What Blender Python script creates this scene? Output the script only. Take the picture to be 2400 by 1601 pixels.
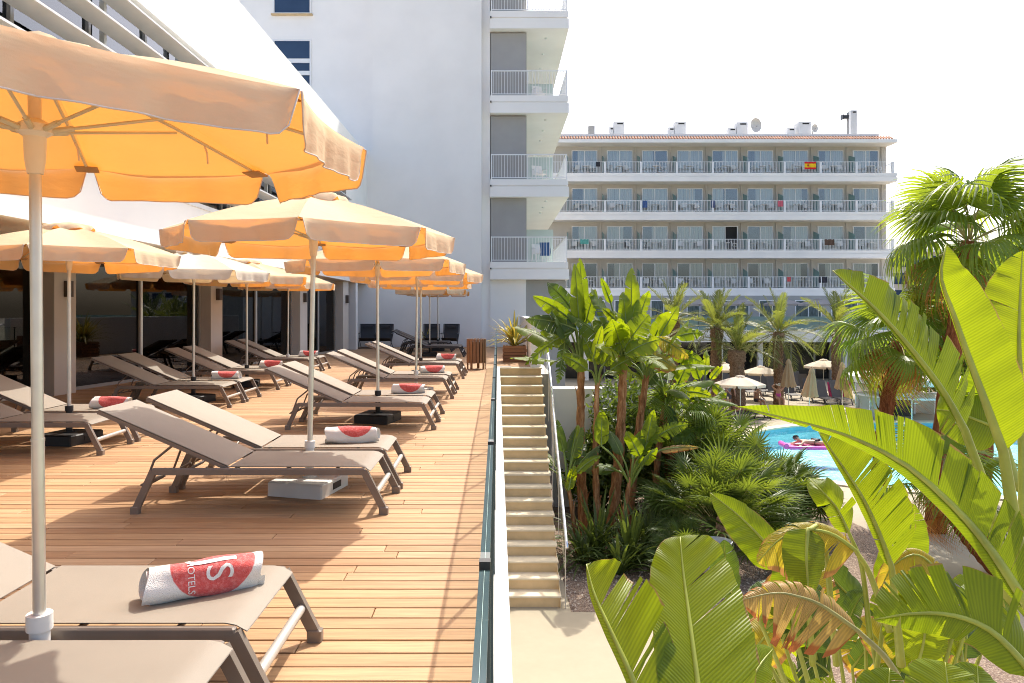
import bpy, bmesh, math, random
from mathutils import Vector, Matrix, Quaternion
from mathutils.geometry import tessellate_polygon

S = bpy.context.scene
for _o in list(bpy.data.objects):
    bpy.data.objects.remove(_o)
COL = S.collection
R = math.radians
# ------------------------------------------------------------------ camera
EYE = 1.5            # eye height above the deck
FP, VX, VY = 1750.0, 1166.0, 725.0      # focal length and vanishing point of the photograph (2400 x 1601)
cam = bpy.data.cameras.new('camera')
cam.sensor_width = 36.0
cam.lens = FP / 2400 * 36
cam.shift_x = (1200 - VX) / 2400
cam.shift_y = -(800.5 - VY) / 2400
cam.clip_start, cam.clip_end = 0.05, 3000
camo = bpy.data.objects.new('camera', cam)
COL.objects.link(camo)
camo.location = (0, 0, EYE)
camo.rotation_euler = (R(90), 0, 0)
S.camera = camo
# ------------------------------------------------------------------ sky and sun
SUN_EL = 54.0
SUN_H = Vector((0.34, 0.94, 0)).normalized()
sdir = Vector((SUN_H.x * math.cos(R(SUN_EL)), SUN_H.y * math.cos(R(SUN_EL)), math.sin(R(SUN_EL))))
wd = bpy.data.worlds.new('World')
S.world = wd
wd.use_nodes = True
wn = wd.node_tree
bg = wn.nodes['Background']
sk = wn.nodes.new('ShaderNodeTexSky')
sk.sky_type = 'NISHITA'
sk.sun_disc = False
sk.sun_elevation = R(SUN_EL)
sk.sun_rotation = math.atan2(SUN_H.x, SUN_H.y)
sk.altitude = 10
sk.air_density = 0.85
sk.dust_density = 4.0
sk.ozone_density = 0.5
wn.links.new(sk.outputs[0], bg.inputs[0])
bg.inputs[1].default_value = 0.15
sl = bpy.data.lights.new('sun', 'SUN')
sl.energy = 2.3
sl.angle = R(0.53)
sl.color = (1.0, 0.94, 0.84)
so = bpy.data.objects.new('sun', sl)
COL.objects.link(so)
so.rotation_euler = sdir.to_track_quat('Z', 'Y').to_euler()
so.location = (10, 30, 40)
# ------------------------------------------------------------------ exposure and renderer
vs = S.view_settings
vs.view_transform = 'Standard'
vs.look = 'None'
vs.gamma = 1.0
vs.use_curve_mapping = False
vs.exposure = 1.28
S.render.engine = 'CYCLES'
cy = S.cycles
cy.use_denoising = True
cy.denoising_prefilter = 'NONE'
cy.filter_width = 1.0
cy.max_bounces = 10
cy.diffuse_bounces = 5
cy.glossy_bounces = 4
cy.transmission_bounces = 8
cy.transparent_max_bounces = 24
cy.caustics_reflective = False
cy.caustics_refractive = False
cy.sample_clamp_indirect = 6.0

# ------------------------------------------------------------------ helpers
def W(px, py, Y):
    return Vector(((px - VX) * Y / FP, Y, EYE - (py - VY) * Y / FP))

def tag(o, label=None, cat=None, group=None, kind=None):
    if label: o['label'] = label
    if cat: o['category'] = cat
    if group: o['group'] = group
    if kind: o['kind'] = kind
    return o

def empty(name, loc=(0, 0, 0), rz=0.0, parent=None):
    e = bpy.data.objects.new(name, None)
    e.empty_display_size = 0.1
    COL.objects.link(e)
    e.location = loc
    e.rotation_euler = (0, 0, rz)
    if parent: e.parent = parent
    return e

def rootloc(p):
    v = Vector((0, 0, 0))
    while p is not None:
        v += Vector(p.location)
        p = p.parent
    return v

def copy_tree(o, parent=None):
    c = o.copy()
    COL.objects.link(c)
    c.parent = parent
    for ch in list(o.children):
        copy_tree(ch, c)
    return c

class MB:
    """collects geometry; build() links it as one mesh object"""
    def __init__(s):
        s.v, s.f, s.uv, s.mi = [], [], [], []
        s.cur = 0
    def vert(s, p, uv=(0, 0)):
        s.v.append(tuple(p)); s.uv.append(uv)
        return len(s.v) - 1
    def face(s, *i):
        s.f.append(tuple(i)); s.mi.append(s.cur)
    def box(s, x0, x1, y0, y1, z0, z1, M=None):
        b = len(s.v)
        for z in (z0, z1):
            for x, y in ((x0, y0), (x1, y0), (x1, y1), (x0, y1)):
                p = Vector((x, y, z))
                s.vert(M @ p if M is not None else p)
        for q in ((3, 2, 1, 0), (4, 5, 6, 7), (0, 1, 5, 4), (1, 2, 6, 5), (2, 3, 7, 6), (3, 0, 4, 7)):
            s.face(*[b + k for k in q])
        return s
    def cbox(s, c, d, M=None):
        return s.box(c[0] - d[0] / 2, c[0] + d[0] / 2, c[1] - d[1] / 2, c[1] + d[1] / 2, c[2] - d[2] / 2, c[2] + d[2] / 2, M)
    def bbox(s, x0, x1, y0, y1, z0, z1, r=0.01, M=None):
        """box with chamfered vertical and top edges"""
        b = len(s.v)
        def ring(i, z):
            k = len(s.v)
            for x, y in ((x0 + i + r, y0 + i), (x1 - i - r, y0 + i), (x1 - i, y0 + i + r), (x1 - i, y1 - i - r),
                         (x1 - i - r, y1 - i), (x0 + i + r, y1 - i), (x0 + i, y1 - i - r), (x0 + i, y0 + i + r)):
                p = Vector((x, y, z)); s.vert(M @ p if M is not None else p)
            return k
        ks = [ring(0, z0), ring(0, z1 - r), ring(r, z1)]
        for a, c in zip(ks, ks[1:]):
            for i in range(8):
                j = (i + 1) % 8
                s.face(a + i, a + j, c + j, c + i)
        s.face(*[ks[0] + i for i in reversed(range(8))])
        s.face(*[ks[-1] + i for i in range(8)])
        return s
    def tube(s, pts, rad, n=8, cap=True, flat=1.0, uvs=False):
        pts = [Vector(p) for p in pts]
        if not hasattr(rad, '__len__'): rad = [rad] * len(pts)
        rings = []
        up = None
        L = 0.0
        for i, p in enumerate(pts):
            a = pts[max(i - 1, 0)]; c = pts[min(i + 1, len(pts) - 1)]
            t = (c - a).normalized()
            if i: L += (p - pts[i - 1]).length
            if up is None:
                up = Vector((0, 0, 1)) if abs(t.z) < 0.9 else Vector((1, 0, 0))
            sd = t.cross(up)
            if sd.length < 1e-6: sd = t.cross(Vector((0, 1, 0)))
            sd.normalize()
            up = sd.cross(t).normalized()
            k = len(s.v)
            for j in range(n):
                th = 2 * math.pi * j / n
                s.vert(p + sd * math.cos(th) * rad[i] + up * math.sin(th) * rad[i] * flat, (j / n, L))
            rings.append(k)
        for a, b in zip(rings, rings[1:]):
            for j in range(n):
                k = (j + 1) % n
                s.face(a + j, b + j, b + k, a + k)
        if cap:
            s.face(*[rings[0] + j for j in range(n)])
            s.face(*[rings[-1] + j for j in reversed(range(n))])
        return s
    def cyl(s, c, r, z0, z1, n=16, r2=None):
        return s.tube([(c[0], c[1], z0), (c[0], c[1], z1)], [r, r if r2 is None else r2], n)
    def lathe(s, prof, n=24, c=(0, 0, 0), sx=1.0, sy=1.0):
        rings = []
        for r, z in prof:
            k = len(s.v)
            for j in range(n):
                th = 2 * math.pi * j / n
                s.vert((c[0] + r * math.cos(th) * sx, c[1] + r * math.sin(th) * sy, c[2] + z))
            rings.append(k)
        for a, b in zip(rings, rings[1:]):
            for j in range(n):
                k = (j + 1) % n
                s.face(a + j, a + k, b + k, b + j)
        s.face(*[rings[0] + j for j in reversed(range(n))])
        s.face(*[rings[-1] + j for j in range(n)])
        return s
    def quad(s, a, b, c, d):
        k = len(s.v)
        for p in (a, b, c, d): s.vert(p)
        s.face(k, k + 1, k + 2, k + 3)
        return s
    def prism(s, poly, axis, a, b):
        """extrude 2-D polygon along an axis ('x','y','z') between a and b"""
        n = len(poly)
        k = len(s.v)
        for q in (a, b):
            for u, w in poly:
                s.vert((q, u, w) if axis == 'x' else (u, q, w) if axis == 'y' else (u, w, q))
        for i in range(n):
            j = (i + 1) % n
            s.face(k + i, k + j, k + n + j, k + n + i)
        s.face(*[k + i for i in reversed(range(n))])
        s.face(*[k + n + i for i in range(n)])
        return s
    def grid(s, P, nu, nv, uvf=None):
        k = len(s.v)
        for i in range(nu + 1):
            for j in range(nv + 1):
                s.vert(P(i / nu, j / nv), uvf(i / nu, j / nv) if uvf else (i / nu, j / nv))
        for i in range(nu):
            for j in range(nv):
                a = k + i * (nv + 1) + j
                s.face(a, a + nv + 1, a + nv + 2, a + 1)
        return s
    def mesh(s, name, mats, smooth=False):
        me = bpy.data.meshes.new(name)
        me.from_pydata(s.v, [], s.f)
        ul = me.uv_layers.new(name='UVMap')
        data = [0.0] * (2 * len(me.loops))
        vi = [0] * len(me.loops)
        me.loops.foreach_get('vertex_index', vi)
        for i, q in enumerate(vi):
            data[2 * i], data[2 * i + 1] = s.uv[q]
        ul.data.foreach_set('uv', data)
        for m in (mats if isinstance(mats, (list, tuple)) else [mats]):
            me.materials.append(m)
        if isinstance(mats, (list, tuple)) and len(mats) > 1:
            me.polygons.foreach_set('material_index', s.mi)
        if smooth:
            me.polygons.foreach_set('use_smooth', [True] * len(me.polygons))
        bm = bmesh.new(); bm.from_mesh(me)
        bmesh.ops.recalc_face_normals(bm, faces=bm.faces)
        bm.to_mesh(me); bm.free()
        if smooth == 'auto':
            me.set_sharp_from_angle(angle=R(38))
        me.update()
        return me
    def build(s, name, mats, parent=None, world=False, smooth=False, base=None):
        """world=True: vertices are world coordinates; origin goes to `base` or to the parent's origin"""
        if world:
            org = rootloc(parent) if parent is not None else Vector((0, 0, 0))
            loc = Vector((0, 0, 0))
            if parent is None:
                if base is None:
                    xs = [v[0] for v in s.v]; ys = [v[1] for v in s.v]; zs = [v[2] for v in s.v]
                    base = ((min(xs) + max(xs)) / 2, (min(ys) + max(ys)) / 2, min(zs))
                loc = Vector(base); org = loc
            s.v = [(v[0] - org.x, v[1] - org.y, v[2] - org.z) for v in s.v]
        else:
            loc = Vector((0, 0, 0))
        me = s.mesh(name, mats, smooth)
        o = bpy.data.objects.new(name, me)
        COL.objects.link(o)
        o.location = loc
        if parent is not None: o.parent = parent
        return o

def obj(name, me, parent=None, loc=(0, 0, 0), rot=(0, 0, 0), scale=(1, 1, 1)):
    o = bpy.data.objects.new(name, me)
    COL.objects.link(o)
    o.location = loc; o.rotation_euler = rot; o.scale = scale
    if parent is not None: o.parent = parent
    return o

def crom(pts, n):
    """Catmull-Rom sampling"""
    pts = [Vector(p) for p in pts]
    P = [pts[0] * 2 - pts[1]] + pts + [pts[-1] * 2 - pts[-2]]
    out = []
    m = len(pts) - 1
    for k in range(n + 1):
        u = k / n * m
        i = min(int(u), m - 1); t = u - i
        a, b, c, d = P[i:i + 4]
        out.append(0.5 * ((2 * b) + (c - a) * t + (2 * a - 5 * b + 4 * c - d) * t * t + (3 * b - a - 3 * c + d) * t ** 3))
    return out

# ------------------------------------------------------------------ materials
def newmat(name):
    m = bpy.data.materials.new(name)
    m.use_nodes = True
    nt = m.node_tree
    b = nt.nodes['Principled BSDF']
    return m, nt, b

def rgba(c): return (c[0], c[1], c[2], 1.0)

def nd(nt, t, **kw):
    n = nt.nodes.new(t)
    for k, v in kw.items(): setattr(n, k, v)
    return n

def coord(nt, kind='Object', scale=(1, 1, 1)):
    tc = nd(nt, 'ShaderNodeTexCoord')
    mp = nd(nt, 'ShaderNodeMapping')
    mp.inputs['Scale'].default_value = scale
    nt.links.new(tc.outputs[kind], mp.inputs['Vector'])
    return mp.outputs[0]

def noise(nt, vec, scale, detail=3, rough=0.55):
    n = nd(nt, 'ShaderNodeTexNoise')
    n.inputs['Scale'].default_value = scale
    n.inputs['Detail'].default_value = detail
    n.inputs['Roughness'].default_value = rough
    if vec is not None: nt.links.new(vec, n.inputs['Vector'])
    return n.outputs['Fac']

def ramp(nt, fac, stops):
    r = nd(nt, 'ShaderNodeValToRGB')
    el = r.color_ramp.elements
    while len(el) < len(stops): el.new(0.5)
    for e, (p, c) in zip(el, stops):
        e.position = p; e.color = rgba(c)
    nt.links.new(fac, r.inputs[0])
    return r.outputs[0]

def mixc(nt, fac, a, b, mode='MIX'):
    m = nd(nt, 'ShaderNodeMix', data_type='RGBA', blend_type=mode)
    for v, k in ((fac, 0), (a, 6), (b, 7)):
        if hasattr(v, 'is_linked') or hasattr(v, 'links'):
            nt.links.new(v, m.inputs[k])
        elif k == 0: m.inputs[0].default_value = v
        else: m.inputs[k].default_value = rgba(v)
    return m.outputs[2]

def mth(nt, op, a, b=None, c=None):
    m = nd(nt, 'ShaderNodeMath', operation=op)
    for i, v in enumerate((a, b, c)):
        if v is None: continue
        if hasattr(v, 'links'): nt.links.new(v, m.inputs[i])
        else: m.inputs[i].default_value = v
    return m.outputs[0]

def bump(nt, b, h, strength=0.3, dist=0.01):
    n = nd(nt, 'ShaderNodeBump')
    n.inputs['Strength'].default_value = strength
    n.inputs['Distance'].default_value = dist
    nt.links.new(h, n.inputs['Height'])
    nt.links.new(n.outputs[0], b.inputs['Normal'])

def pm(name, col, rough=0.6, var=0.1, scale=6.0, bmp=0.0, bscale=60.0, bdist=0.004, metal=0.0, spec=0.5, sc=(1, 1, 1), perobj=0.0):
    """painted / plain material: base colour with uneven tone and fine relief"""
    m, nt, b = newmat(name)
    v = coord(nt, 'Object', sc)
    f = noise(nt, v, scale, 4)
    lo = [max(0, c * (1 - var)) for c in col]; hi = [min(1, c * (1 + var)) for c in col]
    c = ramp(nt, f, [(0.3, lo), (0.7, hi)])
    if perobj:
        oi = nd(nt, 'ShaderNodeObjectInfo')
        k = mth(nt, 'MULTIPLY_ADD', oi.outputs['Random'], perobj * 2, 1 - perobj)
        h = nd(nt, 'ShaderNodeHueSaturation')
        nt.links.new(k, h.inputs['Value']); nt.links.new(c, h.inputs['Color'])
        c = h.outputs[0]
    nt.links.new(c, b.inputs['Base Color'])
    b.inputs['Roughness'].default_value = rough
    b.inputs['Metallic'].default_value = metal
    b.inputs['Specular IOR Level'].default_value = spec
    if bmp: bump(nt, b, noise(nt, v, bscale, 3), bmp, bdist)
    return m

M = {}
M['white_wall'] = pm('white_wall', (0.86, 0.84, 0.80), 0.75, 0.035, 0.7, 0.25, 45, 0.004, spec=0.25)
M['vent_shade_grey'] = pm('vent_shade_grey', (0.58, 0.58, 0.57), 0.8, 0.06, 2.0)  # white roof vents: their shade is put into this grey base colour
M['white_paint'] = pm('white_paint', (0.78, 0.78, 0.77), 0.5, 0.03, 3.0)
M['white_cap'] = pm('white_cap', (0.78, 0.77, 0.75), 0.6, 0.06, 3.0, 0.2, 40)
M['grey_wall'] = pm('grey_wall', (0.36, 0.355, 0.34), 0.8, 0.05, 1.2, 0.2, 50, spec=0.2)
M['beige_wall'] = pm('beige_wall', (0.52, 0.49, 0.44), 0.8, 0.05, 1.0, 0.2, 50, spec=0.2)
M['pillar'] = pm('pillar', (0.62, 0.57, 0.50), 0.8, 0.04, 1.0, 0.2, 50, spec=0.2)
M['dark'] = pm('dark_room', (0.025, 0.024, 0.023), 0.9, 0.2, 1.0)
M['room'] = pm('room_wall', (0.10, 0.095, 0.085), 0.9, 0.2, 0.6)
M['curtain'] = pm('curtain', (0.80, 0.78, 0.71), 0.9, 0.02, 1.0)
M['steel'] = pm('steel', (0.62, 0.63, 0.64), 0.18, 0.05, 6.0, metal=1.0)
M['alu'] = pm('aluminium', (0.70, 0.70, 0.66), 0.33, 0.06, 9.0, metal=0.85)
M['alu_white'] = pm('white_aluminium', (0.74, 0.73, 0.68), 0.4, 0.04, 9.0)
M['fin'] = pm('louvre_fin', (0.62, 0.63, 0.62), 0.4, 0.05, 3.0)
M['frame_grey'] = pm('frame_grey', (0.30, 0.29, 0.27), 0.45, 0.05, 6.0)
M['brown_metal'] = pm('brown_metal', (0.085, 0.065, 0.05), 0.5, 0.1, 8.0)
M['black'] = pm('black_plastic', (0.018, 0.018, 0.018), 0.5, 0.15, 10.0, 0.1, 80)
M['white_plastic'] = pm('white_plastic', (0.74, 0.72, 0.67), 0.45, 0.05, 5.0, 0.08, 60)
M['taupe_frame'] = pm('taupe_frame', (0.20, 0.165, 0.135), 0.38, 0.06, 12.0, 0.1, 200, 0.001, metal=0.15)
M['bar_grey'] = pm('bar_grey', (0.50, 0.47, 0.42), 0.35, 0.05, 8.0, metal=0.3)
M['dark_frame'] = pm('dark_frame', (0.035, 0.034, 0.036), 0.45, 0.1, 8.0)
M['skin'] = pm('skin', (0.52, 0.28, 0.18), 0.55, 0.06, 9.0)
M['skin_tan'] = pm('skin_tan', (0.36, 0.17, 0.09), 0.55, 0.06, 9.0)
M['hair'] = pm('hair', (0.02, 0.014, 0.01), 0.5, 0.3, 40.0, 0.4, 120)
M['tile'] = pm('roof_tile', (0.34, 0.15, 0.075), 0.8, 0.25, 2.0, perobj=0.2)
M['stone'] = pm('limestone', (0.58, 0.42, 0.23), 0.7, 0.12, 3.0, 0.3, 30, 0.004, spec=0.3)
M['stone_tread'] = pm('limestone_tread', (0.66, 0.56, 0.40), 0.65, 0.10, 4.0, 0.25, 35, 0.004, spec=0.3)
M['pebble'] = pm('white_pebble', (0.70, 0.68, 0.64), 0.7, 0.1, 5.0, perobj=0.15)

def glassmat(name, tint, refl, rough=0.0, alpha=0.7, haze=None, fk=1.0):
    """thin pane: see-through tint with a mirror-like surface"""
    m, nt, b = newmat(name)
    nt.nodes.remove(b)
    out = nt.nodes['Material Output']
    tr = nd(nt, 'ShaderNodeBsdfTransparent'); tr.inputs[0].default_value = rgba(tint)
    gl = nd(nt, 'ShaderNodeBsdfGlossy'); gl.inputs[0].default_value = rgba((0.95, 0.97, 1.0)); gl.inputs['Roughness'].default_value = rough
    fr = nd(nt, 'ShaderNodeFresnel'); fr.inputs[0].default_value = 1.5
    f = mth(nt, 'MULTIPLY_ADD', fr.outputs[0], fk, refl)
    mx = nd(nt, 'ShaderNodeMixShader')
    nt.links.new(f, mx.inputs[0]); nt.links.new(tr.outputs[0], mx.inputs[1]); nt.links.new(gl.outputs[0], mx.inputs[2])
    last = mx.outputs[0]
    if haze:
        df = nd(nt, 'ShaderNodeBsdfDiffuse'); df.inputs[0].default_value = rgba(haze[0])
        tl = nd(nt, 'ShaderNodeBsdfTranslucent'); tl.inputs[0].default_value = rgba(haze[0])
        ad = nd(nt, 'ShaderNodeMixShader'); ad.inputs[0].default_value = 0.5
        nt.links.new(df.outputs[0], ad.inputs[1]); nt.links.new(tl.outputs[0], ad.inputs[2])
        m2 = nd(nt, 'ShaderNodeMixShader'); m2.inputs[0].default_value = haze[1]
        nt.links.new(last, m2.inputs[1]); nt.links.new(ad.outputs[0], m2.inputs[2])
        last = m2.outputs[0]
    nt.links.new(last, out.inputs[0])
    return m
M['pane'] = glassmat('window_pane', (0.86, 0.88, 0.87), 0.07)
M['pane_dark'] = glassmat('tinted_pane', (0.20, 0.19, 0.18), 0.02, fk=0.45)
M['rail_glass'] = glassmat('balustrade_glass', (0.93, 0.98, 0.90), 0.0, fk=0.35)
M['frosted'] = glassmat('frosted_glass', (0.55, 0.68, 0.66), 0.03, 0.1, haze=((0.42, 0.58, 0.56), 0.6))
M['frost_white'] = glassmat('white_frosted_glass', (0.8, 0.86, 0.84), 0.03, 0.1, haze=((0.72, 0.80, 0.78), 0.75))
M['glass_edge'] = pm('glass_edge', (0.03, 0.06, 0.06), 0.15, 0.2, 4.0)
M['glass_core'] = pm('glass_core', (0.42, 0.55, 0.50), 0.25, 0.1, 4.0)

def cloth_mat(name, top, through, tfac, wrinkle=0.25):
    m, nt, b = newmat(name)
    out = nt.nodes['Material Output']
    v = coord(nt, 'Object')
    f = noise(nt, v, 3.0, 4)
    c = mixc(nt, f, [k * 0.93 for k in top], [min(1, k * 1.05) for k in top])
    nt.links.new(c, b.inputs['Base Color'])
    b.inputs['Roughness'].default_value = 0.9
    b.inputs['Specular IOR Level'].default_value = 0.15
    tl = nd(nt, 'ShaderNodeBsdfTranslucent')
    c2 = mixc(nt, noise(nt, v, 5.0, 3), [k * 0.9 for k in through], [min(1, k * 1.08) for k in through])
    nt.links.new(c2, tl.inputs[0])
    mx = nd(nt, 'ShaderNodeMixShader'); mx.inputs[0].default_value = tfac
    nt.links.new(b.outputs[0], mx.inputs[1]); nt.links.new(tl.outputs[0], mx.inputs[2])
    nt.links.new(mx.outputs[0], out.inputs[0])
    h = mth(nt, 'ADD', noise(nt, coord(nt, 'Object', (1, 1, 3)), 7.0, 3), mth(nt, 'MULTIPLY', noise(nt, v, 400.0, 1), 0.05))
    bn = nd(nt, 'ShaderNodeBump'); bn.inputs['Strength'].default_value = wrinkle; bn.inputs['Distance'].default_value = 0.02
    nt.links.new(h, bn.inputs['Height'])
    nt.links.new(bn.outputs[0], b.inputs['Normal']); nt.links.new(bn.outputs[0], tl.inputs['Normal'])
    return m
M['canopy'] = cloth_mat('parasol_canvas', (0.78, 0.67, 0.44), (0.78, 0.265, 0.03), 0.36)
M['canopy_pale'] = cloth_mat('pale_parasol_canvas', (0.80, 0.71, 0.57), (0.70, 0.50, 0.27), 0.30)
M['canopy_grey'] = cloth_mat('grey_parasol_canvas', (0.36, 0.34, 0.33), (0.3, 0.28, 0.26), 0.2)
M['canopy_tan'] = cloth_mat('tan_parasol_canvas', (0.58, 0.42, 0.25), (0.6, 0.4, 0.2), 0.3)
M['hem'] = pm('canvas_hem', (0.66, 0.54, 0.46), 0.8, 0.05, 20)
M['orange_hem'] = pm('orange_hem', (0.50, 0.24, 0.05), 0.8, 0.05, 20)

def sling_mat(name, col):
    m, nt, b = newmat(name)
    v = coord(nt, 'Object')
    wv = nd(nt, 'ShaderNodeTexWave'); wv.inputs['Scale'].default_value = 260; wv.bands_direction = 'X'
    wv2 = nd(nt, 'ShaderNodeTexWave'); wv2.inputs['Scale'].default_value = 260; wv2.bands_direction = 'Y'
    for w in (wv, wv2): nt.links.new(v, w.inputs['Vector'])
    h = mth(nt, 'MULTIPLY', wv.outputs['Fac'], wv2.outputs['Fac'])
    f = noise(nt, v, 4.0, 4)
    c = mixc(nt, f, [k * 0.9 for k in col], [k * 1.08 for k in col])
    c = mixc(nt, mth(nt, 'MULTIPLY', h, 0.25), c, [k * 1.5 for k in col])
    nt.links.new(c, b.inputs['Base Color'])
    b.inputs['Roughness'].default_value = 0.62
    b.inputs['Specular IOR Level'].default_value = 0.35
    bump(nt, b, h, 0.15, 0.001)
    return m
M['sling'] = sling_mat('taupe_sling', (0.25, 0.215, 0.17))
M['sling_dark'] = sling_mat('dark_grey_sling', (0.11, 0.105, 0.10))  # own darker grey of the loungers near the end wall
M['sling_black'] = sling_mat('black_sling', (0.035, 0.037, 0.042))
M['sling_grey'] = sling_mat('grey_sling', (0.10, 0.09, 0.08))

def wood_mat(name, cols, axis='x', rough=0.55, islands=True, gs=1.0, spec=0.35):
    """boards: grain along one axis, tone differs from board to board"""
    m, nt, b = newmat(name)
    g = nd(nt, 'ShaderNodeNewGeometry')
    oi = nd(nt, 'ShaderNodeObjectInfo')
    r = mth(nt, 'FRACT', mth(nt, 'ADD', mth(nt, 'MULTIPLY', oi.outputs['Random'], 7.31), g.outputs['Random Per Island'] if islands else 0.0))
    st = {'x': (0.7, 14, 14), 'z': (14, 14, 0.7), 'y': (14, 0.7, 14)}[axis]
    tc = nd(nt, 'ShaderNodeTexCoord')
    of = nd(nt, 'ShaderNodeVectorMath', operation='ADD')
    cx = nd(nt, 'ShaderNodeCombineXYZ')
    k = mth(nt, 'MULTIPLY', r, 37.0)
    for i in range(3): nt.links.new(k, cx.inputs[i])
    nt.links.new(tc.outputs['Object'], of.inputs[0]); nt.links.new(cx.outputs[0], of.inputs[1])
    mp = nd(nt, 'ShaderNodeMapping'); mp.inputs['Scale'].default_value = [q * gs for q in st]
    nt.links.new(of.outputs[0], mp.inputs[0])
    gr = noise(nt, mp.outputs[0], 3.0, 6, 0.6)
    fine = noise(nt, mp.outputs[0], 14.0, 3, 0.6)
    base = ramp(nt, r, [(0.0, cols[0]), (0.35, cols[1]), (0.7, cols[2]), (1.0, cols[3])])
    dk = mixc(nt, 1.0, base, (0.62, 0.55, 0.50), 'MULTIPLY')
    c = mixc(nt, ramp(nt, gr, [(0.35, (0, 0, 0)), (0.7, (1, 1, 1))]), dk, base)
    c = mixc(nt, mth(nt, 'MULTIPLY', fine, 0.25), c, (0.75, 0.56, 0.38))
    blot = noise(nt, coord(nt, 'Object'), 1.3, 4)
    c = mixc(nt, ramp(nt, blot, [(0.62, (0, 0, 0)), (0.78, (0.35, 0.35, 0.35))]), c, (0.32, 0.17, 0.09))
    nt.links.new(c, b.inputs['Base Color'])
    b.inputs['Roughness'].default_value = rough
    b.inputs['Specular IOR Level'].default_value = spec
    bump(nt, b, gr, 0.25, 0.003)
    return m
M['deck'] = wood_mat('deck_wood', [(0.45, 0.25, 0.105), (0.52, 0.32, 0.155), (0.39, 0.205, 0.085), (0.57, 0.37, 0.20)])
M['slat_wood'] = wood_mat('bin_wood', [(0.22, 0.09, 0.03), (0.28, 0.125, 0.05), (0.18, 0.07, 0.025), (0.30, 0.14, 0.06)], 'z')
M['planter_wood'] = wood_mat('planter_wood', [(0.30, 0.12, 0.045), (0.36, 0.16, 0.06), (0.26, 0.10, 0.04), (0.38, 0.18, 0.07)], 'x')

def leaf_mat(name, col, thr, tfac=0.5, rough=0.38, vein=26.0, edge=(0.25, 0.17, 0.05), edge_at=0.985, yellow=0.0):
    """leaf: gloss on top, light comes through; u runs along the leaf, v from midrib (0) to edge (1)"""
    m, nt, b = newmat(name)
    out = nt.nodes['Material Output']
    uv = nd(nt, 'ShaderNodeUVMap')
    sp = nd(nt, 'ShaderNodeSeparateXYZ')
    nt.links.new(uv.outputs[0], sp.inputs[0])
    oi = nd(nt, 'ShaderNodeObjectInfo')
    v = coord(nt, 'Object')
    n1 = noise(nt, v, 3.0, 4)
    cv = nd(nt, 'ShaderNodeCombineXYZ')
    nt.links.new(mth(nt, 'MULTIPLY', sp.outputs[0], vein), cv.inputs[0])
    nt.links.new(mth(nt, 'MULTIPLY', sp.outputs[1], 0.5), cv.inputs[1])
    nt.links.new(mth(nt, 'MULTIPLY', oi.outputs['Random'], 50.0), cv.inputs[2])
    vn = noise(nt, cv.outputs[0], 1.6, 4, 0.7)
    if vein > 10:
        ph = mth(nt, 'MULTIPLY_ADD', vn, 3.0, mth(nt, 'MULTIPLY', sp.outputs[0], 520.0))
        vn = mth(nt, 'MULTIPLY_ADD', mth(nt, 'SINE', ph), 0.16, mth(nt, 'MULTIPLY_ADD', vn, 0.7, 0.15))
    k = mth(nt, 'ADD', mth(nt, 'MULTIPLY', n1, 0.5), mth(nt, 'MULTIPLY', oi.outputs['Random'], 0.55))
    A = [q * 0.72 for q in col]; B = [min(1, q * 1.25) for q in col]
    c = mixc(nt, k, A, B)
    c = mixc(nt, mth(nt, 'MULTIPLY', ramp(nt, vn, [(0.4, (0, 0, 0)), (0.62, (1, 1, 1))]), 0.4), c, [min(1, col[0] * 2.0), min(1, col[1] * 1.6), col[2] * 1.2])
    A2 = [q * 0.75 for q in thr]; B2 = [min(1, thr[0] * 1.35), min(1, thr[1] * 1.15), thr[2]]
    t = mixc(nt, k, A2, B2)
    t = mixc(nt, mth(nt, 'MULTIPLY', ramp(nt, vn, [(0.36, (1, 1, 1)), (0.62, (0, 0, 0))]), 0.42), t, [q * 0.45 for q in thr])
    if yellow:
        yv = ramp(nt, noise(nt, v, 1.7, 3), [(0.5, (0, 0, 0)), (0.62, (yellow,) * 3)])
        c = mixc(nt, yv, c, (0.42, 0.30, 0.03)); t = mixc(nt, yv, t, (0.75, 0.5, 0.04))
    if edge:
        ev = mth(nt, 'ADD', sp.outputs[1], mth(nt, 'MULTIPLY', mth(nt, 'SUBTRACT', noise(nt, v, 9.0, 3), 0.5), 0.22))
        em = ramp(nt, ev, [(edge_at, (0, 0, 0)), (min(1.0, edge_at + 0.06), (1, 1, 1))])
        c = mixc(nt, em, c, edge); t = mixc(nt, em, t, [q * 1.2 for q in edge])
    nt.links.new(c, b.inputs['Base Color'])
    b.inputs['Roughness'].default_value = rough
    b.inputs['Specular IOR Level'].default_value = 0.38
    bn = nd(nt, 'ShaderNodeBump'); bn.inputs['Strength'].default_value = 0.6; bn.inputs['Distance'].default_value = 0.008
    nt.links.new(vn, bn.inputs['Height'])
    nt.links.new(bn.outputs[0], b.inputs['Normal'])
    tl = nd(nt, 'ShaderNodeBsdfTranslucent')
    nt.links.new(t, tl.inputs[0])
    mx = nd(nt, 'ShaderNodeMixShader'); mx.inputs[0].default_value = tfac
    nt.links.new(b.outputs[0], mx.inputs[1]); nt.links.new(tl.outputs[0], mx.inputs[2])
    nt.links.new(mx.outputs[0], out.inputs[0])
    return m
M['leaf'] = leaf_mat('banana_leaf', (0.075, 0.135, 0.012), (0.30, 0.42, 0.006), 0.54)
M['leaf_bright'] = leaf_mat('young_banana_leaf', (0.10, 0.165, 0.012), (0.40, 0.52, 0.006), 0.56)
M['leaf_yellow'] = leaf_mat('yellowing_leaf', (0.20, 0.20, 0.03), (0.65, 0.55, 0.04), 0.5, yellow=0.9, edge=(0.35, 0.17, 0.05), edge_at=0.82)
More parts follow.
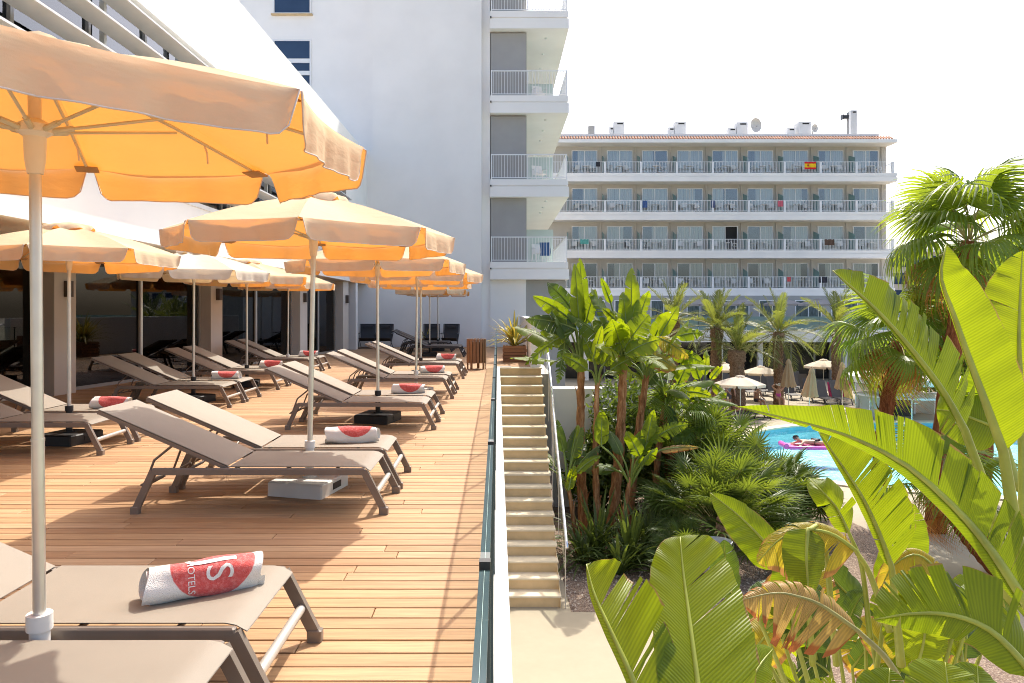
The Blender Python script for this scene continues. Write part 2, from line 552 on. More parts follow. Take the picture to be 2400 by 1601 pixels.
M['leaf_dry'] = leaf_mat('dry_leaf', (0.34, 0.24, 0.09), (0.6, 0.42, 0.12), 0.4, edge=(0.30, 0.10, 0.03), edge_at=0.78, yellow=0.6)
M['leaf_dark'] = leaf_mat('dark_leaf', (0.05, 0.09, 0.02), (0.14, 0.24, 0.02), 0.35, edge=None)
M['strap'] = leaf_mat('strap_leaf', (0.07, 0.11, 0.03), (0.20, 0.28, 0.04), 0.38, vein=4, edge=None)
M['variegated'] = leaf_mat('variegated_leaf', (0.42, 0.36, 0.07), (0.65, 0.52, 0.07), 0.4, vein=2, edge=(0.10, 0.13, 0.03), edge_at=0.62)
M['fan'] = leaf_mat('fan_palm_leaf', (0.10, 0.17, 0.03), (0.36, 0.50, 0.03), 0.5, vein=3, edge=None)
M['fan_dark'] = leaf_mat('dwarf_palm_leaf', (0.085, 0.135, 0.03), (0.25, 0.35, 0.03), 0.42, vein=3, edge=None)
M['fan_dead'] = leaf_mat('dead_palm_leaf', (0.42, 0.22, 0.08), (0.70, 0.34, 0.08), 0.45, vein=3, edge=None)
M['date'] = leaf_mat('date_palm_leaf', (0.11, 0.145, 0.04), (0.27, 0.33, 0.05), 0.4, vein=3, edge=None)
M['bush'] = leaf_mat('bush_leaf', (0.06, 0.10, 0.025), (0.2, 0.3, 0.03), 0.4, vein=3, edge=None)
M['rib'] = pm('leaf_rib', (0.34, 0.36, 0.05), 0.4, 0.2, 6.0)
M['rib_green'] = pm('leaf_stalk', (0.16, 0.22, 0.04), 0.4, 0.25, 5.0)
M['petiole'] = pm('palm_petiole', (0.30, 0.27, 0.09), 0.5, 0.25, 5.0)

def bark_mat(name, a, b_, sc=(6, 6, 1.2)):
    m, nt, b = newmat(name)
    v = coord(nt, 'Object', sc)
    f = noise(nt, v, 3.0, 6, 0.7)
    c = ramp(nt, f, [(0.28, [q * 0.35 for q in a]), (0.5, a), (0.72, b_)])
    nt.links.new(c, b.inputs['Base Color'])
    b.inputs['Roughness'].default_value = 0.9
    b.inputs['Specular IOR Level'].default_value = 0.15
    bump(nt, b, f, 0.8, 0.02)
    return m
M['banana_bark'] = bark_mat('banana_bark', (0.30, 0.14, 0.06), (0.55, 0.33, 0.17))
M['palm_bark'] = bark_mat('palm_bark', (0.20, 0.12, 0.07), (0.36, 0.25, 0.16), (4, 4, 4))
M['red_bark'] = bark_mat('fibrous_palm_bark', (0.27, 0.09, 0.035), (0.42, 0.18, 0.08))
# ================================================================== setting: deck, ground, pool
ZG = -3.85
rnd = random.Random(7)

def ground_mats():
    m, nt, b = newmat('paving')
    v = coord(nt, 'Object')
    f = noise(nt, v, 1.1, 6, 0.65); g = noise(nt, v, 7.0, 5)
    c = mixc(nt, f, (0.30, 0.25, 0.17), (0.37, 0.32, 0.225))
    c = mixc(nt, mth(nt, 'MULTIPLY', g, 0.3), c, (0.24, 0.195, 0.13))
    nt.links.new(c, b.inputs['Base Color']); b.inputs['Roughness'].default_value = 0.8
    bump(nt, b, noise(nt, v, 40, 3), 0.2, 0.004)
    M['paving'] = m
    m, nt, b = newmat('gravel')
    v = coord(nt, 'Object')
    vo = nd(nt, 'ShaderNodeTexVoronoi'); vo.inputs['Scale'].default_value = 38
    nt.links.new(v, vo.inputs['Vector'])
    c = ramp(nt, vo.outputs['Color'], [(0.0, (0.16, 0.10, 0.07)), (0.5, (0.32, 0.23, 0.16)), (1.0, (0.50, 0.40, 0.30))])
    c = mixc(nt, ramp(nt, vo.outputs['Distance'], [(0.0, (0, 0, 0)), (0.6, (0.6, 0.6, 0.6))]), c, (0.10, 0.06, 0.04))
    nt.links.new(c, b.inputs['Base Color']); b.inputs['Roughness'].default_value = 0.9
    bump(nt, b, vo.outputs['Distance'], 0.9, 0.02)
    M['gravel'] = m
    m, nt, b = newmat('pool_water')
    v = coord(nt, 'Object')
    n = noise(nt, v, 1.6, 3); n2 = noise(nt, v, 5.0, 3)
    nt.nodes.remove(b)
    out = nt.nodes['Material Output']
    gl = nd(nt, 'ShaderNodeBsdfGlossy'); gl.inputs['Roughness'].default_value = 0.03
    tr = nd(nt, 'ShaderNodeBsdfTransparent'); tr.inputs[0].default_value = (0.72, 0.95, 0.97, 1)
    fr = nd(nt, 'ShaderNodeFresnel'); fr.inputs[0].default_value = 1.33
    bn = nd(nt, 'ShaderNodeBump'); bn.inputs['Strength'].default_value = 0.8; bn.inputs['Distance'].default_value = 0.3
    nt.links.new(mth(nt, 'ADD', n, mth(nt, 'MULTIPLY', n2, 0.3)), bn.inputs['Height'])
    nt.links.new(bn.outputs[0], gl.inputs['Normal']); nt.links.new(bn.outputs[0], fr.inputs['Normal'])
    mx = nd(nt, 'ShaderNodeMixShader')
    nt.links.new(mth(nt, 'MULTIPLY', fr.outputs[0], 0.55), mx.inputs[0])
    nt.links.new(tr.outputs[0], mx.inputs[1]); nt.links.new(gl.outputs[0], mx.inputs[2])
    nt.links.new(mx.outputs[0], out.inputs[0])
    M['water'] = m
    m, nt, b = newmat('pool_lining')
    v = coord(nt, 'Object')
    vo = nd(nt, 'ShaderNodeTexVoronoi', feature='DISTANCE_TO_EDGE'); vo.inputs['Scale'].default_value = 2.2
    wob = nd(nt, 'ShaderNodeTexNoise'); wob.inputs['Scale'].default_value = 1.5
    nt.links.new(v, wob.inputs['Vector'])
    av = nd(nt, 'ShaderNodeVectorMath', operation='MULTIPLY_ADD'); av.inputs[1].default_value = (0.7, 0.7, 0.7)
    nt.links.new(wob.outputs['Color'], av.inputs[0]); nt.links.new(v, av.inputs[2])
    nt.links.new(av.outputs[0], vo.inputs['Vector'])
    c = ramp(nt, noise(nt, v, 0.9, 4), [(0.3, (0.42, 0.78, 0.82)), (0.7, (0.56, 0.88, 0.90))])
    nt.links.new(c, b.inputs['Base Color']); b.inputs['Roughness'].default_value = 0.5
    M['pool_lining'] = m
    M['pool_tile'] = pm('waterline_tile', (0.10, 0.40, 0.52), 0.3, 0.15, 4.0)
ground_mats()

POOL = [Vector((x, y, 0)) for x, y in ((9.3, 26), (9.6, 29), (11.2, 32.3), (14.5, 34.4), (19, 35.2), (26, 34), (30, 28), (26, 22), (18, 20.6), (12.4, 22.0), (10.0, 23.6))]
pl = crom(POOL + [POOL[0]], 88)[:-1]
pool2 = [(p.x, p.y) for p in pl]
def offset_poly(poly, d):
    n = len(poly); out = []
    for i in range(n):
        a = Vector(poly[i - 1]); c = Vector(poly[(i + 1) % n])
        t = (c - a).normalized()
        out.append((poly[i][0] + t.y * d, poly[i][1] - t.x * d))
    return out
area = sum(pool2[i - 1][0] * pool2[i][1] - pool2[i][0] * pool2[i - 1][1] for i in range(len(pool2)))
if area < 0: pool2.reverse()
coping_out = offset_poly(pool2, 0.45)
def flat_with_hole(outer, hole, z):
    mb = MB()
    a = [Vector((x, y, 0)) for x, y in outer]; h = [Vector((x, y, 0)) for x, y in hole]
    tri = tessellate_polygon([a, h])
    for p in a + h: mb.vert((p.x, p.y, z))
    for t in tri: mb.face(*t)
    return mb
o = flat_with_hole([(-400, -60), (400, -60), (400, 900), (-400, 900)], coping_out, ZG).build('ground', M['paving'], world=True, base=(0, 0, ZG))
tag(o, kind='structure')
mb = MB()
n = len(pool2)
ins = offset_poly(pool2, -0.10)
for i in range(n):
    j = (i + 1) % n
    for (A, za), (B, zb) in (((coping_out, ZG - 0.2), (coping_out, ZG + 0.05)), ((coping_out, ZG + 0.05), (pool2, ZG + 0.05)), ((pool2, ZG + 0.05), (pool2, ZG - 0.02))):
        k = len(mb.v)
        mb.vert((*A[i], za)); mb.vert((*A[j], za)); mb.vert((*B[j], zb)); mb.vert((*B[i], zb))
        mb.face(k, k + 1, k + 2, k + 3)
coping = mb.build('pool_coping', M['stone_tread'], world=True, base=(18, 28, ZG)); tag(coping, kind='structure')
mb = MB()
for i in range(n):
    j = (i + 1) % n
    k = len(mb.v); mb.cur = 0
    mb.vert((*pool2[i], ZG - 0.02)); mb.vert((*pool2[j], ZG - 0.02)); mb.vert((*pool2[j], ZG - 0.30)); mb.vert((*pool2[i], ZG - 0.30))
    mb.face(k, k + 1, k + 2, k + 3)
    k = len(mb.v); mb.cur = 1
    mb.vert((*pool2[i], ZG - 0.30)); mb.vert((*pool2[j], ZG - 0.30)); mb.vert((*pool2[j], ZG - 0.85)); mb.vert((*pool2[i], ZG - 0.85))
    mb.face(k, k + 1, k + 2, k + 3)
k = len(mb.v); mb.cur = 1
for p in pool2: mb.vert((*p, ZG - 0.85))
mb.face(*[k + i for i in range(n)])
tag(mb.build('pool_basin', [M['pool_tile'], M['pool_lining']], world=True, base=(18, 28, ZG - 0.85)), kind='structure')
mb = MB()
ww = offset_poly(pool2, -0.004)
for p in ww: mb.vert((*p, ZG - 0.14))
mb.face(*range(n))
tag(mb.build('pool_water', M['water'], world=True, base=(18, 28, ZG - 0.14)), kind='structure')
WATER_Z = ZG - 0.14

# gravel bed beside the stairs
gp = [(1.30, 13.2), (2.6, 13.2), (4.5, 13.0), (7.0, 12.0), (8.2, 14.5), (9.0, 18.0), (8.4, 22.5), (7.6, 26), (6.0, 29.5), (1.30, 29.5)]
mb = MB()
for p in gp: mb.vert((*p, ZG + 0.005))
mb.face(*range(len(gp)))
tag(mb.build('gravel_bed', M['gravel'], world=True), kind='structure')
gp2 = [(2.2, 1.5), (7.0, 1.5), (8.2, 6.5), (8.4, 11.7), (3.7, 11.7), (3.0, 9.5)]
mb = MB()
for p in gp2: mb.vert((*p, ZG + 0.005))
mb.face(*range(len(gp2)))
tag(mb.build('soil_bed', M['gravel'], world=True), kind='structure')
# loose gravel stones near the stairs: one mass
mb = MB()
for _ in range(5200):
    x = 1.32 + rnd.random() ** 1.2 * 4.2; y = 13.25 + rnd.random() * 4.3
    r = rnd.uniform(0.012, 0.032); k = len(mb.v); z = ZG + 0.004
    a0 = rnd.random() * 6.28
    for j in range(4):
        mb.vert((x + r * math.cos(a0 + j * 1.57) * rnd.uniform(.8, 1.2), y + r * math.sin(a0 + j * 1.57), z))
    mb.vert((x, y, z + r * 0.9))
    for j in range(4): mb.face(k + j, k + (j + 1) % 4, k + 4)
M['stones'] = pm('gravel_stone', (0.36, 0.27, 0.20), 0.85, 0.1, 3.0)
_nt = M['stones'].node_tree; _b = _nt.nodes['Principled BSDF']
_g = nd(_nt, 'ShaderNodeNewGeometry')
_nt.links.new(ramp(_nt, _g.outputs['Random Per Island'], [(0, (0.14, 0.09, 0.06)), (0.4, (0.30, 0.21, 0.15)), (0.8, (0.42, 0.32, 0.24)), (1, (0.60, 0.52, 0.42))]), _b.inputs['Base Color'])
tag(mb.build('gravel', M['stones'], world=True), 'brown gravel stones strewn beside the foot of the stairs', 'gravel', kind='stuff')

# ---------------------------------------------------------------- deck
DX1 = -0.05
Yend = 30.0
mb = MB()
mb.box(-16, -0.0155, -3, Yend, -0.45, -0.030)
mb.box(-0.0150, 0.87, 19.55, Yend, -0.45, -0.031)
deck = mb.build('terrace_deck', M['dark'], world=True, base=(-5, 12, -0.03))
tag(deck, kind='structure')
PITCH, BW, BT = 0.124, 0.1145, 0.028
boards = []
y = -1.2
row = 0
while y < Yend - 0.13:
    x1 = DX1 if y < 19.56 else 0.86
    x = x1
    first = True
    xmin = -11.5
    while x > xmin:
        L = rnd.uniform(1.1, 3.4) if not first else rnd.uniform(0.5, 2.6)
        first = False
        a = max(x - L, xmin)
        boards.append((a + 0.002, x - 0.002, y, rnd.uniform(-0.0015, 0.0015)))
        x = a
    y += PITCH; row += 1
def board_visible(b):
    yy = b[2]
    if yy < 2.75: return False
    return b[1] > -0.68 * (yy + 0.2)
vis = [b for b in boards if board_visible(b)]
vis.sort(key=lambda b: (b[1] - max(b[0], -0.68 * b[2])) / b[2] / b[2] / b[2] * -1)
solo = vis[:300]
solo_set = set(solo)
mesh_cache = {}
def board_mesh(L):
    key = round(L, 1)
    if key not in mesh_cache:
        mb = MB(); mb.bbox(0, 1, 0, BW, -BT, 0, 0.003)
        mesh_cache[key] = mb.mesh('board', M['deck'])
    return mesh_cache[key]
for a, b, yy, dz in solo:
    me = MB().bbox(0, b - a, 0, BW, -BT, 0, 0.003).mesh('board', M['deck'])
    obj('board', me, deck, Vector((a, yy, dz)) - Vector(deck.location))
mb = MB()
for t in boards:
    if t in solo_set: continue
    a, b, yy, dz = t
    mb.bbox(a, b, yy, yy + BW, -BT + dz, dz, 0.003)
o = mb.build('board_field', M['deck'], deck, world=True); o['kind'] = 'stuff'

# ---------------------------------------------------------------- stair wall, stairs, balustrade
mb = MB().box(-0.0146, 0.0585, -3, 19.52, ZG, -0.02)
o = mb.build('stair_wall', M['white_wall'], world=True); tag(o, 'long white wall between the deck edge and the stairs', 'wall')
mb = MB().bbox(-0.0146, 0.0600, -3, 19.52, -0.02, 0.012, 0.004)
mb.build('coping', M['white_cap'], o, world=True)

NR, RI, TR, YT = 19, 0.2026, 0.3226, 19.2
st = empty('staircase', (0.6, 13.2, ZG)); tag(st, 'cream limestone staircase descending beside the white wall', 'stairs')
for k in range(NR):
    zt = -k * RI
    yf = YT - k * TR           # front edge of the tread
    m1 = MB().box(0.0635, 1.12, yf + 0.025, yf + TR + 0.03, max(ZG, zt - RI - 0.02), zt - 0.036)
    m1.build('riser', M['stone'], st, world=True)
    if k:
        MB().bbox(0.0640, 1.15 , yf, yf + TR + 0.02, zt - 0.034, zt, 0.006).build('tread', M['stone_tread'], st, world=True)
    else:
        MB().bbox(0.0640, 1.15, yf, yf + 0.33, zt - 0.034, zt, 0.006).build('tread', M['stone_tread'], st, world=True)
mb = MB()
prof = [(YT + 0.3, -0.30), (YT + 0.3, -0.9), (YT - (NR - 1) * TR + 0.3, ZG), (YT - (NR - 1) * TR - 0.02, ZG), (YT - (NR - 1) * TR - 0.02, ZG + 0.12)]
mb.prism(prof, 'x', 1.121, 1.135)
mb.build('stringer', M['stone'], st, world=True)

hr = empty('stair_handrail', (1.24, 13.4, ZG)); tag(hr, 'polished steel handrail on posts along the right side of the stairs', 'handrail')
def on_rail(kk): return Vector((1.24, YT - kk * TR, -kk * RI + 0.95))
pts = [on_rail(-0.8) + Vector((0, 0.05, -0.12)), on_rail(-0.6), on_rail(0), on_rail(6), on_rail(12), on_rail(17.9), on_rail(18.3)]
MB().tube(pts, 0.030, 12).build('rail', M['steel'], hr, world=True, smooth=True)
for kk in (0.3, 4.5, 9, 13.5, 18.1):
    p = on_rail(kk)
    MB().box(1.21, 1.222, p.y - 0.025, p.y + 0.025, max(ZG, p.z - 1.2), p.z - 0.03).tube([(1.216, p.y, p.z - 0.06), (1.24, p.y, p.z - 0.02)], 0.008, 6).build('post', M['bar_grey'], hr, world=True)
pg = []
mb = MB()
a, b = on_rail(0.5), on_rail(17.9)
mb.quad((1.230, a.y, a.z - 0.85), (1.230, b.y, b.z - 0.85), (1.230, b.y, b.z - 0.10), (1.230, a.y, a.z - 0.10))
mb.build('glass_panel', M['rail_glass'], hr, world=True)

gb = empty('glass_balustrade', (-0.025, 9, 0)); tag(gb, 'frameless glass balustrade along the edge of the wooden deck', 'balustrade')
MB().box(-0.0455, -0.0152, -2.6, 19.45, -0.02, 0.035).build('base_channel', M['alu'], gb, world=True)
GP = 1.33
gy = 1.48 - GP * 3
i = 0
while gy < 19.3:
    y0, y1 = gy + 0.007, min(gy + GP - 0.007, 19.4)
    r = 0.05
    poly = [(y0, 0.02), (y1, 0.02), (y1, 1.0 - r)] + [(y1 - r + r * math.cos(R(t)), 1.0 - r + r * math.sin(R(t))) for t in (30, 60, 90)] + [(y0 + r - r * math.sin(R(t)), 1.0 - r + r * math.cos(R(t))) for t in (0, 30, 60)] + [(y0, 1.0 - r)]
    pn = MB()
    k = len(pn.v)
    for u, w in poly: pn.vert((-0.0250, u, w))
    pn.face(*range(len(poly)))
    p = pn.build('glass_panel', M['rail_glass'], gb, world=True)
    e1 = MB(); 
    path = poly[1:] + [poly[0]]
    for off, w_, name, mt in ((-0.0302, 0.0098, 'edge_strip', M['glass_edge']), (-0.0250, 0.0020, 'interlayer', M['glass_core']), (-0.0198, 0.0098, 'edge_strip', M['glass_edge'])):
        e = MB()
        pp = poly[1:] + [poly[0]]
        for (u0, v0), (u1, v1) in zip(pp, pp[1:]):
            d = Vector((u1 - u0, v1 - v0)).normalized(); nx, nz = d.y, -d.x
            q = 0.004
            xa, xb = off - w_ / 2 + 0.0001, off + w_ / 2 - 0.0001
            kk = len(e.v)
            for (u, v) in ((u0, v0), (u1, v1)):
                for xx in (xa, xb):
                    e.vert((xx, u, v)); e.vert((xx, u - nx * q * 1.0, v - nz * q))
            for f in ((0, 2, 6, 4), (1, 5, 7, 3), (0, 4, 5, 1), (2, 3, 7, 6)):
                e.face(*[kk + z for z in f])
        ob = e.build(name, mt, gb, world=True)
        ob.parent = p
    MB().box(-0.0362, -0.0138, gy - 0.011, gy + 0.011, 0.955, 1.003).build('joint_clip', M['black'], gb, world=True)
    gy += GP; i += 1

# white parapet and pillar at the stair head
o = MB().bbox(0.87, 1.12, 19.35, 29.6, -0.45, 1.24, 0.006).build('parapet_wall', M['white_wall'], world=True)
tag(o, 'white parapet wall with sunlit top at the head of the stairs', 'wall')
o = MB().bbox(1.5, 2.85, 20.2, 20.5, ZG, -0.64, 0.006).build('garden_wall', M['white_wall'], world=True)
tag(o, 'low cream garden wall behind the banana plants beside the stairs', 'wall')
o = MB().box(1.14, 1.40, 19.6, 29.9, ZG, -0.2).box(1.40, 6.0, 24.0, 24.3, ZG, -1.0).build('terrace_base_wall', M['grey_wall'], world=True)
tag(o, 'grey base wall of the raised terrace behind the banana plants', 'wall')

# ================================================================== tower block with balconies
tw = empty('hotel_tower', (-3, 30.2, 0)); tag(tw, 'tall white hotel block with balconies behind the end of the deck', 'building')
TOP = 15.4
mb = MB()
mb.box(-16, -0.64, 30.5, 50, -0.4, TOP)
mb.box(-5.02, -0.64, 30.0, 30.5 - 0.003, -0.4, TOP)
mb.box(-16, -5.021, 30.0, 30.497, -0.4, 7.86)
mb.box(-0.638, -0.30, 30.28, 50, -0.4, TOP)
mb.build('wall', M['white_wall'], tw, world=True)
MB().box(-0.299, 1.18, 30.36, 50, ZG, TOP).build('side_wall', M['grey_wall'], tw, world=True)
MB().box(-0.296, 1.15, 30.20, 30.36, -0.4, 2.70).build('ground_wall', M['white_wall'], tw, world=True)
MB().box(1.151, 2.75, 30.3, 30.6, ZG, 2.70).build('grey_panel', M['grey_wall'], tw, world=True)
for zb in (2.70, 6.01, 9.37, 12.75):
    sb = MB()
    sb.box(-0.30, 2.86, 29.90, 50, zb, zb + 0.40)
    sb.box(-0.285, 2.80, 29.94, 50, zb + 0.40, zb + 0.45)
    sb.box(-0.30, 2.83, 29.90, 50, zb + 0.45, zb + 0.70)
    s_ = sb.build('balcony_slab', M['white_wall'], tw, world=True)
    MB().box(-0.292, -0.24, 29.80, 29.899, zb + 0.40, zb + 0.46).build('drain_spout', M['dark_frame'], s_, world=True)
    for q in range(3):
        MB().lathe([(0.045, 0.0), (0.06, 0.02), (0.06, 0.05)], 10, (2.0, 31.0 + q * 1.9, zb - 0.052)).build('soffit_light', M['white_paint'], s_, world=True)
    zt = zb + 0.70
    if zt < TOP:
        # corner infill panel
        MB().box(-0.27, 1.17, 30.25, 30.36, zt, zb + 3.31).build('infill_panel', M['grey_wall'], tw, world=True)
        rl = MB()
        rl.box(-0.26, 2.79, 29.96, 30.0, zt + 0.98, zt + 1.02)
        rl.box(-0.26, 2.79, 29.965, 29.995, zt + 0.06, zt + 0.09)
        rl.box(2.752, 2.792, 30.0, 50, zt + 0.98, zt + 1.02)
        rl.box(2.757, 2.787, 30.0, 50, zt + 0.06, zt + 0.09)
        rail = rl.build('railing', M['white_paint'], tw, world=True)
        b_ = MB()
        xx = -0.17
        while xx < 2.75:
            b_.box(xx - 0.009, xx + 0.009, 29.971, 29.989, zt + 0.09, zt + 0.98); xx += 0.113
        yy = 30.1
        while yy < 49.5:
            b_.box(2.763, 2.781, yy - 0.009, yy + 0.009, zt + 0.09, zt + 0.98); yy += 0.113
        q = b_.build('bars', M['white_paint'], rail, world=True); q['kind'] = 'stuff'
        for xx in (-0.262, 1.2, 2.755):
            MB().box(xx, xx + 0.04, 29.955, 30.001, zt, zt + 1.025).build('post', M['white_paint'], rail, world=True)
        for yy in (34.2, 38.4, 42.6):
            MB().box(1.2, 2.55, yy, yy + 0.02, zt + 0.05, zt + 1.75).build('divider_panel', M['frost_white'], tw, world=True)
# stairwell windows
def tower_window(x0, x1, z0, z1, bars):
    w_ = MB()
    t = 0.06
    ya, yb = 30.44, 30.56
    w_.box(x0, x1, ya, yb, z0 - t, z0); w_.box(x0, x1, ya, yb, z1, z1 + t)
    w_.box(x0 - t, x0, ya, yb, z0 - t, z1 + t); w_.box(x1, x1 + t, ya, yb, z0 - t, z1 + t)
    f = w_.build('window', M['white_paint'], tw, world=True)
    MB().box(x0, x1, 30.48, 30.495, z0, z1).build('pane', M['pane_blue'], f, world=True)
    MB().box(x0 - 0.12, x1 + 0.12, 30.36, 30.5, z0 - t - 0.05, z0 - t - 0.001).build('sill', M['stone'], f, world=True)
    for zz in bars:
        MB().box(x0, x1, 30.43, 30.479, zz, zz + 0.17).build('transom', M['white_paint'], f, world=True)
def pane_blue():
    m, nt, b = newmat('blue_pane')
    b.inputs['Base Color'].default_value = (0.02, 0.045, 0.10, 1)
    b.inputs['Roughness'].default_value = 0.06
    nt.links.new(mixc(nt, noise(nt, coord(nt), 1.2, 2), (0.015, 0.035, 0.08), (0.03, 0.06, 0.12)), b.inputs['Base Color'])
    return m
M['pane_blue'] = pane_blue()
M['pane_teal'] = pm('teal_pane', (0.10, 0.13, 0.13), 0.08, 0.5, 1.5, sc=(6, 1, 1))
M['pane_brown'] = pm('dark_brown_pane', (0.022, 0.022, 0.018), 0.08, 0.4, 1.5)
tower_window(-9.1, -7.66, 9.6, 12.45, [10.3, 11.05, 11.55])
tower_window(-9.1, -7.66, 13.6, 15.0, [])

# ================================================================== left pavilion: upper storey and glazed ground floor
pv = empty('pavilion', (-8, 16, 0)); tag(pv, 'white two-storey pavilion with louvred windows along the left of the deck', 'building')
XU = -5.25
UT = 7.76
MB().box(-16, XU, -4, 29.998, 2.5, 3.28).build('lower_wall', M['white_wall'], pv, world=True)
MB().box(-16, XU, -4, 29.998, 6.0, UT).build('upper_wall', M['white_wall'], pv, world=True)
MB().box(-16, XU, 25.9, 29.998, 3.281, 5.999).build('end_wall', M['white_wall'], pv, world=True)
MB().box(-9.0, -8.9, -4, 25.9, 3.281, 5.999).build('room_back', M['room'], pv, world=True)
yy = 2.0
while yy < 25.8:
    y1 = min(yy + 1.6, 25.88)
    MB().box(-5.52, -5.505, yy + 0.03, y1 - 0.03, 3.33, 5.95).build('pane', M['pane_green'] if False else M['pane'], pv, world=True)
    MB().box(-5.58, -5.46, y1 - 0.03, y1 + 0.03, 3.281, 5.999).build('mullion', M['frame_grey'], pv, world=True)
    yy += 1.6
MB().box(-5.60, XU + 0.02, -4, 25.9, 3.2815, 3.36).build('sill', M['white_paint'], pv, world=True)
for k in range(6):
    zf = 3.62 + k * 0.42
    MB().prism([(-5.36, zf), (-5.34, zf - 0.05), (-5.03, zf - 0.02), (-5.03, zf + 0.01)], 'y', -4, 25.86).build('louvre_fin', M['fin'], pv, world=True)
yy = 3.0
while yy < 25.8:
    MB().box(-5.44, -5.37, yy, yy + 0.06, 3.37, 5.99).build('bracket', M['fin'], pv, world=True)
    yy += 2.4

# facade line of the glazed ground floor
FU = Vector((0.168, 1, 0)).normalized()
FN = Vector((FU.y, -FU.x, 0))          # towards the deck
F0 = Vector((-7.5, 14, 0))
def FPt(s, d=0.0, z=0.0): return F0 + FU * s + FN * d + Vector((0, 0, z))
def s_at_px(px):
    # distance along the facade where it crosses an image column
    k = (px - VX) / FP
    # F0.x + FU.x s = k (F0.y + FU.y s)
    return (k * F0.y - F0.x) / (FU.x - k * FU.y)
FM = Matrix(((FU.x, FN.x, 0, F0.x), (FU.y, FN.y, 0, F0.y), (0, 0, 1, 0), (0, 0, 0, 1)))
def fbox(mb, s0, s1, d0, d1, z0, z1): return mb.box(s0, s1, d0, d1, z0, z1, FM)
gf = pv
sp = {1: s_at_px(159), 2: s_at_px(511), 3: s_at_px(714), 4: s_at_px(812)}
pil = []
for k, s1 in sp.items():
    w_ = 0.42
    p = fbox(MB(), s1 - 0.32, s1 + 0.20, -0.42, 0.0, -0.02, 2.499).build('pillar', M['pillar'], gf, world=True)
    pil.append(s1)
    l = MB(); fbox(l, s1 - 0.10, s1 + 0.02, 0.001, 0.10, 1.72, 2.0)
    l.build('wall_lamp', M['brown_metal'], gf, world=True)
pext = fbox(MB(), -6.0, -5.5, -0.42, 0.0, -0.02, 2.499).build('pillar', M['pillar'], gf, world=True)
spans = [(-5.5, sp[1] - 0.32), (sp[1] + 0.2, sp[2] - 0.32), (sp[2] + 0.2, sp[3] - 0.32), (sp[3] + 0.2, sp[4] - 0.32)]
for (a, b) in spans:
    npan = max(1, round((b - a) / 1.9))
    w_ = (b - a) / npan
    for i in range(npan):
        s0, s1 = a + i * w_, a + (i + 1) * w_
        fr = MB()
        fbox(fr, s0 + 0.001, s0 + 0.05, -0.36, -0.27, 0.0, 2.498)
        fbox(fr, s1 - 0.05, s1 - 0.001, -0.36, -0.27, 0.0, 2.498)
        fbox(fr, s0 + 0.05, s1 - 0.05, -0.355, -0.275, 0.0, 0.06)
        fbox(fr, s0 + 0.05, s1 - 0.05, -0.355, -0.275, 2.42, 2.498)
        f = fr.build('glass_door', M['alu'] if i % 2 else M['frame_grey'], gf, world=True)
        pn = MB(); fbox(pn, s0 + 0.05, s1 - 0.05, -0.32, -0.31, 0.06, 2.42)
        pn.build('pane', M['pane_dark'], f, world=True)
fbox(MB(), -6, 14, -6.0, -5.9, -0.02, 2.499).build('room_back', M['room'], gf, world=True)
fbox(MB(), 13.99, 14.2, -6.0, -0.1, -0.02, 2.499).build('room_end', M['white_wall'], gf, world=True)
# things seen through the glass
for s_, d_ in ((1.5, -2.2), (3.4, -2.6), (6.6, -2.0), (8.6, -2.6)):
    t = MB()
    t.cyl((0, 0), 0.22, 0, 0.03, 16); t.cyl((0, 0), 0.03, 0.03, 0.72, 10); t.cyl((0, 0), 0.38, 0.72, 0.75, 20)
    o = t.build('cafe_table', M['dark_frame']); o.location = FPt(s_, d_)
    tag(o, 'round dark cafe table behind the tinted glass doors, ' + {1.5: 'nearest the first pillar', 3.4: 'just before the second pillar', 6.6: 'just after the second pillar', 8.6: 'farthest in'}[s_], 'table', 'tables inside the pavilion')

# wall end stub under soffit between pavilion and tower
# ================================================================== far hotel
YF = 62.0
far = empty('far_hotel', (20, YF + 6, ZG)); tag(far, 'long white hotel with four balcony floors and tiled roof across the pool', 'building')
def fx(px, Y=YF): return (px - VX) * Y / FP
def fz(py, Y=YF): return EYE - (py - VY) * Y / FP
XR, XL = 33.1, -4.0
YW = YF + 1.6
MB().box(XL, XR, YW, YW + 14, ZG, fz(334, YW)).build('wall', M['beige_wall'], far, world=True)
slabs = [(fz(405), fz(425)), (fz(496), fz(515.5)), (fz(586.7), fz(604.5)), (fz(675), fz(693))]
roof_z0, roof_z1 = fz(334), fz(326)
XS = fx(2104)
# roof slab + tiles
rf = MB()
rf.box(XL, XS, YF, YW + 14, roof_z0, roof_z1 - 0.004)
rf.box(XL, XS - 1.1, YF + 0.9, YW + 14, roof_z1, fz(314, YF + 0.9))
roof = rf.build('roof', M['white_wall'], far, world=True)
tile_me = MB()
K = 7
for i in range(K + 1):
    th = math.pi * i / K
    for j, yy in enumerate((0.0, 0.78)):
        rr = 0.11 - 0.02 * j
        tile_me.vert((math.cos(th) * rr, yy, math.sin(th) * rr * 0.9 + 0.52 * yy))
for i in range(K):
    a = 2 * i
    tile_me.face(a, a + 1, a + 3, a + 2)
tile_me = tile_me.mesh('roof_tile', M['tile'], smooth=True)
xx = 3.6; cnt = 0
while xx < XS - 0.25:
    obj('roof_tile', tile_me, roof, Vector((xx, YF + 0.10, roof_z1 - 0.02)) - rootloc(roof)); xx += 0.235; cnt += 1
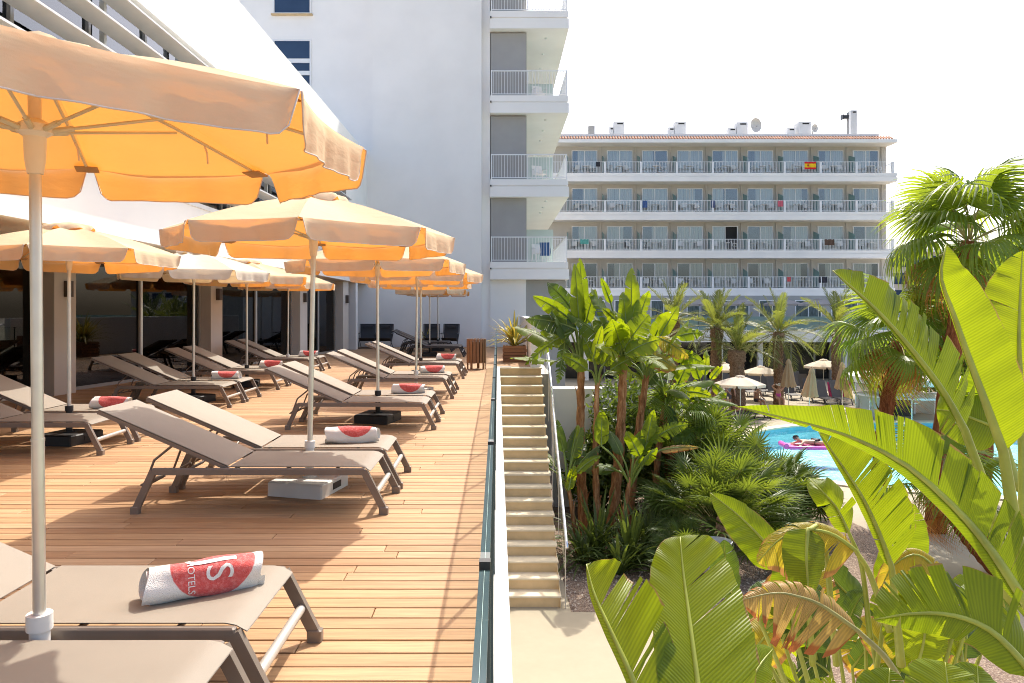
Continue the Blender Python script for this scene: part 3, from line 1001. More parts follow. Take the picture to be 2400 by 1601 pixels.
# floors
WIN_W, MOD = 2.06, 2.99
room_floor_tops = [s[0] for s in slabs]
pane_mats = [M['pane']]
frame_m = M['white_paint']
curt = M['curtain']
rnd2 = random.Random(21)
def curtain_mesh(x0, x1, z0, z1, y):
    mb = MB(); nfold = max(6, int((x1 - x0) / 0.045))
    ph = rnd2.random() * 6
    mb.grid(lambda u, v: (x0 + (x1 - x0) * u, y + 0.035 * math.sin(ph + u * (x1 - x0) * 38) + 0.015 * math.sin(u * 17 + ph * 2), z0 + (z1 - z0) * v), nfold, 1)
    return mb
for fi, (zt, zb) in enumerate(slabs):
    xe = XS - fi * 0.06
    sb = MB()
    hh = zt - zb
    sb.box(XL, xe, YF, YW - 0.002, zb, zb + hh * 0.55)
    sb.box(XL, xe - 0.08, YF + 0.08, YW - 0.002, zb + hh * 0.55, zb + hh * 0.64)
    sb.box(XL, xe - 0.03, YF + 0.03, YW - 0.002, zb + hh * 0.64, zt)
    sb.box(XR + 0.001, xe - 0.03, YW, YW + 10, zb, zt)
    s_ = sb.build('balcony_slab', M['white_wall'], far, world=True)
    zr = zt + 0.95
    rl = MB()
    rl.box(XL, xe - 0.1, YF + 0.10, YF + 0.15, zr - 0.04, zr)
    rl.box(XL, xe - 0.1, YF + 0.11, YF + 0.14, zt + 0.07, zt + 0.10)
    rl.box(xe - 0.15, xe - 0.10, YF + 0.15, YW + 8, zr - 0.04, zr)
    rl.box(xe - 0.14, xe - 0.11, YF + 0.15, YW + 8, zt + 0.07, zt + 0.10)
    rail = rl.build('railing', M['white_paint'], far, world=True)
    b_ = MB(); xx = 3.6
    while xx < xe - 0.12:
        b_.box(xx - 0.011, xx + 0.011, YF + 0.115, YF + 0.135, zt + 0.10, zr - 0.04); xx += 0.125
    yy = YF + 0.3
    while yy < YW + 8:
        b_.box(xe - 0.135, xe - 0.115, yy - 0.011, yy + 0.011, zt + 0.10, zr - 0.04); yy += 0.125
    q = b_.build('bars', M['white_paint'], rail, world=True); q['kind'] = 'stuff'
    for i in range(10):
        xr = 32.35 - i * MOD
        xl = xr - WIN_W
        z1 = zt + 2.12
        if xl < 3.4: continue
        # post in front
        MB().box(xr + 0.42, xr + 0.60, YF + 0.09, YF + 0.16, zt, zr + 0.002).build('post', M['white_paint'], rail, world=True)
        # opening: dark niche box set into the wall (built proud of the wall as frame)
        wf = MB()
        ya, yb = YW - 0.10, YW - 0.003
        t = 0.06
        wf.box(xl - t, xl, ya, yb, zt, z1 + t); wf.box(xr, xr + t, ya, yb, zt, z1 + t)
        wf.box(xl, xr, ya, yb, z1, z1 + t)
        xm = (xl + xr) / 2
        wf.box(xm - 0.035, xm + 0.035, ya, yb, zt, z1)
        wf.box(xl, xm - 0.035, ya, yb, zt, zt + 0.08); wf.box(xm + 0.035, xr, ya, yb, zt, zt + 0.08)
        f = wf.build('window', frame_m, far, world=True)
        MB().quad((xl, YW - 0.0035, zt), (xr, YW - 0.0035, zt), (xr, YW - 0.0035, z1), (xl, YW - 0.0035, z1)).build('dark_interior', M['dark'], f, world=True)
        op = rnd2.random()
        c0, c1 = 0.0, 1.0
        if op < 0.36: c1 = rnd2.uniform(0.42, 0.8)
        elif op < 0.68: c0 = rnd2.uniform(0.2, 0.52)
        if (fi, i) == (2, 4): c1 = 0.48
        curtain_mesh(xl + WIN_W * c0, xl + WIN_W * c1, zt + 0.05, z1 - 0.01, YW - 0.045).build('curtain', curt, f, world=True, smooth=True)
        for (p0, p1) in ((xl, xm - 0.035), (xm + 0.035, xr)):
            if (fi, i) == (2, 4) and p0 > xm: continue
            MB().box(p0, p1, YW - 0.085, YW - 0.080, zt + 0.08, z1).build('pane', M['pane'], f, world=True)
        # pier return shadow-gap beside each window
        MB().box(xr + 0.30, xr + 0.36, YW - 0.14, YW - 0.003, zt, zt + 2.45).build('pier_edge', M['beige_wall'], far, world=True)
        # frosted divider
        dv = MB()
        dv.prism([(YW - 0.15, zt + 0.04), (YF + 0.30, zt + 0.04), (YF + 0.30, zt + 1.35), (YW - 0.15, zt + 1.72)], 'x', xl - 0.47, xl - 0.455)
        dv.build('divider_panel', M['frosted'], far, world=True)
        MB().lathe([(0.03, 0), (0.06, 0.02), (0.06, 0.05)], 8, (xm, YF + 0.8, zt + 2.55 + 0.02)).build('soffit_light', M['white_paint'], s_, world=True)
# first-floor terrace in front
YTt = 55.5
tz1, tz0 = fz(775, YTt), fz(802, YTt)
MB().box(4.0, 42, YTt, YF - 0.01, tz0, tz1).build('terrace_slab', M['white_wall'], far, world=True)
MB().box(4.0, 36, YF - 0.008, YW - 0.005, tz0, slabs[3][1] - 0.001).build('first_floor_wall', M['grey_wall'], far, world=True)
for i in range(10):
    xr = 32.9 - i * 3.0
    MB().box(xr - 2.2, xr, YF - 0.05, YF - 0.012, tz1 + 0.05, tz1 + 2.35).build('terrace_window', M['white_paint'], far, world=True)
    MB().box(xr - 2.12, xr - 1.14, YF - 0.062, YF - 0.052, tz1 + 0.12, tz1 + 2.28).build('pane', M['pane_teal'], far, world=True)
    MB().box(xr - 1.06, xr - 0.08, YF - 0.062, YF - 0.052, tz1 + 0.12, tz1 + 2.28).build('pane', M['pane_teal'], far, world=True)
xx = 4.2
while xx < 40:
    MB().box(xx, xx + 1.75, YTt + 0.15, YTt + 0.17, tz1 + 0.03, tz1 + 1.05).build('glass_panel', M['frosted2'] if 'frosted2' in M else M['frosted'], far, world=True)
    xx += 1.8
# ground floor: dark glazed restaurant behind columns
MB().box(4.0, 40, YTt + 2.2, YTt + 2.3, ZG, tz0 - 0.001).build('restaurant_glass', M['pane_brown'], far, world=True)
for xx in (6.5, 11.4, 16.6, 19.6, 26, 31, 36):
    MB().box(xx, xx + 0.35, YTt + 0.6, YTt + 0.95, ZG, tz0 - 0.001).build('column', M['white_wall'], far, world=True)
for xx in (8.2, 9.9, 13.4, 22.6, 24.4):
    MB().box(xx, xx + 0.12, YTt + 2.10, YTt + 2.199, ZG, tz0 - 0.002).build('mullion', M['frame_grey'], far, world=True)
MB().box(25.6, 27.2, YTt + 1.9, YTt + 2.199, ZG, tz0 - 0.002).build('door_surround', M['beige_wall'], far, world=True)
MB().box(25.95, 26.85, YTt + 1.88, YTt + 1.899, ZG + 0.02, ZG + 2.1).build('door', M['brown_metal'], far, world=True)
# roof furniture
def vent(px0, px1, py0, name, label, Y=YF + 4):
    x0, x1 = fx(px0, Y), fx(px1, Y)
    z1 = fz(py0, Y); z0 = fz(314, YF + 0.9) - 0.02
    e = empty(name, ((x0 + x1) / 2, Y, z0)); tag(e, label, 'chimney', 'vents on the far roof')
    MB().bbox(x0, x1, Y, Y + (x1 - x0), z0, z1, 0.02).build('shaft', M['vent_shade_grey'], e, world=True)
    w_ = x1 - x0
    MB().box(x0 + w_ * 0.3, x1 - w_ * 0.15, Y - 0.012, Y + 0.01, z1 - 0.24, z1 - 0.12).build('opening', M['dark'], e, world=True)
vent(1439, 1464, 285, 'roof_vent', 'tall white roof vent farthest left on the far hotel')
vent(1428, 1438, 297, 'roof_vent', 'small white roof vent beside the leftmost tall vent on the far hotel')
vent(1582, 1608, 285, 'roof_vent', 'tall white roof vent second from left on the far hotel')
vent(1566, 1581, 298, 'roof_vent', 'small white roof vent beside the second tall vent on the far hotel')
vent(1727, 1753, 286, 'roof_vent', 'tall white roof vent just left of the big satellite dish')
vent(1706, 1726, 299, 'roof_vent', 'small white roof vent left of the big satellite dish')
vent(1872, 1901, 285, 'roof_vent', 'tall white roof vent left of the small satellite dish')
vent(1845, 1864, 299, 'roof_vent', 'small white roof vent left of the small satellite dish')
vent(1994, 2009, 258, 'roof_vent', 'slim tall white chimney at the right end of the far roof')
o = MB().box(fx(1379, 66), fx(1394, 66), 66, 66.6, fz(314, YF + .9) - .02, fz(295, 66)).build('roof_box', M['frame_grey'], world=True)
tag(o, 'small dark grey box on the left of the far roof', 'roof box')
def dish(px, py, rpx, label, Y=65.0):
    c = W(px, py, Y); r = rpx * Y / FP
    z0 = fz(314, YF + 0.9) - 0.02
    e = empty('satellite_dish', (c.x, Y + 0.3, z0)); tag(e, label, 'satellite dish')
    d = MB()
    for i in range(7):
        rr = r * i / 6
        for j in range(20):
            th = j * math.pi / 10
            d.vert((c.x + rr * math.cos(th) * 0.86, Y - 0.18 * (rr / r) ** 2 * r + 0.25 * r * math.cos(th) * rr / r, c.z + rr * math.sin(th)))
    for i in range(6):
        for j in range(20):
            a, b = i * 20 + j, i * 20 + (j + 1) % 20
            d.face(a, b, b + 20, a + 20)
    d.build('dish', M['bar_grey'], e, world=True, smooth=True)
    MB().tube([(c.x, Y + 0.05, c.z), (c.x - 0.05, Y + 0.3, c.z - r * 0.6), (c.x - 0.05, Y + 0.3, z0)], 0.045, 8).build('mast', M['frame_grey'], e, world=True)
    MB().tube([(c.x, Y - 0.1, c.z - 0.1 * r), (c.x - 0.1 * r, Y - 0.6 * r, c.z - 0.3 * r)], 0.03, 6).cbox((c.x - 0.1 * r, Y - 0.65 * r, c.z - 0.3 * r), (0.1, 0.12, 0.1)).build('receiver_arm', M['frame_grey'], e, world=True)
dish(1771, 294, 17, 'large grey satellite dish on the far roof')
dish(1909, 301, 10, 'small cream satellite dish right of the tall vent on the far roof')
e = empty('floodlight', (fx(1986, 65), 65, fz(314, 63) - 0.02)); tag(e, 'dark floodlight on a pole beside the slim roof chimney', 'lamp')
p0 = W(1987, 318, 65); p1 = W(1987, 264, 65)
MB().tube([p0, p1], 0.09, 8).build('pole', M['frame_grey'], e, world=True)
h = W(1981, 276, 65)
MB().box(h.x - 0.28, h.x + 0.2, 64.7, 65.1, h.z - 0.14, h.z + 0.16).box(h.x - 0.36, h.x - 0.281, 64.66, 65.14, h.z - 0.2, h.z + 0.22).build('lamp_head', M['dark_frame'], e, world=True)
o = MB().tube([W(1922, 318, 65), W(1922, 291, 65)], 0.03, 6).build('antenna', M['frame_grey'], world=True); tag(o, 'thin dark antenna rod on the far roof right of the small dish', 'antenna')
o = MB().tube([W(1330, 300, 64), W(1330, 320, 64)], 0.03, 6)

# distant building right of the far hotel
db = empty('distant_building', (46, 90, ZG)); tag(db, 'distant beige building seen right of the far hotel behind the palm', 'building')
x0, x1 = fx(2050, 90), fx(2480, 90)
MB().box(x0, x1, 90, 104, ZG, fz(592, 90)).build('wall', M['beige_wall'], db, world=True)
MB().box(x0 - 0.5, x1 + 0.5, 89.3, 104.5, fz(592, 90) + 0.001, fz(585, 90)).build('roof', M['white_wall'], db, world=True)
for fl in (600, 640, 680):
    for k in range(8):
        a = fx(2092 + k * 46, 90)
        MB().box(a, a + 1.7, 89.93, 89.998, fz(fl + 26, 90), fz(fl, 90)).build('window', M['pane_blue'], db, world=True)
# ================================================================== sun loungers
def bar(mb, a, b, w, h):
    """rectangular bar between two points, w along local y, h across"""
    a, b = Vector(a), Vector(b)
    t = (b - a); L = t.length; t.normalize()
    sd = Vector((0, 1, 0)) if abs(t.y) < 0.9 else Vector((1, 0, 0))
    up = t.cross(sd).normalized(); sd = up.cross(t).normalized()
    k = len(mb.v)
    for p in (a, b):
        for s, u in ((-1, -1), (1, -1), (1, 1), (-1, 1)):
            mb.vert(p + sd * s * w / 2 + up * u * h / 2)
    for i in range(4):
        j = (i + 1) % 4
        mb.face(k + i, k + j, k + 4 + j, k + 4 + i)
    mb.face(k + 3, k + 2, k + 1, k); mb.face(k + 4, k + 5, k + 6, k + 7)
    return mb

def make_lounger(sling, frame, name='sun_lounger', backang=23.5):
    root = empty(name)
    HW = 0.32
    zt = 0.335
    hx = -1.17
    bl = 1.04
    ca, sa = math.cos(R(backang)), math.sin(R(backang))
    # side rails
    for s in (-1, 1):
        y = s * HW
        MB().bbox(-1.715, -0.150, y - 0.017, y + 0.017, zt - 0.048, zt, 0.006).build('side_rail', frame, root)
        lg = bar(MB(), (-0.158, y, zt - 0.020), (-0.012, y, 0.03), 0.036, 0.050).build('leg', frame, root)
        MB().bbox(-0.048, 0.018, y - 0.026, y + 0.026, 0.0, 0.055, 0.006).build('foot_cap', frame, lg)
        lg = bar(MB(), (-1.705, y, zt - 0.020), (-1.835, y, 0.03), 0.036, 0.050).build('leg', frame, root)
        MB().bbox(-1.870, -1.806, y - 0.026, y + 0.026, 0.0, 0.055, 0.006).build('foot_cap', frame, lg)
    MB().tube([(-0.075, -HW + 0.017, 0.150), (-0.075, HW - 0.017, 0.150)], 0.021, 12).build('cross_bar', M['bar_grey'], root, smooth='auto')
    for x in (-0.42, -0.80, -1.20, -1.55):
        MB().tube([(x, -HW + 0.01, zt - 0.03), (x, -HW * 0.6, zt - 0.062), (x, HW * 0.6, zt - 0.062), (x, HW - 0.01, zt - 0.03)], 0.011, 8).build('seat_support', frame, root, smooth='auto')
    # seat sling, wrapped over the front bar
    def seat(u, v):
        x = hx + 0.015 + (-0.150 - hx) * u
        y = (v - 0.5) * 2 * (HW - 0.012)
        e = 1 - (2 * v - 1) ** 2
        f = max(0, (u - 0.94) / 0.06)
        return (x + 0.022 * f, y, zt + 0.010 - 0.012 * e * math.sin(math.pi * min(1, u * 1.05)) - 0.030 * f * f)
    mb = MB().grid(seat, 34, 10)
    mb.grid(lambda u, v: Vector(seat(u, v)) - Vector((0, 0, 0.004)), 34, 10)
    mb.build('seat', sling, root, smooth=True)
    # backrest
    def bp(d, y, off=0.0): return Vector((hx - d * ca - off * sa * -1 * 0, y, zt - 0.012 + d * sa)) + Vector((sa, 0, ca)) * off
    br = MB()
    for s in (-1, 1):
        bar(br, bp(0.0, s * (HW - 0.045)), bp(bl, s * (HW - 0.045)), 0.028, 0.030)
    bar(br, bp(bl, -HW + 0.03), bp(bl, HW - 0.03), 0.030, 0.028)
    for d in (0.30, 0.66): br.tube([bp(d, -HW + 0.05, -0.015), bp(d, HW - 0.05, -0.015)], 0.009, 8)
    bk = br.build('backrest', frame, root)
    def back(u, v):
        y = (v - 0.5) * 2 * (HW - 0.028)
        e = 1 - (2 * v - 1) ** 2
        return bp(0.012 + (bl + 0.004) * u, y, 0.022 - 0.012 * e * math.sin(math.pi * u))
    mb = MB().grid(back, 26, 8)
    mb.grid(lambda u, v: back(u, v) - Vector((sa, 0, ca)) * 0.004, 26, 8)
    mb.build('back_sling', sling, bk, smooth=True)
    st_ = MB()
    for s in (-1, 1):
        y = s * 0.235
        st_.tube([bp(0.46, y, -0.02), bp(0.50, y, -0.03) + Vector((-0.10, 0, -0.12)), Vector((-1.80, y, 0.215)), Vector((-1.835, y, 0.190)), Vector((-1.80, y, 0.185)), Vector((-1.66, y, 0.262))], 0.0095, 8)
    st_.tube([(-1.835, -0.235, 0.19), (-1.835, 0.235, 0.19)], 0.0095, 8)
    st_.build('support_loop', frame, root, smooth='auto')
    return root

FRONTX_R, FRONTX_L = -0.80, -4.07
L0 = make_lounger(M['sling'], M['taupe_frame'])
LD = make_lounger(M['sling_dark'], M['dark_frame'])
ORD = ['first', 'second', 'third', 'fourth', 'fifth', 'sixth', 'seventh']
#  row, pair index, near-lounger centre Y, far-lounger centre Y, front foot X, towel on far one
PAIRS = [
    ('R', 0, 2.30, 3.06, -0.81, True), ('R', 1, 5.79, 6.57, -0.81, True), ('R', 2, 9.62, 10.38, -0.775, True),
    ('R', 3, 12.85, 13.65, -0.74, True), ('R', 4, 16.42, 17.25, -0.72, True), ('R', 5, 23.7, 24.5, -1.05, False), ('R', 6, 26.6, 27.4, -1.6, False),
    ('L', 0, 4.15, 4.95, -4.07, False), ('L', 1, 8.00, 8.80, -4.08, True), ('L', 2, 11.70, 12.47, -4.07, True),
    ('L', 3, 14.22, 15.0, -4.08, True), ('L', 4, 17.75, 18.55, -4.24, True)]
rowname = {'R': 'in the row beside the glass balustrade', 'L': 'in the row along the dark glass doors'}
used = False
TOWELS = []
for row, idx, ya, yb, fxx, tw_ in PAIRS:
    for which, yy in (('near', ya), ('far', yb)):
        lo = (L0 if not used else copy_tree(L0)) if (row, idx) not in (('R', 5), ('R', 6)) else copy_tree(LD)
        used = True
        lo.location = (fxx + rnd.uniform(-0.012, 0.012) * (0 if idx == 0 else 1), yy, 0)
        lo.rotation_euler = (0, 0, R(rnd.uniform(-0.7, 0.7)))
        kind_ = 'taupe sling' if (row, idx) not in (('R', 5), ('R', 6)) else 'dark grey'
        lab = f'{which} {kind_} lounger of the {ORD[idx]} pair {rowname[row]}'
        if tw_ and which == 'far': lab = f'taupe lounger carrying a rolled towel, {ORD[idx]} pair {rowname[row]}'
        tag(lo, lab, 'sun lounger', 'sun loungers on the deck')
        if tw_ and which == 'far': TOWELS.append((row, idx, fxx, yy))

for _o in [LD] + list(LD.children_recursive): bpy.data.objects.remove(_o)
# ================================================================== rolled towels
def towel_mat():
    m, nt, b = newmat('towel_cloth')
    uv = nd(nt, 'ShaderNodeUVMap'); sp_ = nd(nt, 'ShaderNodeSeparateXYZ'); nt.links.new(uv.outputs[0], sp_.inputs[0])
    v = coord(nt, 'Object')
    n1 = noise(nt, v, 260.0, 2); n2 = noise(nt, v, 22.0, 4)
    dx = mth(nt, 'SUBTRACT', sp_.outputs[0], 0.03)
    dy = sp_.outputs[1]
    d = mth(nt, 'SQRT', mth(nt, 'ADD', mth(nt, 'MULTIPLY', dx, dx), mth(nt, 'MULTIPLY', dy, dy)))
    d = mth(nt, 'ADD', d, mth(nt, 'MULTIPLY', mth(nt, 'SUBTRACT', noise(nt, v, 60.0, 2), 0.5), 0.006))
    mask = ramp(nt, d, [(0.160, (1, 1, 1)), (0.164, (0, 0, 0))])
    red = mixc(nt, n2, (0.52, 0.030, 0.028), (0.70, 0.085, 0.075))
    red = mixc(nt, mth(nt, 'MULTIPLY', n1, 0.5), red, (0.80, 0.24, 0.22))
    red = mixc(nt, ramp(nt, noise(nt, v, 70.0, 3), [(0.45, (0, 0, 0)), (0.7, (0.6, 0.6, 0.6))]), red, (0.80, 0.30, 0.28))
    wht = mixc(nt, n2, (0.76, 0.73, 0.68), (0.82, 0.80, 0.76))
    c = mixc(nt, mask, wht, red)
    nt.links.new(c, b.inputs['Base Color'])
    b.inputs['Roughness'].default_value = 0.95
    b.inputs['Specular IOR Level'].default_value = 0.1
    b.inputs['Sheen Weight'].default_value = 0.3
    bump(nt, b, mth(nt, 'ADD', n1, mth(nt, 'MULTIPLY', n2, 0.8)), 0.7, 0.006)
    return m
M['towel'] = towel_mat()
M['towel_text'] = pm('towel_print', (0.80, 0.78, 0.74), 0.95, 0.04, 40, 0.5, 260, 0.004)
TL, TRr = 0.44, 0.074
def towel_mesh(center_ang, seed):
    """roll along x; emblem centre lies at angle center_ang (0 = top, positive = away from the camera)"""
    r_ = random.Random(seed)
    ph = [r_.random() * 6 for _ in range(6)]
    mb = MB()
    NA, NL = 40, 22
    def rad(x, th):
        return TRr * (1 + 0.06 * math.sin(3 * th + ph[0] + x * 6) + 0.03 * math.sin(5 * th + ph[1] + x * 11) + 0.04 * math.sin(x * 15 + ph[2]) + 0.025 * math.sin(x * 33 + th * 2 + ph[4])) * (0.93 + 0.07 * math.cos(x * 5))
    # th measured from top, positive toward +y (away); the sheet overlaps itself: starts at th0 and spirals inward at the end
    th0 = -2.35
    for i in range(NL + 1):
        x = -TL / 2 + TL * i / NL
        for j in range(NA + 1):
            th = th0 + (2 * math.pi + 0.5) * j / NA
            rr = rad(x, th) * (1.0 if j > 2 else 1.0) - (0.012 if th > th0 + 2 * math.pi - 0.02 else 0.0)
            y = math.sin(th) * rr; z = math.cos(th) * rr
            z = max(z, -TRr * 0.82)
            a = th - center_ang
            while a > math.pi: a -= 2 * math.pi
            while a < -math.pi: a += 2 * math.pi
            mb.vert((x + 0.016 * math.sin(th * 1.5 + ph[3]) * (abs(i / NL - 0.5) * 2) ** 4, y * 1.08, z + TRr * 0.82), (x, a * TRr))
    for i in range(NL):
        for j in range(NA):
            k = i * (NA + 1) + j
            mb.face(k, k + 1, k + NA + 2, k + NA + 1)
    # spiral ends: folded layers inside
    for e, sgn in ((-TL / 2, -1), (TL / 2, 1)):
        N = 72
        k0 = len(mb.v)
        for j in range(N + 1):
            t = j / N
            th = th0 + 0.4 + t * 2 * math.pi * 2.6
            rr = TRr * (0.90 - 0.72 * t)
            for xx in (e - sgn * 0.004 - sgn * 0.010 * t, e - sgn * 0.09):
                mb.vert((xx, math.sin(th) * rr, max(math.cos(th) * rr, -TRr * 0.80) + TRr * 0.82), (xx, 0.5))
        for j in range(N):
            k = k0 + 2 * j
            mb.face(k, k + 1, k + 3, k + 2)
        k1 = len(mb.v)
        for j in range(20):
            th = 2 * math.pi * j / 20
            mb.vert((e - sgn * 0.03, math.sin(th) * TRr * 0.93, max(math.cos(th) * TRr * 0.93, -TRr * 0.8) + TRr * 0.82), (0.5, 0.5))
        mb.face(*[k1 + j for j in range(20)])
    global towel_rad
    towel_rad = rad
    return mb.mesh('towel_roll', M['towel'], smooth=True)
def text_on_roll(parent, body, size, up_x0, ang0, center_ang, adv=1.0):
    """letters run round the roll (towards the camera), their tops point along +x"""
    cu = bpy.data.curves.new('lettering', 'FONT')
    cu.body = body; cu.size = size; cu.space_character = adv
    cu.resolution_u = 3
    to = bpy.data.objects.new('lettering', cu); COL.objects.link(to)
    dg = bpy.context.evaluated_depsgraph_get()
    me = bpy.data.meshes.new_from_object(to.evaluated_get(dg))
    bpy.data.objects.remove(to)
    bm = bmesh.new(); bm.from_mesh(me)
    bmesh.ops.triangulate(bm, faces=bm.faces)
    bmesh.ops.subdivide_edges(bm, edges=bm.edges, cuts=2, use_grid_fill=True)
    for v in bm.verts:
        th = ang0 - v.co.x / TRr
        xx_ = up_x0 + v.co.y
        rr = towel_rad(xx_, th) + 0.0022
        v.co = Vector((xx_, math.sin(th) * rr * 1.08, math.cos(th) * rr + TRr * 0.82))
    bm.to_mesh(me); bm.free()
    me.name = 'lettering'
    me.materials.clear(); me.materials.append(M['towel_text'])
    return obj('lettering', me, parent)
towel_where = {('R', 0): 'on the lounger nearest the camera, printed with white letters'}
for q, (row, idx, fxx, yy) in enumerate(TOWELS):
    ca = {('R', 0): -0.35, ('R', 1): 0.55, ('R', 2): 0.05}.get((row, idx), -0.5 + 0.5 * rnd.random())
    t = empty('rolled_towel', (fxx - (0.40 if (row, idx) == ('R', 0) else 0.46), yy + rnd.uniform(-0.03, 0.03), 0.336))
    t.rotation_euler = (0, 0, R({('R', 0): 30, ('R', 1): 5}.get((row, idx), rnd.uniform(-6, 8))))
    obj('roll', towel_mesh(ca, 40 + q), t)
    if (row, idx) == ('R', 0):
        text_on_roll(t, 'J', 0.215, -0.022, -0.02, ca)
        text_on_roll(t, 'S', 0.150, 0.002, -0.62, ca)
        text_on_roll(t, 'HOTELS', 0.038, -0.068, -0.18, ca)
    where = towel_where.get((row, idx), f'on the {ORD[idx]} pair ' + {'R': 'beside the glass balustrade', 'L': 'along the glass doors'}[row])
    tag(t, f'rolled white and red towel {where}', 'towel', 'rolled towels on the loungers')

# ================================================================== parasols
def make_parasol(name, canvas, base_m, base_h=0.115, Rr=1.17, rim=2.13, apex=2.44, val=0.15, seed=1, stem_m=None, rot0=22.5, detail=True, pole_m=None):
    r_ = random.Random(seed)
    root = empty(name)
    pole_m = pole_m or M['alu']
    if base_m is not None:
        b_ = MB().bbox(-0.235, 0.235, -0.26, 0.26, 0.0, base_h, 0.012)
        bo = b_.build('base', base_m, root)
        MB().cyl((0, 0), 0.060, base_h, base_h + 0.012, 20).cyl((0, 0), 0.034, base_h + 0.012, 0.40, 16).cyl((0, 0), 0.043, 0.355, 0.412, 20).build('base_tube', stem_m or base_m, bo, smooth='auto')
        MB().box(0.236, 0.240, -0.05, 0.10, base_h * 0.3, base_h * 0.75).build('grip_plate', M['black'], bo)
    z0 = 0.10 if base_m is not None else 0.0
    MB().cyl((0, 0), 0.0215, z0, 1.03, 20).build('lower_pole', pole_m, root, smooth='auto')
    MB().cyl((0, 0), 0.0225, 1.03, 1.040, 20).cyl((0, 0), 0.0200, 1.040, 2.02, 20).build('upper_pole', pole_m, root, smooth='auto')
    MB().cyl((0, 0), 0.0215, 2.02, apex + 0.02, 16).build('inner_pole', M['canvas_pole'], root, smooth='auto')
    hub = MB().lathe([(0.026, -0.16), (0.034, -0.11), (0.037, -0.03), (0.058, -0.015), (0.058, 0.012), (0.03, 0.03)], 18, (0, 0, rim - 0.03)).build('runner_hub', M['alu_white'], root, smooth='auto')
    ang = [R(rot0 + 45 * k + r_.uniform(-1, 1)) for k in range(8)]
    drop = [r_.uniform(-0.022, 0.012) for _ in range(8)]
    rad = [Rr * r_.uniform(0.985, 1.012) for _ in range(8)]
    tips = [Vector((math.cos(a) * q, math.sin(a) * q, rim + d)) for a, q, d in zip(ang, rad, drop)]
    top = Vector((0, 0, apex))
    # canopy
    mb = MB()
    NRr, NS = 10, 8
    for k in range(8):
        a, b = tips[k], tips[(k + 1) % 8]
        wr = [r_.uniform(-1, 1) for _ in range(4)]
        def P(u, v):
            u2 = 0.17 + 0.83 * u
            e = a.lerp(b, v)
            inward = 1 - 0.035 * math.sin(math.pi * v)
            p = top.lerp(Vector((e.x * inward, e.y * inward, e.z)), u2)
            p.z += 0.035 * math.sin(math.pi * u2) - 0.045 * math.sin(math.pi * v) * math.sin(math.pi * min(1, u2 * 0.55)) ** 1.5
            p.z += 0.006 * math.sin(v * 9 + wr[0] * 3 + u * 4 * wr[1]) * u * math.sin(math.pi * v)
            return p
        mb.grid(P, NRr, NS)
    cp = mb.build('canopy', canvas, root, smooth='auto')
    # vent cap on top, frilled
    vc = MB()
    NV = 48
    rings = [(0.02, 0.075), (0.13, 0.055), (0.25, 0.020), (0.275, -0.025)]
    for i, (rr, dz) in enumerate(rings):
        for j in range(NV):
            th = 2 * math.pi * j / NV
            f = (0.022 * math.sin(8 * th + seed) + 0.012 * math.sin(13 * th)) * (i / 3) ** 2
            vc.vert((rr * math.cos(th) * (1 + 0.05 * math.sin(8 * th) * (i / 3)), rr * math.sin(th), apex - 0.03 + dz + f))
    for i in range(3):
        for j in range(NV):
            k = (j + 1) % NV
            vc.face(i * NV + j, i * NV + k, (i + 1) * NV + k, (i + 1) * NV + j)
    vc.face(*range(NV))
    vc.build('vent_cap', canvas, cp, smooth=True)
    # valance flaps
    for k in range(8):
        a, b = tips[k], tips[(k + 1) % 8]
        outw = ((a + b) / 2); outw.z = 0; outw.normalize()
        ph = r_.random() * 6; fl = r_.uniform(-0.02, 0.05)
        def VP(u, v):
            e = a.lerp(b, 0.012 + 0.976 * u)
            inward = 1 - 0.035 * math.sin(math.pi * u)
            # rounded lower corners
            c = min(u, 1 - u) / 0.10
            cut = 0.0 if c >= 1 else (1 - math.sqrt(max(0, 1 - (1 - c) ** 2)))
            h = val * (1 - cut * 0.95)
            p = Vector((e.x * inward, e.y * inward, e.z))
            roll = min(1.0, v * 4)
            p += outw * (0.012 * math.sin(math.pi * 0.5 * roll) + fl * v * 0.6 + 0.010 * math.sin(u * 16 + ph) * v + 0.006 * math.sin(u * 37 + ph * 2) * v)
            p.z -= h * v + 0.004
            return p
        f_ = MB().grid(VP, 24, 5).build('valance_flap', canvas, cp, smooth=True)
        if detail:
            pts = [VP(u / 30, 1.0) for u in range(31)]
            MB().tube([VP(0.0, 0.1)] + pts + [VP(1.0, 0.1)], 0.0028, 5).build('piping', M['hem'] , f_, smooth=True)
    for k in range(8):
        a = tips[k]
        d = Vector((a.x, a.y, 0)).normalized()
        p_in = Vector((0, 0, apex - 0.03)) + d * 0.05
        p_out = a - Vector((0, 0, 0.018)) - d * 0.015
        rb = MB().tube([p_in, p_in.lerp(p_out, 0.5) + Vector((0, 0, 0.012)), p_out], 0.0075, 6).build('rib', M['rib_metal'], root, smooth='auto')
        s_in = Vector((0, 0, rim - 0.035)) + d * 0.055
        s_out = p_in.lerp(p_out, 0.52)
        MB().tube([s_in, s_in.lerp(s_out, 0.12)], 0.011, 8).tube([s_in.lerp(s_out, 0.1), s_out - Vector((0, 0, 0.006))], 0.0065, 6).build('strut', M['rib_metal'], rb, smooth='auto')
        pc = MB().cbox((0, 0, 0), (0.07, 0.10, 0.006), Matrix.Translation(p_out - d * 0.05 + Vector((0, 0, 0.004))) @ Matrix.Rotation(ang[k], 4, 'Z') @ Matrix.Rotation(R(12), 4, 'Y'))
        pc.build('rib_pocket', M['pocket'], rb)
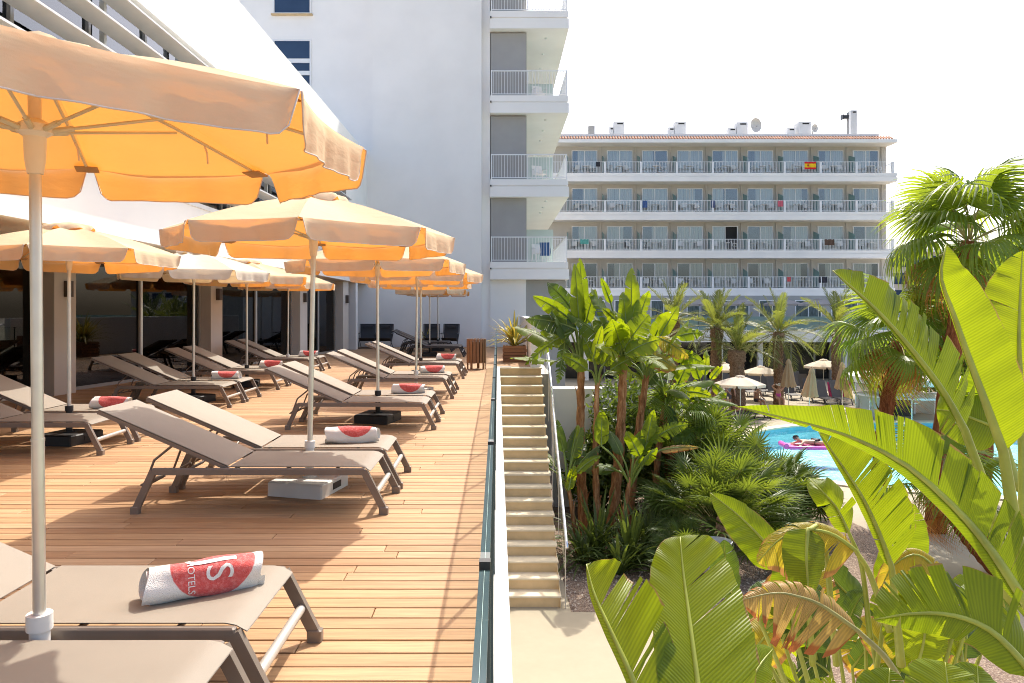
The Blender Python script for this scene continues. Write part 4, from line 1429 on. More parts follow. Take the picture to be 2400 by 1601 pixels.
        if detail:
            tp = s_out.lerp(p_out, 0.3)
            MB().tube([tp, tp + Vector((0.01, 0.004, -0.03)), tp + Vector((0.006, 0.02, -0.075))], 0.004, 4).build('tie_ribbon', M['hem'], rb)
    root['rim'] = rim
    return root
M['canvas_pole'] = pm('painted_pole', (0.70, 0.60, 0.46), 0.4, 0.05, 6)
M['rib_metal'] = pm('cream_rib', (0.56, 0.54, 0.42), 0.35, 0.08, 8, metal=0.1)
M['pocket'] = pm('rib_pocket', (0.36, 0.24, 0.13), 0.85, 0.1, 12)
# pole X, Y, rotation of the canopy, base, canvas, label
POLES = [
    ('R', 0, -1.64, 2.68, 20.5 - 22.5, 'w', 'canopy', 'large cream parasol nearest the camera, orange underside, top left of the view'),
    ('R', 1, -1.56, 6.18, 10 - 22.5, 'w', 'canopy', 'cream parasol on a white block base, second in the balustrade row'),
    ('R', 2, -1.60, 10.0, 9 - 22.5, 'b', 'canopy', 'cream parasol on a black block base, third in the balustrade row'),
    ('R', 3, -1.45, 13.25, 4 - 22.5, 'w', 'canopy', 'cream parasol fourth from the camera in the balustrade row'),
    ('R', 4, -1.73, 16.85, 16 - 22.5, 'b', 'canopy', 'cream parasol fifth from the camera in the balustrade row'),
    ('R', 5, -2.19, 24.1, 8, 'b', 'canopy', 'shaded parasol over the dark loungers in front of the end wall'),
    ('R', 6, -2.15, 27.0, 3, 'b', 'canopy', 'farthest parasol in the shade beside the end wall'),
    ('L', 0, -4.85, 4.6, 6, 'b', 'canopy', 'cream parasol beyond the left edge whose shadow falls on the deck'),
    ('L', 1, -4.83, 8.42, 12 - 22.5, 'b', 'canopy', 'cream parasol at the left edge beside the first pillar'),
    ('L', 2, -4.92, 12.08, 5 - 22.5, 'b', 'canopy_pale', 'whitish parasol in the middle of the left row before the second pillar'),
    ('L', 3, -4.90, 14.6, 14, 'b', 'canopy', 'cream parasol fourth in the left row before the glass doors'),
    ('L', 4, -5.10, 18.15, 9, 'w', 'canopy', 'cream parasol farthest back in the left row'),
]
protos = {}
for row, idx, x, y, rz, bcol, cv, lab in POLES:
    key = (bcol, cv)
    if row == 'R' and idx == 0:
        p = make_parasol('parasol', M[cv], M['white_plastic'], seed=3, rim=2.17, apex=2.41, Rr=1.155)
        first_parasol = p
    elif key not in protos:
        p = make_parasol('parasol', M[cv], M['white_plastic'] if bcol == 'w' else M['black'], seed=5 + len(protos), stem_m=M['white_plastic'] if bcol == 'w' else M['black'])
        protos[key] = p
    else:
        p = copy_tree(protos[key])
    p.location = (x, y, 0)
    p.rotation_euler = (R(1.0) if (row, idx) == ('R', 0) else R(rnd.uniform(-0.6, 0.6)), R(rnd.uniform(-0.6, 0.6)) if (row, idx) != ('R', 1) else R(1.0), R(rz))
    tag(p, lab, 'parasol', 'parasols over the loungers')
# maker's tag sewn on a rib of the nearest parasol
ang = R(22.5)
d = Vector((math.cos(-ang), math.sin(-ang), 0))
tg = MB().cbox((0, 0, 0), (0.075, 0.004, 0.042), Matrix.Translation(d * 0.78 + Vector((0, 0, 2.165))) @ Matrix.Rotation(-ang, 4, 'Z') @ Matrix.Rotation(R(13), 4, 'Y'))
tgo = tg.build('maker_tag', M['black'], first_parasol); tag(tgo, 'small black maker tag with pale marks')
mk = MB()
for i in range(3):
    mk.cbox(((i - 1) * 0.012, -0.0026, 0.002), (0.004, 0.001, 0.016 - 0.004 * (i == 1)), Matrix.Translation(d * 0.78 + Vector((0, 0, 2.165))) @ Matrix.Rotation(-ang, 4, 'Z') @ Matrix.Rotation(R(13), 4, 'Y'))
mk.build('mark', M['white_plastic'], tgo)

# ================================================================== slatted bin, planters, deck chairs
def slat_bin(loc):
    e = empty('slatted_bin', loc); tag(e, 'round brown wooden slatted litter bin at the end of the sunlit deck', 'bin')
    n_ = 18
    for k in range(n_):
        th = 2 * math.pi * k / n_
        long_ = k % 4 == 0
        Mx = Matrix.Rotation(th, 4, 'Z')
        MB().bbox(0.225, 0.245, -0.032, 0.032, 0.0 if long_ else 0.16, 0.76, 0.004, Mx).build('leg' if long_ else 'slat', M['slat_wood'], e)
    MB().tube([(0.222 * math.cos(t * math.pi / 12), 0.222 * math.sin(t * math.pi / 12), 0.66) for t in range(25)], 0.008, 6).build('hoop', M['dark_frame'], e)
    MB().cyl((0, 0), 0.20, 0.17, 0.70, 20).build('liner', M['dark_frame'], e)
    return e
slat_bin((-0.53, 18.75, 0))
def planter(loc, w, h, label, slats=5):
    e = empty('wooden_planter', loc); tag(e, label, 'planter')
    sh = h / slats
    for k in range(slats):
        z0 = k * sh
        for q, (x0, x1, y0, y1) in enumerate(((-w / 2, w / 2, -w / 2, -w / 2 + 0.03), (-w / 2, w / 2, w / 2 - 0.03, w / 2), (-w / 2, -w / 2 + 0.03, -w / 2 + 0.031, w / 2 - 0.031), (w / 2 - 0.03, w / 2, -w / 2 + 0.031, w / 2 - 0.031))):
            ex = 0.012 if k % 2 and q < 2 else 0.0
            MB().bbox(x0 - ex, x1 + ex, y0, y1, z0 + 0.006, z0 + sh - 0.006, 0.008).build('slat', M['planter_wood'], e)
    MB().box(-w / 2 + 0.031, w / 2 - 0.031, -w / 2 + 0.031, w / 2 - 0.031, 0.02, h - 0.04).build('soil', M['dark'], e)
    pb = MB()
    for _ in range(140):
        x, y = rnd.uniform(-w / 2 + 0.05, w / 2 - 0.05), rnd.uniform(-w / 2 + 0.05, w / 2 - 0.05)
        r = rnd.uniform(0.012, 0.026)
        pb.lathe([(r * 0.5, -r * 0.3), (r, 0.2 * r), (r * 0.6, r * 0.8)], 6, (x, y, h - 0.035))
    q = pb.build('pebbles', M['pebble'], e); q['kind'] = 'stuff'
    return e
planter((0.49, 21.5, 0), 0.66, 0.47, 'brown wooden slat planter with white pebbles at the stair head')

def strap_clump(name, loc, nl, L, wmax, mat, seed, label, spread=1.0, cat='plant', lean=None, group=None, arch=1.0, zup=0.35):
    """tuft of sword-shaped leaves"""
    r_ = random.Random(seed)
    e = empty(name, loc); tag(e, label, cat, group)
    for k in range(nl):
        az = r_.random() * 2 * math.pi
        el = R(r_.uniform(28, 86)) if spread >= 1 else R(r_.uniform(55, 88))
        l = L * r_.uniform(0.6, 1.05); w_ = wmax * r_.uniform(0.7, 1.1)
        d = Vector((math.cos(az) * math.cos(el), math.sin(az) * math.cos(el), math.sin(el)))
        b0 = Vector((math.cos(az) * 0.05 * r_.random(), math.sin(az) * 0.05 * r_.random(), 0))
        sd = Vector((-math.sin(az), math.cos(az), 0))
        bend = arch * r_.uniform(0.2, 0.75)
        kink = r_.random() < 0.15
        mb = MB()
        NN = 8
        for i in range(NN + 1):
            t = i / NN
            p = b0 + d * l * t
            p.z -= bend * l * t ** 2.4 * (1.6 if kink and t > 0.6 else 1.0) * (0.55 + 0.45 * math.cos(el))
            p += Vector((math.cos(az), math.sin(az), 0)) * bend * l * 0.25 * t * t
            p.z = max(p.z, 0.02)
            ww = w_ * (0.55 + 0.9 * t if t < 0.45 else 0.955 * (1 - ((t - 0.45) / 0.55) ** 1.8)) * 0.5
            ww = max(ww, 0.001)
            nrm = sd.cross(d).normalized()
            for s_, vv in ((-1, 0.98), (0, 0.0), (1, 0.98)):
                mb.vert(p + sd * ww * s_ + Vector((0, 0, 0.3 * ww * abs(s_))), (t * l, vv))
        for i in range(NN):
            for j in range(2):
                a = i * 3 + j
                mb.face(a, a + 3, a + 4, a + 1)
        mb.build('leaf', mat, e, smooth=True)
    return e
strap_clump('variegated_flax', (0.49, 21.5, 0.42), 80, 1.35, 0.075, M['variegated'], 11, 'yellow variegated flax plant growing in the wooden planter at the stair head')
planter((-2.80, 29.2, 0), 0.5, 0.36, 'dark wooden planter against the end wall between the deck chairs')
strap_clump('flax_plant', (-2.80, 29.2, 0.33), 22, 0.85, 0.05, M['variegated'], 13, 'spiky flax plant in the planter between the black deck chairs')

def deck_chair():
    root = empty('deck_chair')
    w_ = 0.31
    fr = M['dark_frame']
    for s in (-1, 1):
        f = MB()
        f.tube([(s * w_, -0.42, 0.0), (s * w_, 0.30, 0.58), (s * w_, 0.36, 0.92)], 0.013, 8)
        f.tube([(s * (w_ - 0.03), 0.42, 0.0), (s * (w_ - 0.03), -0.36, 0.40)], 0.013, 8)
        f.tube([(s * w_, -0.30, 0.56), (s * w_, 0.30, 0.58)], 0.016, 8)
        f.build('side_frame', fr, root, smooth='auto')
    for (y, z) in ((-0.42, 0.012), (0.42, 0.012), (0.36, 0.92), (-0.36, 0.40)):
        MB().tube([(-w_, y, z), (w_, y, z)], 0.012, 8).build('cross_bar', fr, root, smooth='auto')
    def sl(u, v):
        x = (v - 0.5) * 2 * (w_ - 0.02)
        pts = [Vector((0, -0.36, 0.41)), Vector((0, -0.05, 0.27)), Vector((0, 0.18, 0.33)), Vector((0, 0.30, 0.62)), Vector((0, 0.36, 0.925))]
        q = u * 4; i = min(int(q), 3); t = q - i
        p = pts[i].lerp(pts[i + 1], t)
        return (x, p.y, p.z)
    MB().grid(sl, 16, 4).build('sling', M['sling_black'], root, smooth=True)
    MB().bbox(-0.20, 0.20, 0.30, 0.345, 0.76, 0.86, 0.015).build('head_pillow', M['sling_black'], root)
    return root
dc = deck_chair()
for k, (px, lab) in enumerate(((861, 'leftmost black sling deck chair against the end wall'), (900, 'second black deck chair from the left against the end wall'),
                               (1012, 'third black deck chair, just right of the potted flax by the end wall'), (1055, 'rightmost black deck chair against the end wall'))):
    c = dc if k == 0 else copy_tree(dc)
    c.location = ((px - VX) * 28.9 / FP, 28.9, 0)
    c.rotation_euler = (0, 0, R(rnd.uniform(-6, 6)))
    tag(c, lab, 'deck chair', 'black deck chairs along the end wall')
o = MB().bbox(-0.06, 0.36, 19.28, 19.5, 0.002, 0.02, 0.004).build('floor_plate', M['bar_grey'], world=True)
tag(o, 'small flat metal plate on the deck at the stair head', 'plate')
# ================================================================== vegetation
def leaf_frame(pts, nhint, n):
    P = crom(pts, n)
    out = []
    nh = Vector(nhint)
    for i, p in enumerate(P):
        a, c = P[max(0, i - 1)], P[min(n, i + 1)]
        t = (c - a).normalized()
        nn = (nh - t * nh.dot(t))
        nn = nn.normalized() if nn.length > 1e-4 else t.orthogonal().normalized()
        out.append((p, t, nn, t.cross(nn).normalized()))
    return out

def lsample(F, t):
    n = len(F) - 1
    u = min(max(t, 0), 1) * n
    i = min(int(u), n - 1); f = u - i
    A, B = F[i], F[i + 1]
    return tuple(a.lerp(b, f) for a, b in zip(A, B))

def wprof(t):
    a = math.sqrt(max(0, 1 - (1 - min(t / 0.16, 1)) ** 2))
    b = max(0, 1 - max(0, (t - 0.34) / 0.66) ** 2.0) ** 0.85
    return a * b

def leaf_blade(pts, wl, wr, nhint, tears=(4, 4), seed=0, fold=0.2, droop=0.25, grav=0.0, skew=0.35, gap=0.05, wild=0.2, nseg=44, cut=()):
    """blade mesh: two halves either side of the midrib, split by tears that run along the veins"""
    r_ = random.Random(seed)
    F = leaf_frame(pts, nhint, 28)
    L = sum((F[i + 1][0] - F[i][0]).length for i in range(28))
    mb = MB()
    for s, Wd, nt_ in ((-1, wl, tears[0]), (1, wr, tears[1])):
        if Wd < 0.004: continue
        ts = sorted(r_.uniform(0.08, 0.97) for _ in range(nt_))
        ts = [0.0] + [t for i, t in enumerate(ts) if i == 0 or t - ts[i - 1] > 0.012] + [1.0]
        prev = 0.0
        for a, b in zip(ts, ts[1:]):
            if b - a < 0.004: continue
            k = max(2, int((b - a) * nseg))
            m = 6
            tc = (a + b) / 2
            dth = r_.uniform(-1, 1) * wild
            dl = 1 - abs(r_.gauss(0, 0.035))
            g2 = gap * r_.uniform(0.3, 1.6) if nt_ else 0.0
            g2 = min(g2, 0.8)
            sk = skew + r_.uniform(-0.06, 0.06)
            base = len(mb.v)
            for i in range(k + 1):
                t0 = a + (b - a) * i / k
                for j in range(m + 1):
                    v = j / m
                    te = tc + (t0 - tc) * (1 - g2 * v ** 1.3)
                    if a == 0.0 and i == 0: te = t0
                    p, T, N, Sd = lsample(F, te)
                    w_ = Wd * wprof(te) * dl
                    q = p + (Sd * s * math.cos(sk) + T * math.sin(sk)) * (w_ * v)
                    q = q + N * ((fold + dth * v) * w_ * v - droop * w_ * v * v + 0.018 * Wd * math.sin(t0 * 48 + seed) * v + 0.03 * Wd * math.sin(t0 * 13 + seed * 2) * v * v)
                    q.z -= grav * w_ * v * v
                    mb.vert(q, (te * L, v))
            for i in range(k):
                for j in range(m):
                    c = base + i * (m + 1) + j
                    mb.face(c, c + m + 1, c + m + 2, c + 1)
    return mb, F, L

def add_leaf(plant, pts, wl, wr, nhint=(0, -1, 0.3), mat=None, stalk=None, r0=0.013, rib=None, **kw):
    """pts: world points along the midrib, base to tip; stalk: points of the leaf stalk before the base"""
    mb, F, L = leaf_blade(pts, wl, wr, nhint, **kw)
    lf = mb.build('leaf', mat or M['leaf'], plant, world=True, smooth=True)
    st_ = [Vector(p) for p in (stalk or [])]
    path = (crom(st_ + [F[0][0]], 8 * max(1, len(st_)))[:-1] if st_ else []) + [f[0] for f in F[::2]]
    nst = len(path) - len(F[::2])
    rr = [r0 * 1.55 - (r0 * 0.55) * i / max(1, nst) for i in range(nst)] + [r0 * (1 - 0.86 * i / (len(F[::2]) - 1)) for i in range(len(F[::2]))]
    MB().tube(path, rr, 7).build('midrib', rib or M['rib'], lf, world=True, smooth=True)
    return lf

# ---------------------------------------------------------------- big banana plants close to the camera (right)
def WP(lst): return [W(px, py, Y) for px, py, Y in lst]
def fg_plant(name, base, label):
    e = empty(name, base); tag(e, label, 'plant')
    return e
F1 = fg_plant('banana_plant', (1.3, 2.6, ZG), 'banana plant with big glossy leaf standing up at the bottom of the view')
F2 = fg_plant('banana_plant', (5.0, 4.0, ZG), 'tall banana plant at the right edge with torn arching leaves')
F3 = fg_plant('banana_plant', (2.9, 4.9, ZG), 'shorter banana plant with yellowing torn leaves at lower right')
F4 = fg_plant('banana_plant', (3.4, 3.2, ZG), 'banana plant whose leaf tips just show along the bottom right edge')
def trunk(plant, pts, r0, r1, mat=None, rings=True):
    P = crom(pts, 26)
    mb = MB()
    r_ = random.Random(int(abs(P[0].x) * 991))
    rad = [(r0 + (r1 - r0) * i / 26) * (1 + 0.10 * math.sin(i * 2.1) + r_.uniform(-0.05, 0.05)) for i in range(27)]
    mb.tube(P, rad, 12)
    tr = mb.build('trunk', mat or M['banana_bark'], plant, world=True, smooth=True)
    # old leaf bases peeling off the trunk
    for i in range(3, 26, 2):
        az = r_.random() * 6.28
        p = P[i]
        d = Vector((math.cos(az), math.sin(az), 0))
        sd = Vector((-math.sin(az), math.cos(az), 0))
        rr = rad[i]
        fb = MB()
        l = r_.uniform(0.12, 0.3) * max(1, r0 * 9)
        for q in range(5):
            t = q / 4
            c = p + d * (rr * 0.92 + 0.05 * t * t) + Vector((0, 0, l * t))
            w_ = rr * 0.75 * (1 - 0.7 * t)
            fb.vert(c - sd * w_ + d * -0.3 * rr * (1 - t)); fb.vert(c + d * 0.01); fb.vert(c + sd * w_ + d * -0.3 * rr * (1 - t))
        for q in range(4):
            for j in range(2):
                a = q * 3 + j
                fb.face(a, a + 3, a + 4, a + 1)
        fb.build('leaf_base', mat or M['banana_bark'], tr, world=True, smooth=True)
    return tr
UPC = (0.15, -1, 0.25)
# F1: the big upright leaf and its torn neighbour
trunk(F1, [(1.25, 2.55, ZG), (1.2, 2.6, -2.2), (1.15, 2.55, -1.2)], 0.09, 0.06)
add_leaf(F1, WP([(1668, 1860, 2.35), (1640, 1640, 2.5), (1618, 1470, 2.65), (1601, 1340, 2.78), (1594, 1258, 2.86)]), 0.20, 0.29, (0.10, -1, 0.30), M['leaf_bright'], [(1.16, 2.55, -1.25)], 0.014, tears=(1, 5), seed=5, fold=0.22, droop=0.30, skew=0.72, gap=0.03, wild=0.14)
add_leaf(F1, WP([(1545, 1780, 2.4), (1488, 1605, 2.5), (1432, 1480, 2.6), (1393, 1392, 2.68), (1374, 1322, 2.74)]), 0.03, 0.235, (0.35, -1, 0.15), M['leaf_bright'], [(1.15, 2.55, -1.2)], 0.013, tears=(0, 13), seed=8, fold=0.05, droop=0.1, skew=0.62, gap=0.16, wild=0.45)
add_leaf(F1, WP([(1700, 1760, 3.0), (1735, 1640, 3.1), (1780, 1560, 3.2), (1812, 1520, 3.3)]), 0.10, 0.12, UPC, M['leaf'], [(1.16, 2.55, -1.3)], 0.011, tears=(2, 3), seed=9, skew=0.5)
# F2: tall plant
trunk(F2, [(4.4, 4.0, ZG), (4.55, 3.95, -2.0), (4.62, 3.9, -0.6)], 0.20, 0.13)
trunk(F2, [(3.95, 4.3, ZG), (3.9, 4.2, -2.2), (3.75, 4.1, -1.2)], 0.14, 0.09)
S2 = [(2372, 1420, 4.0), (2345, 1230, 4.0)]
# L: torn leaf leaning left, tip by the far hotel
add_leaf(F2, WP([(2262, 1010, 4.0), (2206, 911, 4.02), (2123, 802, 4.05), (2040, 712, 4.1), (1951, 634, 4.15)]), 0.03, 0.285, (0.55, -1, -0.25), M['leaf'], WP([(2365, 1420, 4.0), (2318, 1180, 4.0)]), 0.021, tears=(0, 24), seed=12, fold=-0.02, droop=0.12, skew=0.42, gap=0.03, wild=0.14)
# M: big smooth leaf
add_leaf(F2, WP([(2352, 1060, 3.75), (2316, 960, 3.75), (2275, 850, 3.78), (2236, 738, 3.8), (2206, 650, 3.8), (2218, 572, 3.82)]), 0.02, 0.225, (-0.25, -1, 0.12), M['leaf_bright'], WP([(2398, 1380, 3.75), (2372, 1190, 3.75)]), 0.024, tears=(0, 0), seed=14, fold=0.12, droop=0.16, skew=0.30, gap=0.0, wild=0.0)
# N: right edge
add_leaf(F2, WP([(2392, 900, 4.4), (2388, 800, 4.4), (2391, 690, 4.45), (2396, 588, 4.5)]), 0.24, 0.22, (-0.1, -1, 0.15), M['leaf_bright'], WP([(2400, 1250, 4.3), (2396, 1050, 4.4)]), 0.018, tears=(5, 4), seed=17, fold=0.15, droop=0.2, skew=0.25, gap=0.03, wild=0.12)
add_leaf(F2, WP([(2350, 1010, 4.9), (2290, 985, 4.9), (2235, 965, 4.95), (2195, 960, 5.0)]), 0.22, 0.24, (0.1, -1, 0.3), M['leaf'], WP([(2390, 1150, 4.6)]), 0.014, tears=(3, 4), seed=19, skew=0.3)
add_leaf(F2, WP([(2368, 870, 4.9), (2330, 905, 4.9), (2290, 935, 5.0), (2235, 975, 5.0)]), 0.16, 0.20, (0.2, -1, 0.2), M['leaf'], WP([(2395, 1050, 4.7)]), 0.012, tears=(2, 3), seed=20, skew=0.3)
# I: the huge leaf arching across the pool
add_leaf(F2, WP([(2420, 1440, 3.55), (2350, 1330, 3.6), (2297, 1256, 3.65), (2229, 1181, 3.7), (2127, 1092, 3.8), (2022, 1036, 3.9), (1920, 1000, 3.95), (1724, 952, 4.0)]), 0.07, 0.265, (0.12, -1, -0.30), M['leaf'], WP([(2500, 1700, 3.5), (2460, 1560, 3.5)]), 0.026, tears=(3, 26), seed=23, fold=0.0, droop=0.05, skew=0.55, gap=0.03, wild=0.12)
# K: lower right leaf with torn strips
add_leaf(F2, WP([(2430, 1590, 3.3), (2330, 1484, 3.35), (2236, 1443, 3.4), (2142, 1438, 3.45), (2048, 1452, 3.5)]), 0.12, 0.25, (0.1, -1, 0.35), M['leaf'], WP([(2480, 1800, 3.3)]), 0.018, tears=(6, 14), seed=29, fold=0.0, droop=0.15, skew=0.45, gap=0.2, wild=0.4)
# F3: shorter plant, lower right middle
trunk(F3, [(2.95, 5.0, ZG), (2.92, 4.9, -2.6), (2.85, 4.8, -1.7)], 0.12, 0.09)
trunk(F3, [(3.3, 5.2, ZG), (3.4, 5.1, -2.4), (3.42, 5.0, -1.5)], 0.12, 0.08)
add_leaf(F3, WP([(2090, 1330, 4.3), (2056, 1240, 4.3), (2018, 1160, 4.3), (1974, 1092, 4.35), (1918, 1012, 4.4)]), 0.05, 0.28, (0.30, -1, -0.2), M['leaf_bright'], WP([(2112, 1560, 4.4)]), 0.017, tears=(2, 14), seed=31, fold=0.05, droop=0.1, skew=0.35, gap=0.03, wild=0.15)
add_leaf(F3, WP([(1842, 1330, 4.6), (1790, 1268, 4.6), (1735, 1212, 4.65), (1664, 1155, 4.7)]), 0.17, 0.12, (0.2, -1, 0.3), M['leaf'], WP([(1905, 1560, 4.6), (1890, 1420, 4.6)]), 0.013, tears=(1, 1), seed=33, fold=0.2, droop=0.25, skew=0.4, gap=0.02)
add_leaf(F3, WP([(1893, 1240, 4.15), (1890, 1300, 4.1), (1893, 1360, 4.08), (1898, 1412, 4.06)]), 0.125, 0.115, (0.05, -1, 0.2), M['leaf'], WP([(1960, 1560, 4.3), (1930, 1260, 4.3)]), 0.012, tears=(1, 1), seed=35, fold=-0.35, droop=0.1, skew=-0.05, gap=0.02)
add_leaf(F3, WP([(2005, 1290, 4.2), (1950, 1252, 4.2), (1890, 1242, 4.2), (1830, 1262, 4.2), (1775, 1318, 4.2)]), 0.20, 0.15, (0.0, -1, 0.6), M['leaf_yellow'], WP([(2085, 1480, 4.3), (2040, 1350, 4.3)]), 0.013, tears=(24, 22), seed=37, fold=-0.1, droop=0.2, grav=0.6, skew=0.5, gap=0.35, wild=0.45)
add_leaf(F3, WP([(2010, 1478, 3.9), (1927, 1420, 3.9), (1870, 1398, 3.9), (1815, 1390, 3.9), (1735, 1406, 3.9)]), 0.20, 0.17, (0.0, -1, 0.5), M['leaf_dry'], WP([(2150, 1680, 3.9), (2085, 1555, 3.9)]), 0.013, M['petiole'], tears=(18, 20), seed=39, fold=0.0, droop=0.2, grav=0.5, skew=0.4, gap=0.35, wild=0.5)
add_leaf(F3, WP([(1990, 1250, 5.0), (1960, 1190, 5.0), (1925, 1150, 5.0), (1895, 1120, 5.1)]), 0.10, 0.14, UPC, M['leaf_bright'], WP([(2040, 1500, 4.9), (2020, 1330, 5.0)]), 0.012, tears=(4, 5), seed=41, gap=0.1, wild=0.3)
add_leaf(F3, WP([(1860, 1480, 4.6), (1850, 1400, 4.6), (1842, 1330, 4.6), (1850, 1260, 4.6)]), 0.14, 0.14, (0.3, -1, 0.1), M['leaf'], WP([(1900, 1620, 4.6)]), 0.012, tears=(3, 2), seed=43)
add_leaf(F3, WP([(1720, 1400, 4.9), (1705, 1360, 4.9), (1700, 1310, 4.9), (1697, 1265, 4.9)]), 0.12, 0.11, (0.1, -1, 0.2), M['leaf_dark'], WP([(1850, 1640, 4.8), (1770, 1500, 4.9)]), 0.011, tears=(1, 1), seed=45, fold=0.3)
add_leaf(F3, WP([(2080, 1400, 5.2), (2110, 1330, 5.2), (2130, 1260, 5.2), (2140, 1180, 5.2)]), 0.17, 0.17, (-0.2, -1, 0.1), M['leaf'], WP([(2050, 1600, 5.1)]), 0.012, tears=(5, 4), seed=47, gap=0.06)
add_leaf(F3, WP([(2030, 1420, 5.4), (1985, 1390, 5.4), (1950, 1350, 5.4), (1935, 1300, 5.4)]), 0.18, 0.16, (0.2, -1, 0.2), M['leaf_dark'], WP([(2060, 1600, 5.3)]), 0.012, tears=(3, 2), seed=49)
add_leaf(F3, WP([(2150, 1560, 4.5), (2165, 1500, 4.5), (2172, 1420, 4.5), (2160, 1340, 4.5)]), 0.15, 0.17, (-0.1, -1, 0.2), M['leaf_bright'], WP([(2110, 1700, 4.5)]), 0.012, tears=(3, 3), seed=51)
add_leaf(F3, WP([(2215, 1370, 4.8), (2180, 1320, 4.8), (2140, 1300, 4.8), (2090, 1330, 4.8), (2060, 1390, 4.8)]), 0.16, 0.13, (0.0, -1, 0.6), M['leaf_yellow'], WP([(2260, 1620, 4.7), (2240, 1450, 4.8)]), 0.012, tears=(8, 8), seed=53, grav=0.7, gap=0.15, wild=0.4)
r4 = random.Random(77)
for k in range(52):   # crossing leaves that fill the lower right
    px = r4.uniform(1740, 2330); py = r4.uniform(1440, 1660); Y = r4.uniform(4.6, 6.4)
    a = R(r4.uniform(-55, 55)); l = r4.uniform(90, 190) * 4.5 / Y
    pts = [(px, py, Y), (px + math.sin(a) * l * 0.35, py - math.cos(a) * l * 0.4, Y), (px + math.sin(a) * l * 0.75, py - math.cos(a) * l * 0.72, Y + 0.05), (px + math.sin(a) * l * 1.15, py - math.cos(a) * l * 0.9, Y + 0.1)]
    add_leaf(F3, WP(pts), r4.uniform(0.10, 0.17), r4.uniform(0.10, 0.17), (r4.uniform(-0.5, 0.5), -1, r4.uniform(0, 0.5)), r4.choice([M['leaf'], M['leaf'], M['leaf_bright'], M['leaf_yellow'], M['leaf_dark'], M['leaf_dark']]), WP([(px * 0.6 + 2060 * 0.4, py + 260, Y)]), 0.011, tears=(r4.randint(2, 12), r4.randint(2, 12)), seed=100 + k, gap=r4.uniform(0.03, 0.12), wild=0.3, grav=r4.uniform(0, 0.3))
# F4: tips along the bottom edge
trunk(F4, [(2.1, 3.1, ZG), (2.05, 3.1, -2.6), (1.95, 3.05, -1.9)], 0.11, 0.08)
for k, (bx, by, tx, ty, Y, w_) in enumerate(((2070, 1800, 2085, 1566, 2.9, 0.14), (2240, 1800, 2215, 1552, 2.8, 0.20), (2300, 1760, 2290, 1560, 3.0, 0.16), (1905, 1800, 1950, 1590, 3.1, 0.12))):
    add_leaf(F4, WP([(bx, by, Y), (bx * 0.6 + tx * 0.4, by * 0.6 + ty * 0.4, Y), (bx * 0.25 + tx * 0.75, by * 0.25 + ty * 0.75, Y + 0.05), (tx, ty, Y + 0.1)]), w_, w_ * 0.9, (0.1, -1, 0.35), M['leaf_bright'] if k % 2 else M['leaf'], [(1.95, 3.05, -1.9)], 0.012, tears=(2, 2), seed=140 + k, fold=0.25, droop=0.3, gap=0.04)

# ---------------------------------------------------------------- banana clump beside the stairs
def grown_banana(base, top, lean, nl, Ls, seed, label, r0=0.11, mats=None, el=(35, 86), wfac=0.19, fan=None):
    r_ = random.Random(seed)
    base, top = Vector(base), Vector(top)
    e = empty('banana_plant', base); tag(e, label, 'plant', 'banana clump beside the stairs')
    mid = base.lerp(top, 0.5) + Vector((r_.uniform(-0.1, 0.1), 0, 0))
    trunk(e, [base, mid, top], r0, r0 * 0.62)
    for k in range(nl):
        az = (fan if fan is not None else 0) + r_.uniform(-0.55, 0.55) + (math.pi if k % 2 else 0) if fan is not None else r_.random() * 6.28
        elv = R(el[0] + (el[1] - el[0]) * ((k + 0.5) / nl) ** 0.8 + r_.uniform(-6, 6))
        l = Ls * r_.uniform(0.8, 1.12)
        pet = l * r_.uniform(0.45, 0.7)
        h = Vector((math.cos(az), math.sin(az), 0))
        d = h * math.cos(elv) + Vector((0, 0, math.sin(elv)))
        b0 = top + d * pet
        bend = r_.uniform(0.10, 0.45) * (1.15 - math.sin(elv) * 0.8)
        pts = []
        for q in range(5):
            t = q / 4
            pts.append(b0 + d * l * t + (h * 0.35 * bend - Vector((0, 0, 1)) * bend) * l * t * t)
        nh = Vector((-h.x * math.sin(elv), -h.y * math.sin(elv), math.cos(elv))) + Vector((r_.uniform(-0.6, 0.6), -0.7 * abs(r_.gauss(0, 1)), 0))
        w_ = l * wfac * r_.uniform(0.85, 1.15)
        torn = r_.random()
        nte = 1 if torn < 0.25 else r_.randint(4, 16)
        m_ = r_.choice(mats or [M['leaf'], M['leaf'], M['leaf_bright'], M['leaf_dark']])
        add_leaf(e, pts, w_, w_, nh, m_, [top - Vector((0, 0, 0.2)), top + d * pet * 0.45], 0.016, M['rib_green'], tears=(nte, nte), seed=seed * 31 + k, fold=r_.uniform(0.05, 0.3), droop=0.3, grav=r_.uniform(0.0, 0.35), skew=0.4, gap=r_.uniform(0.02, 0.12), wild=0.3, nseg=22)
    return e

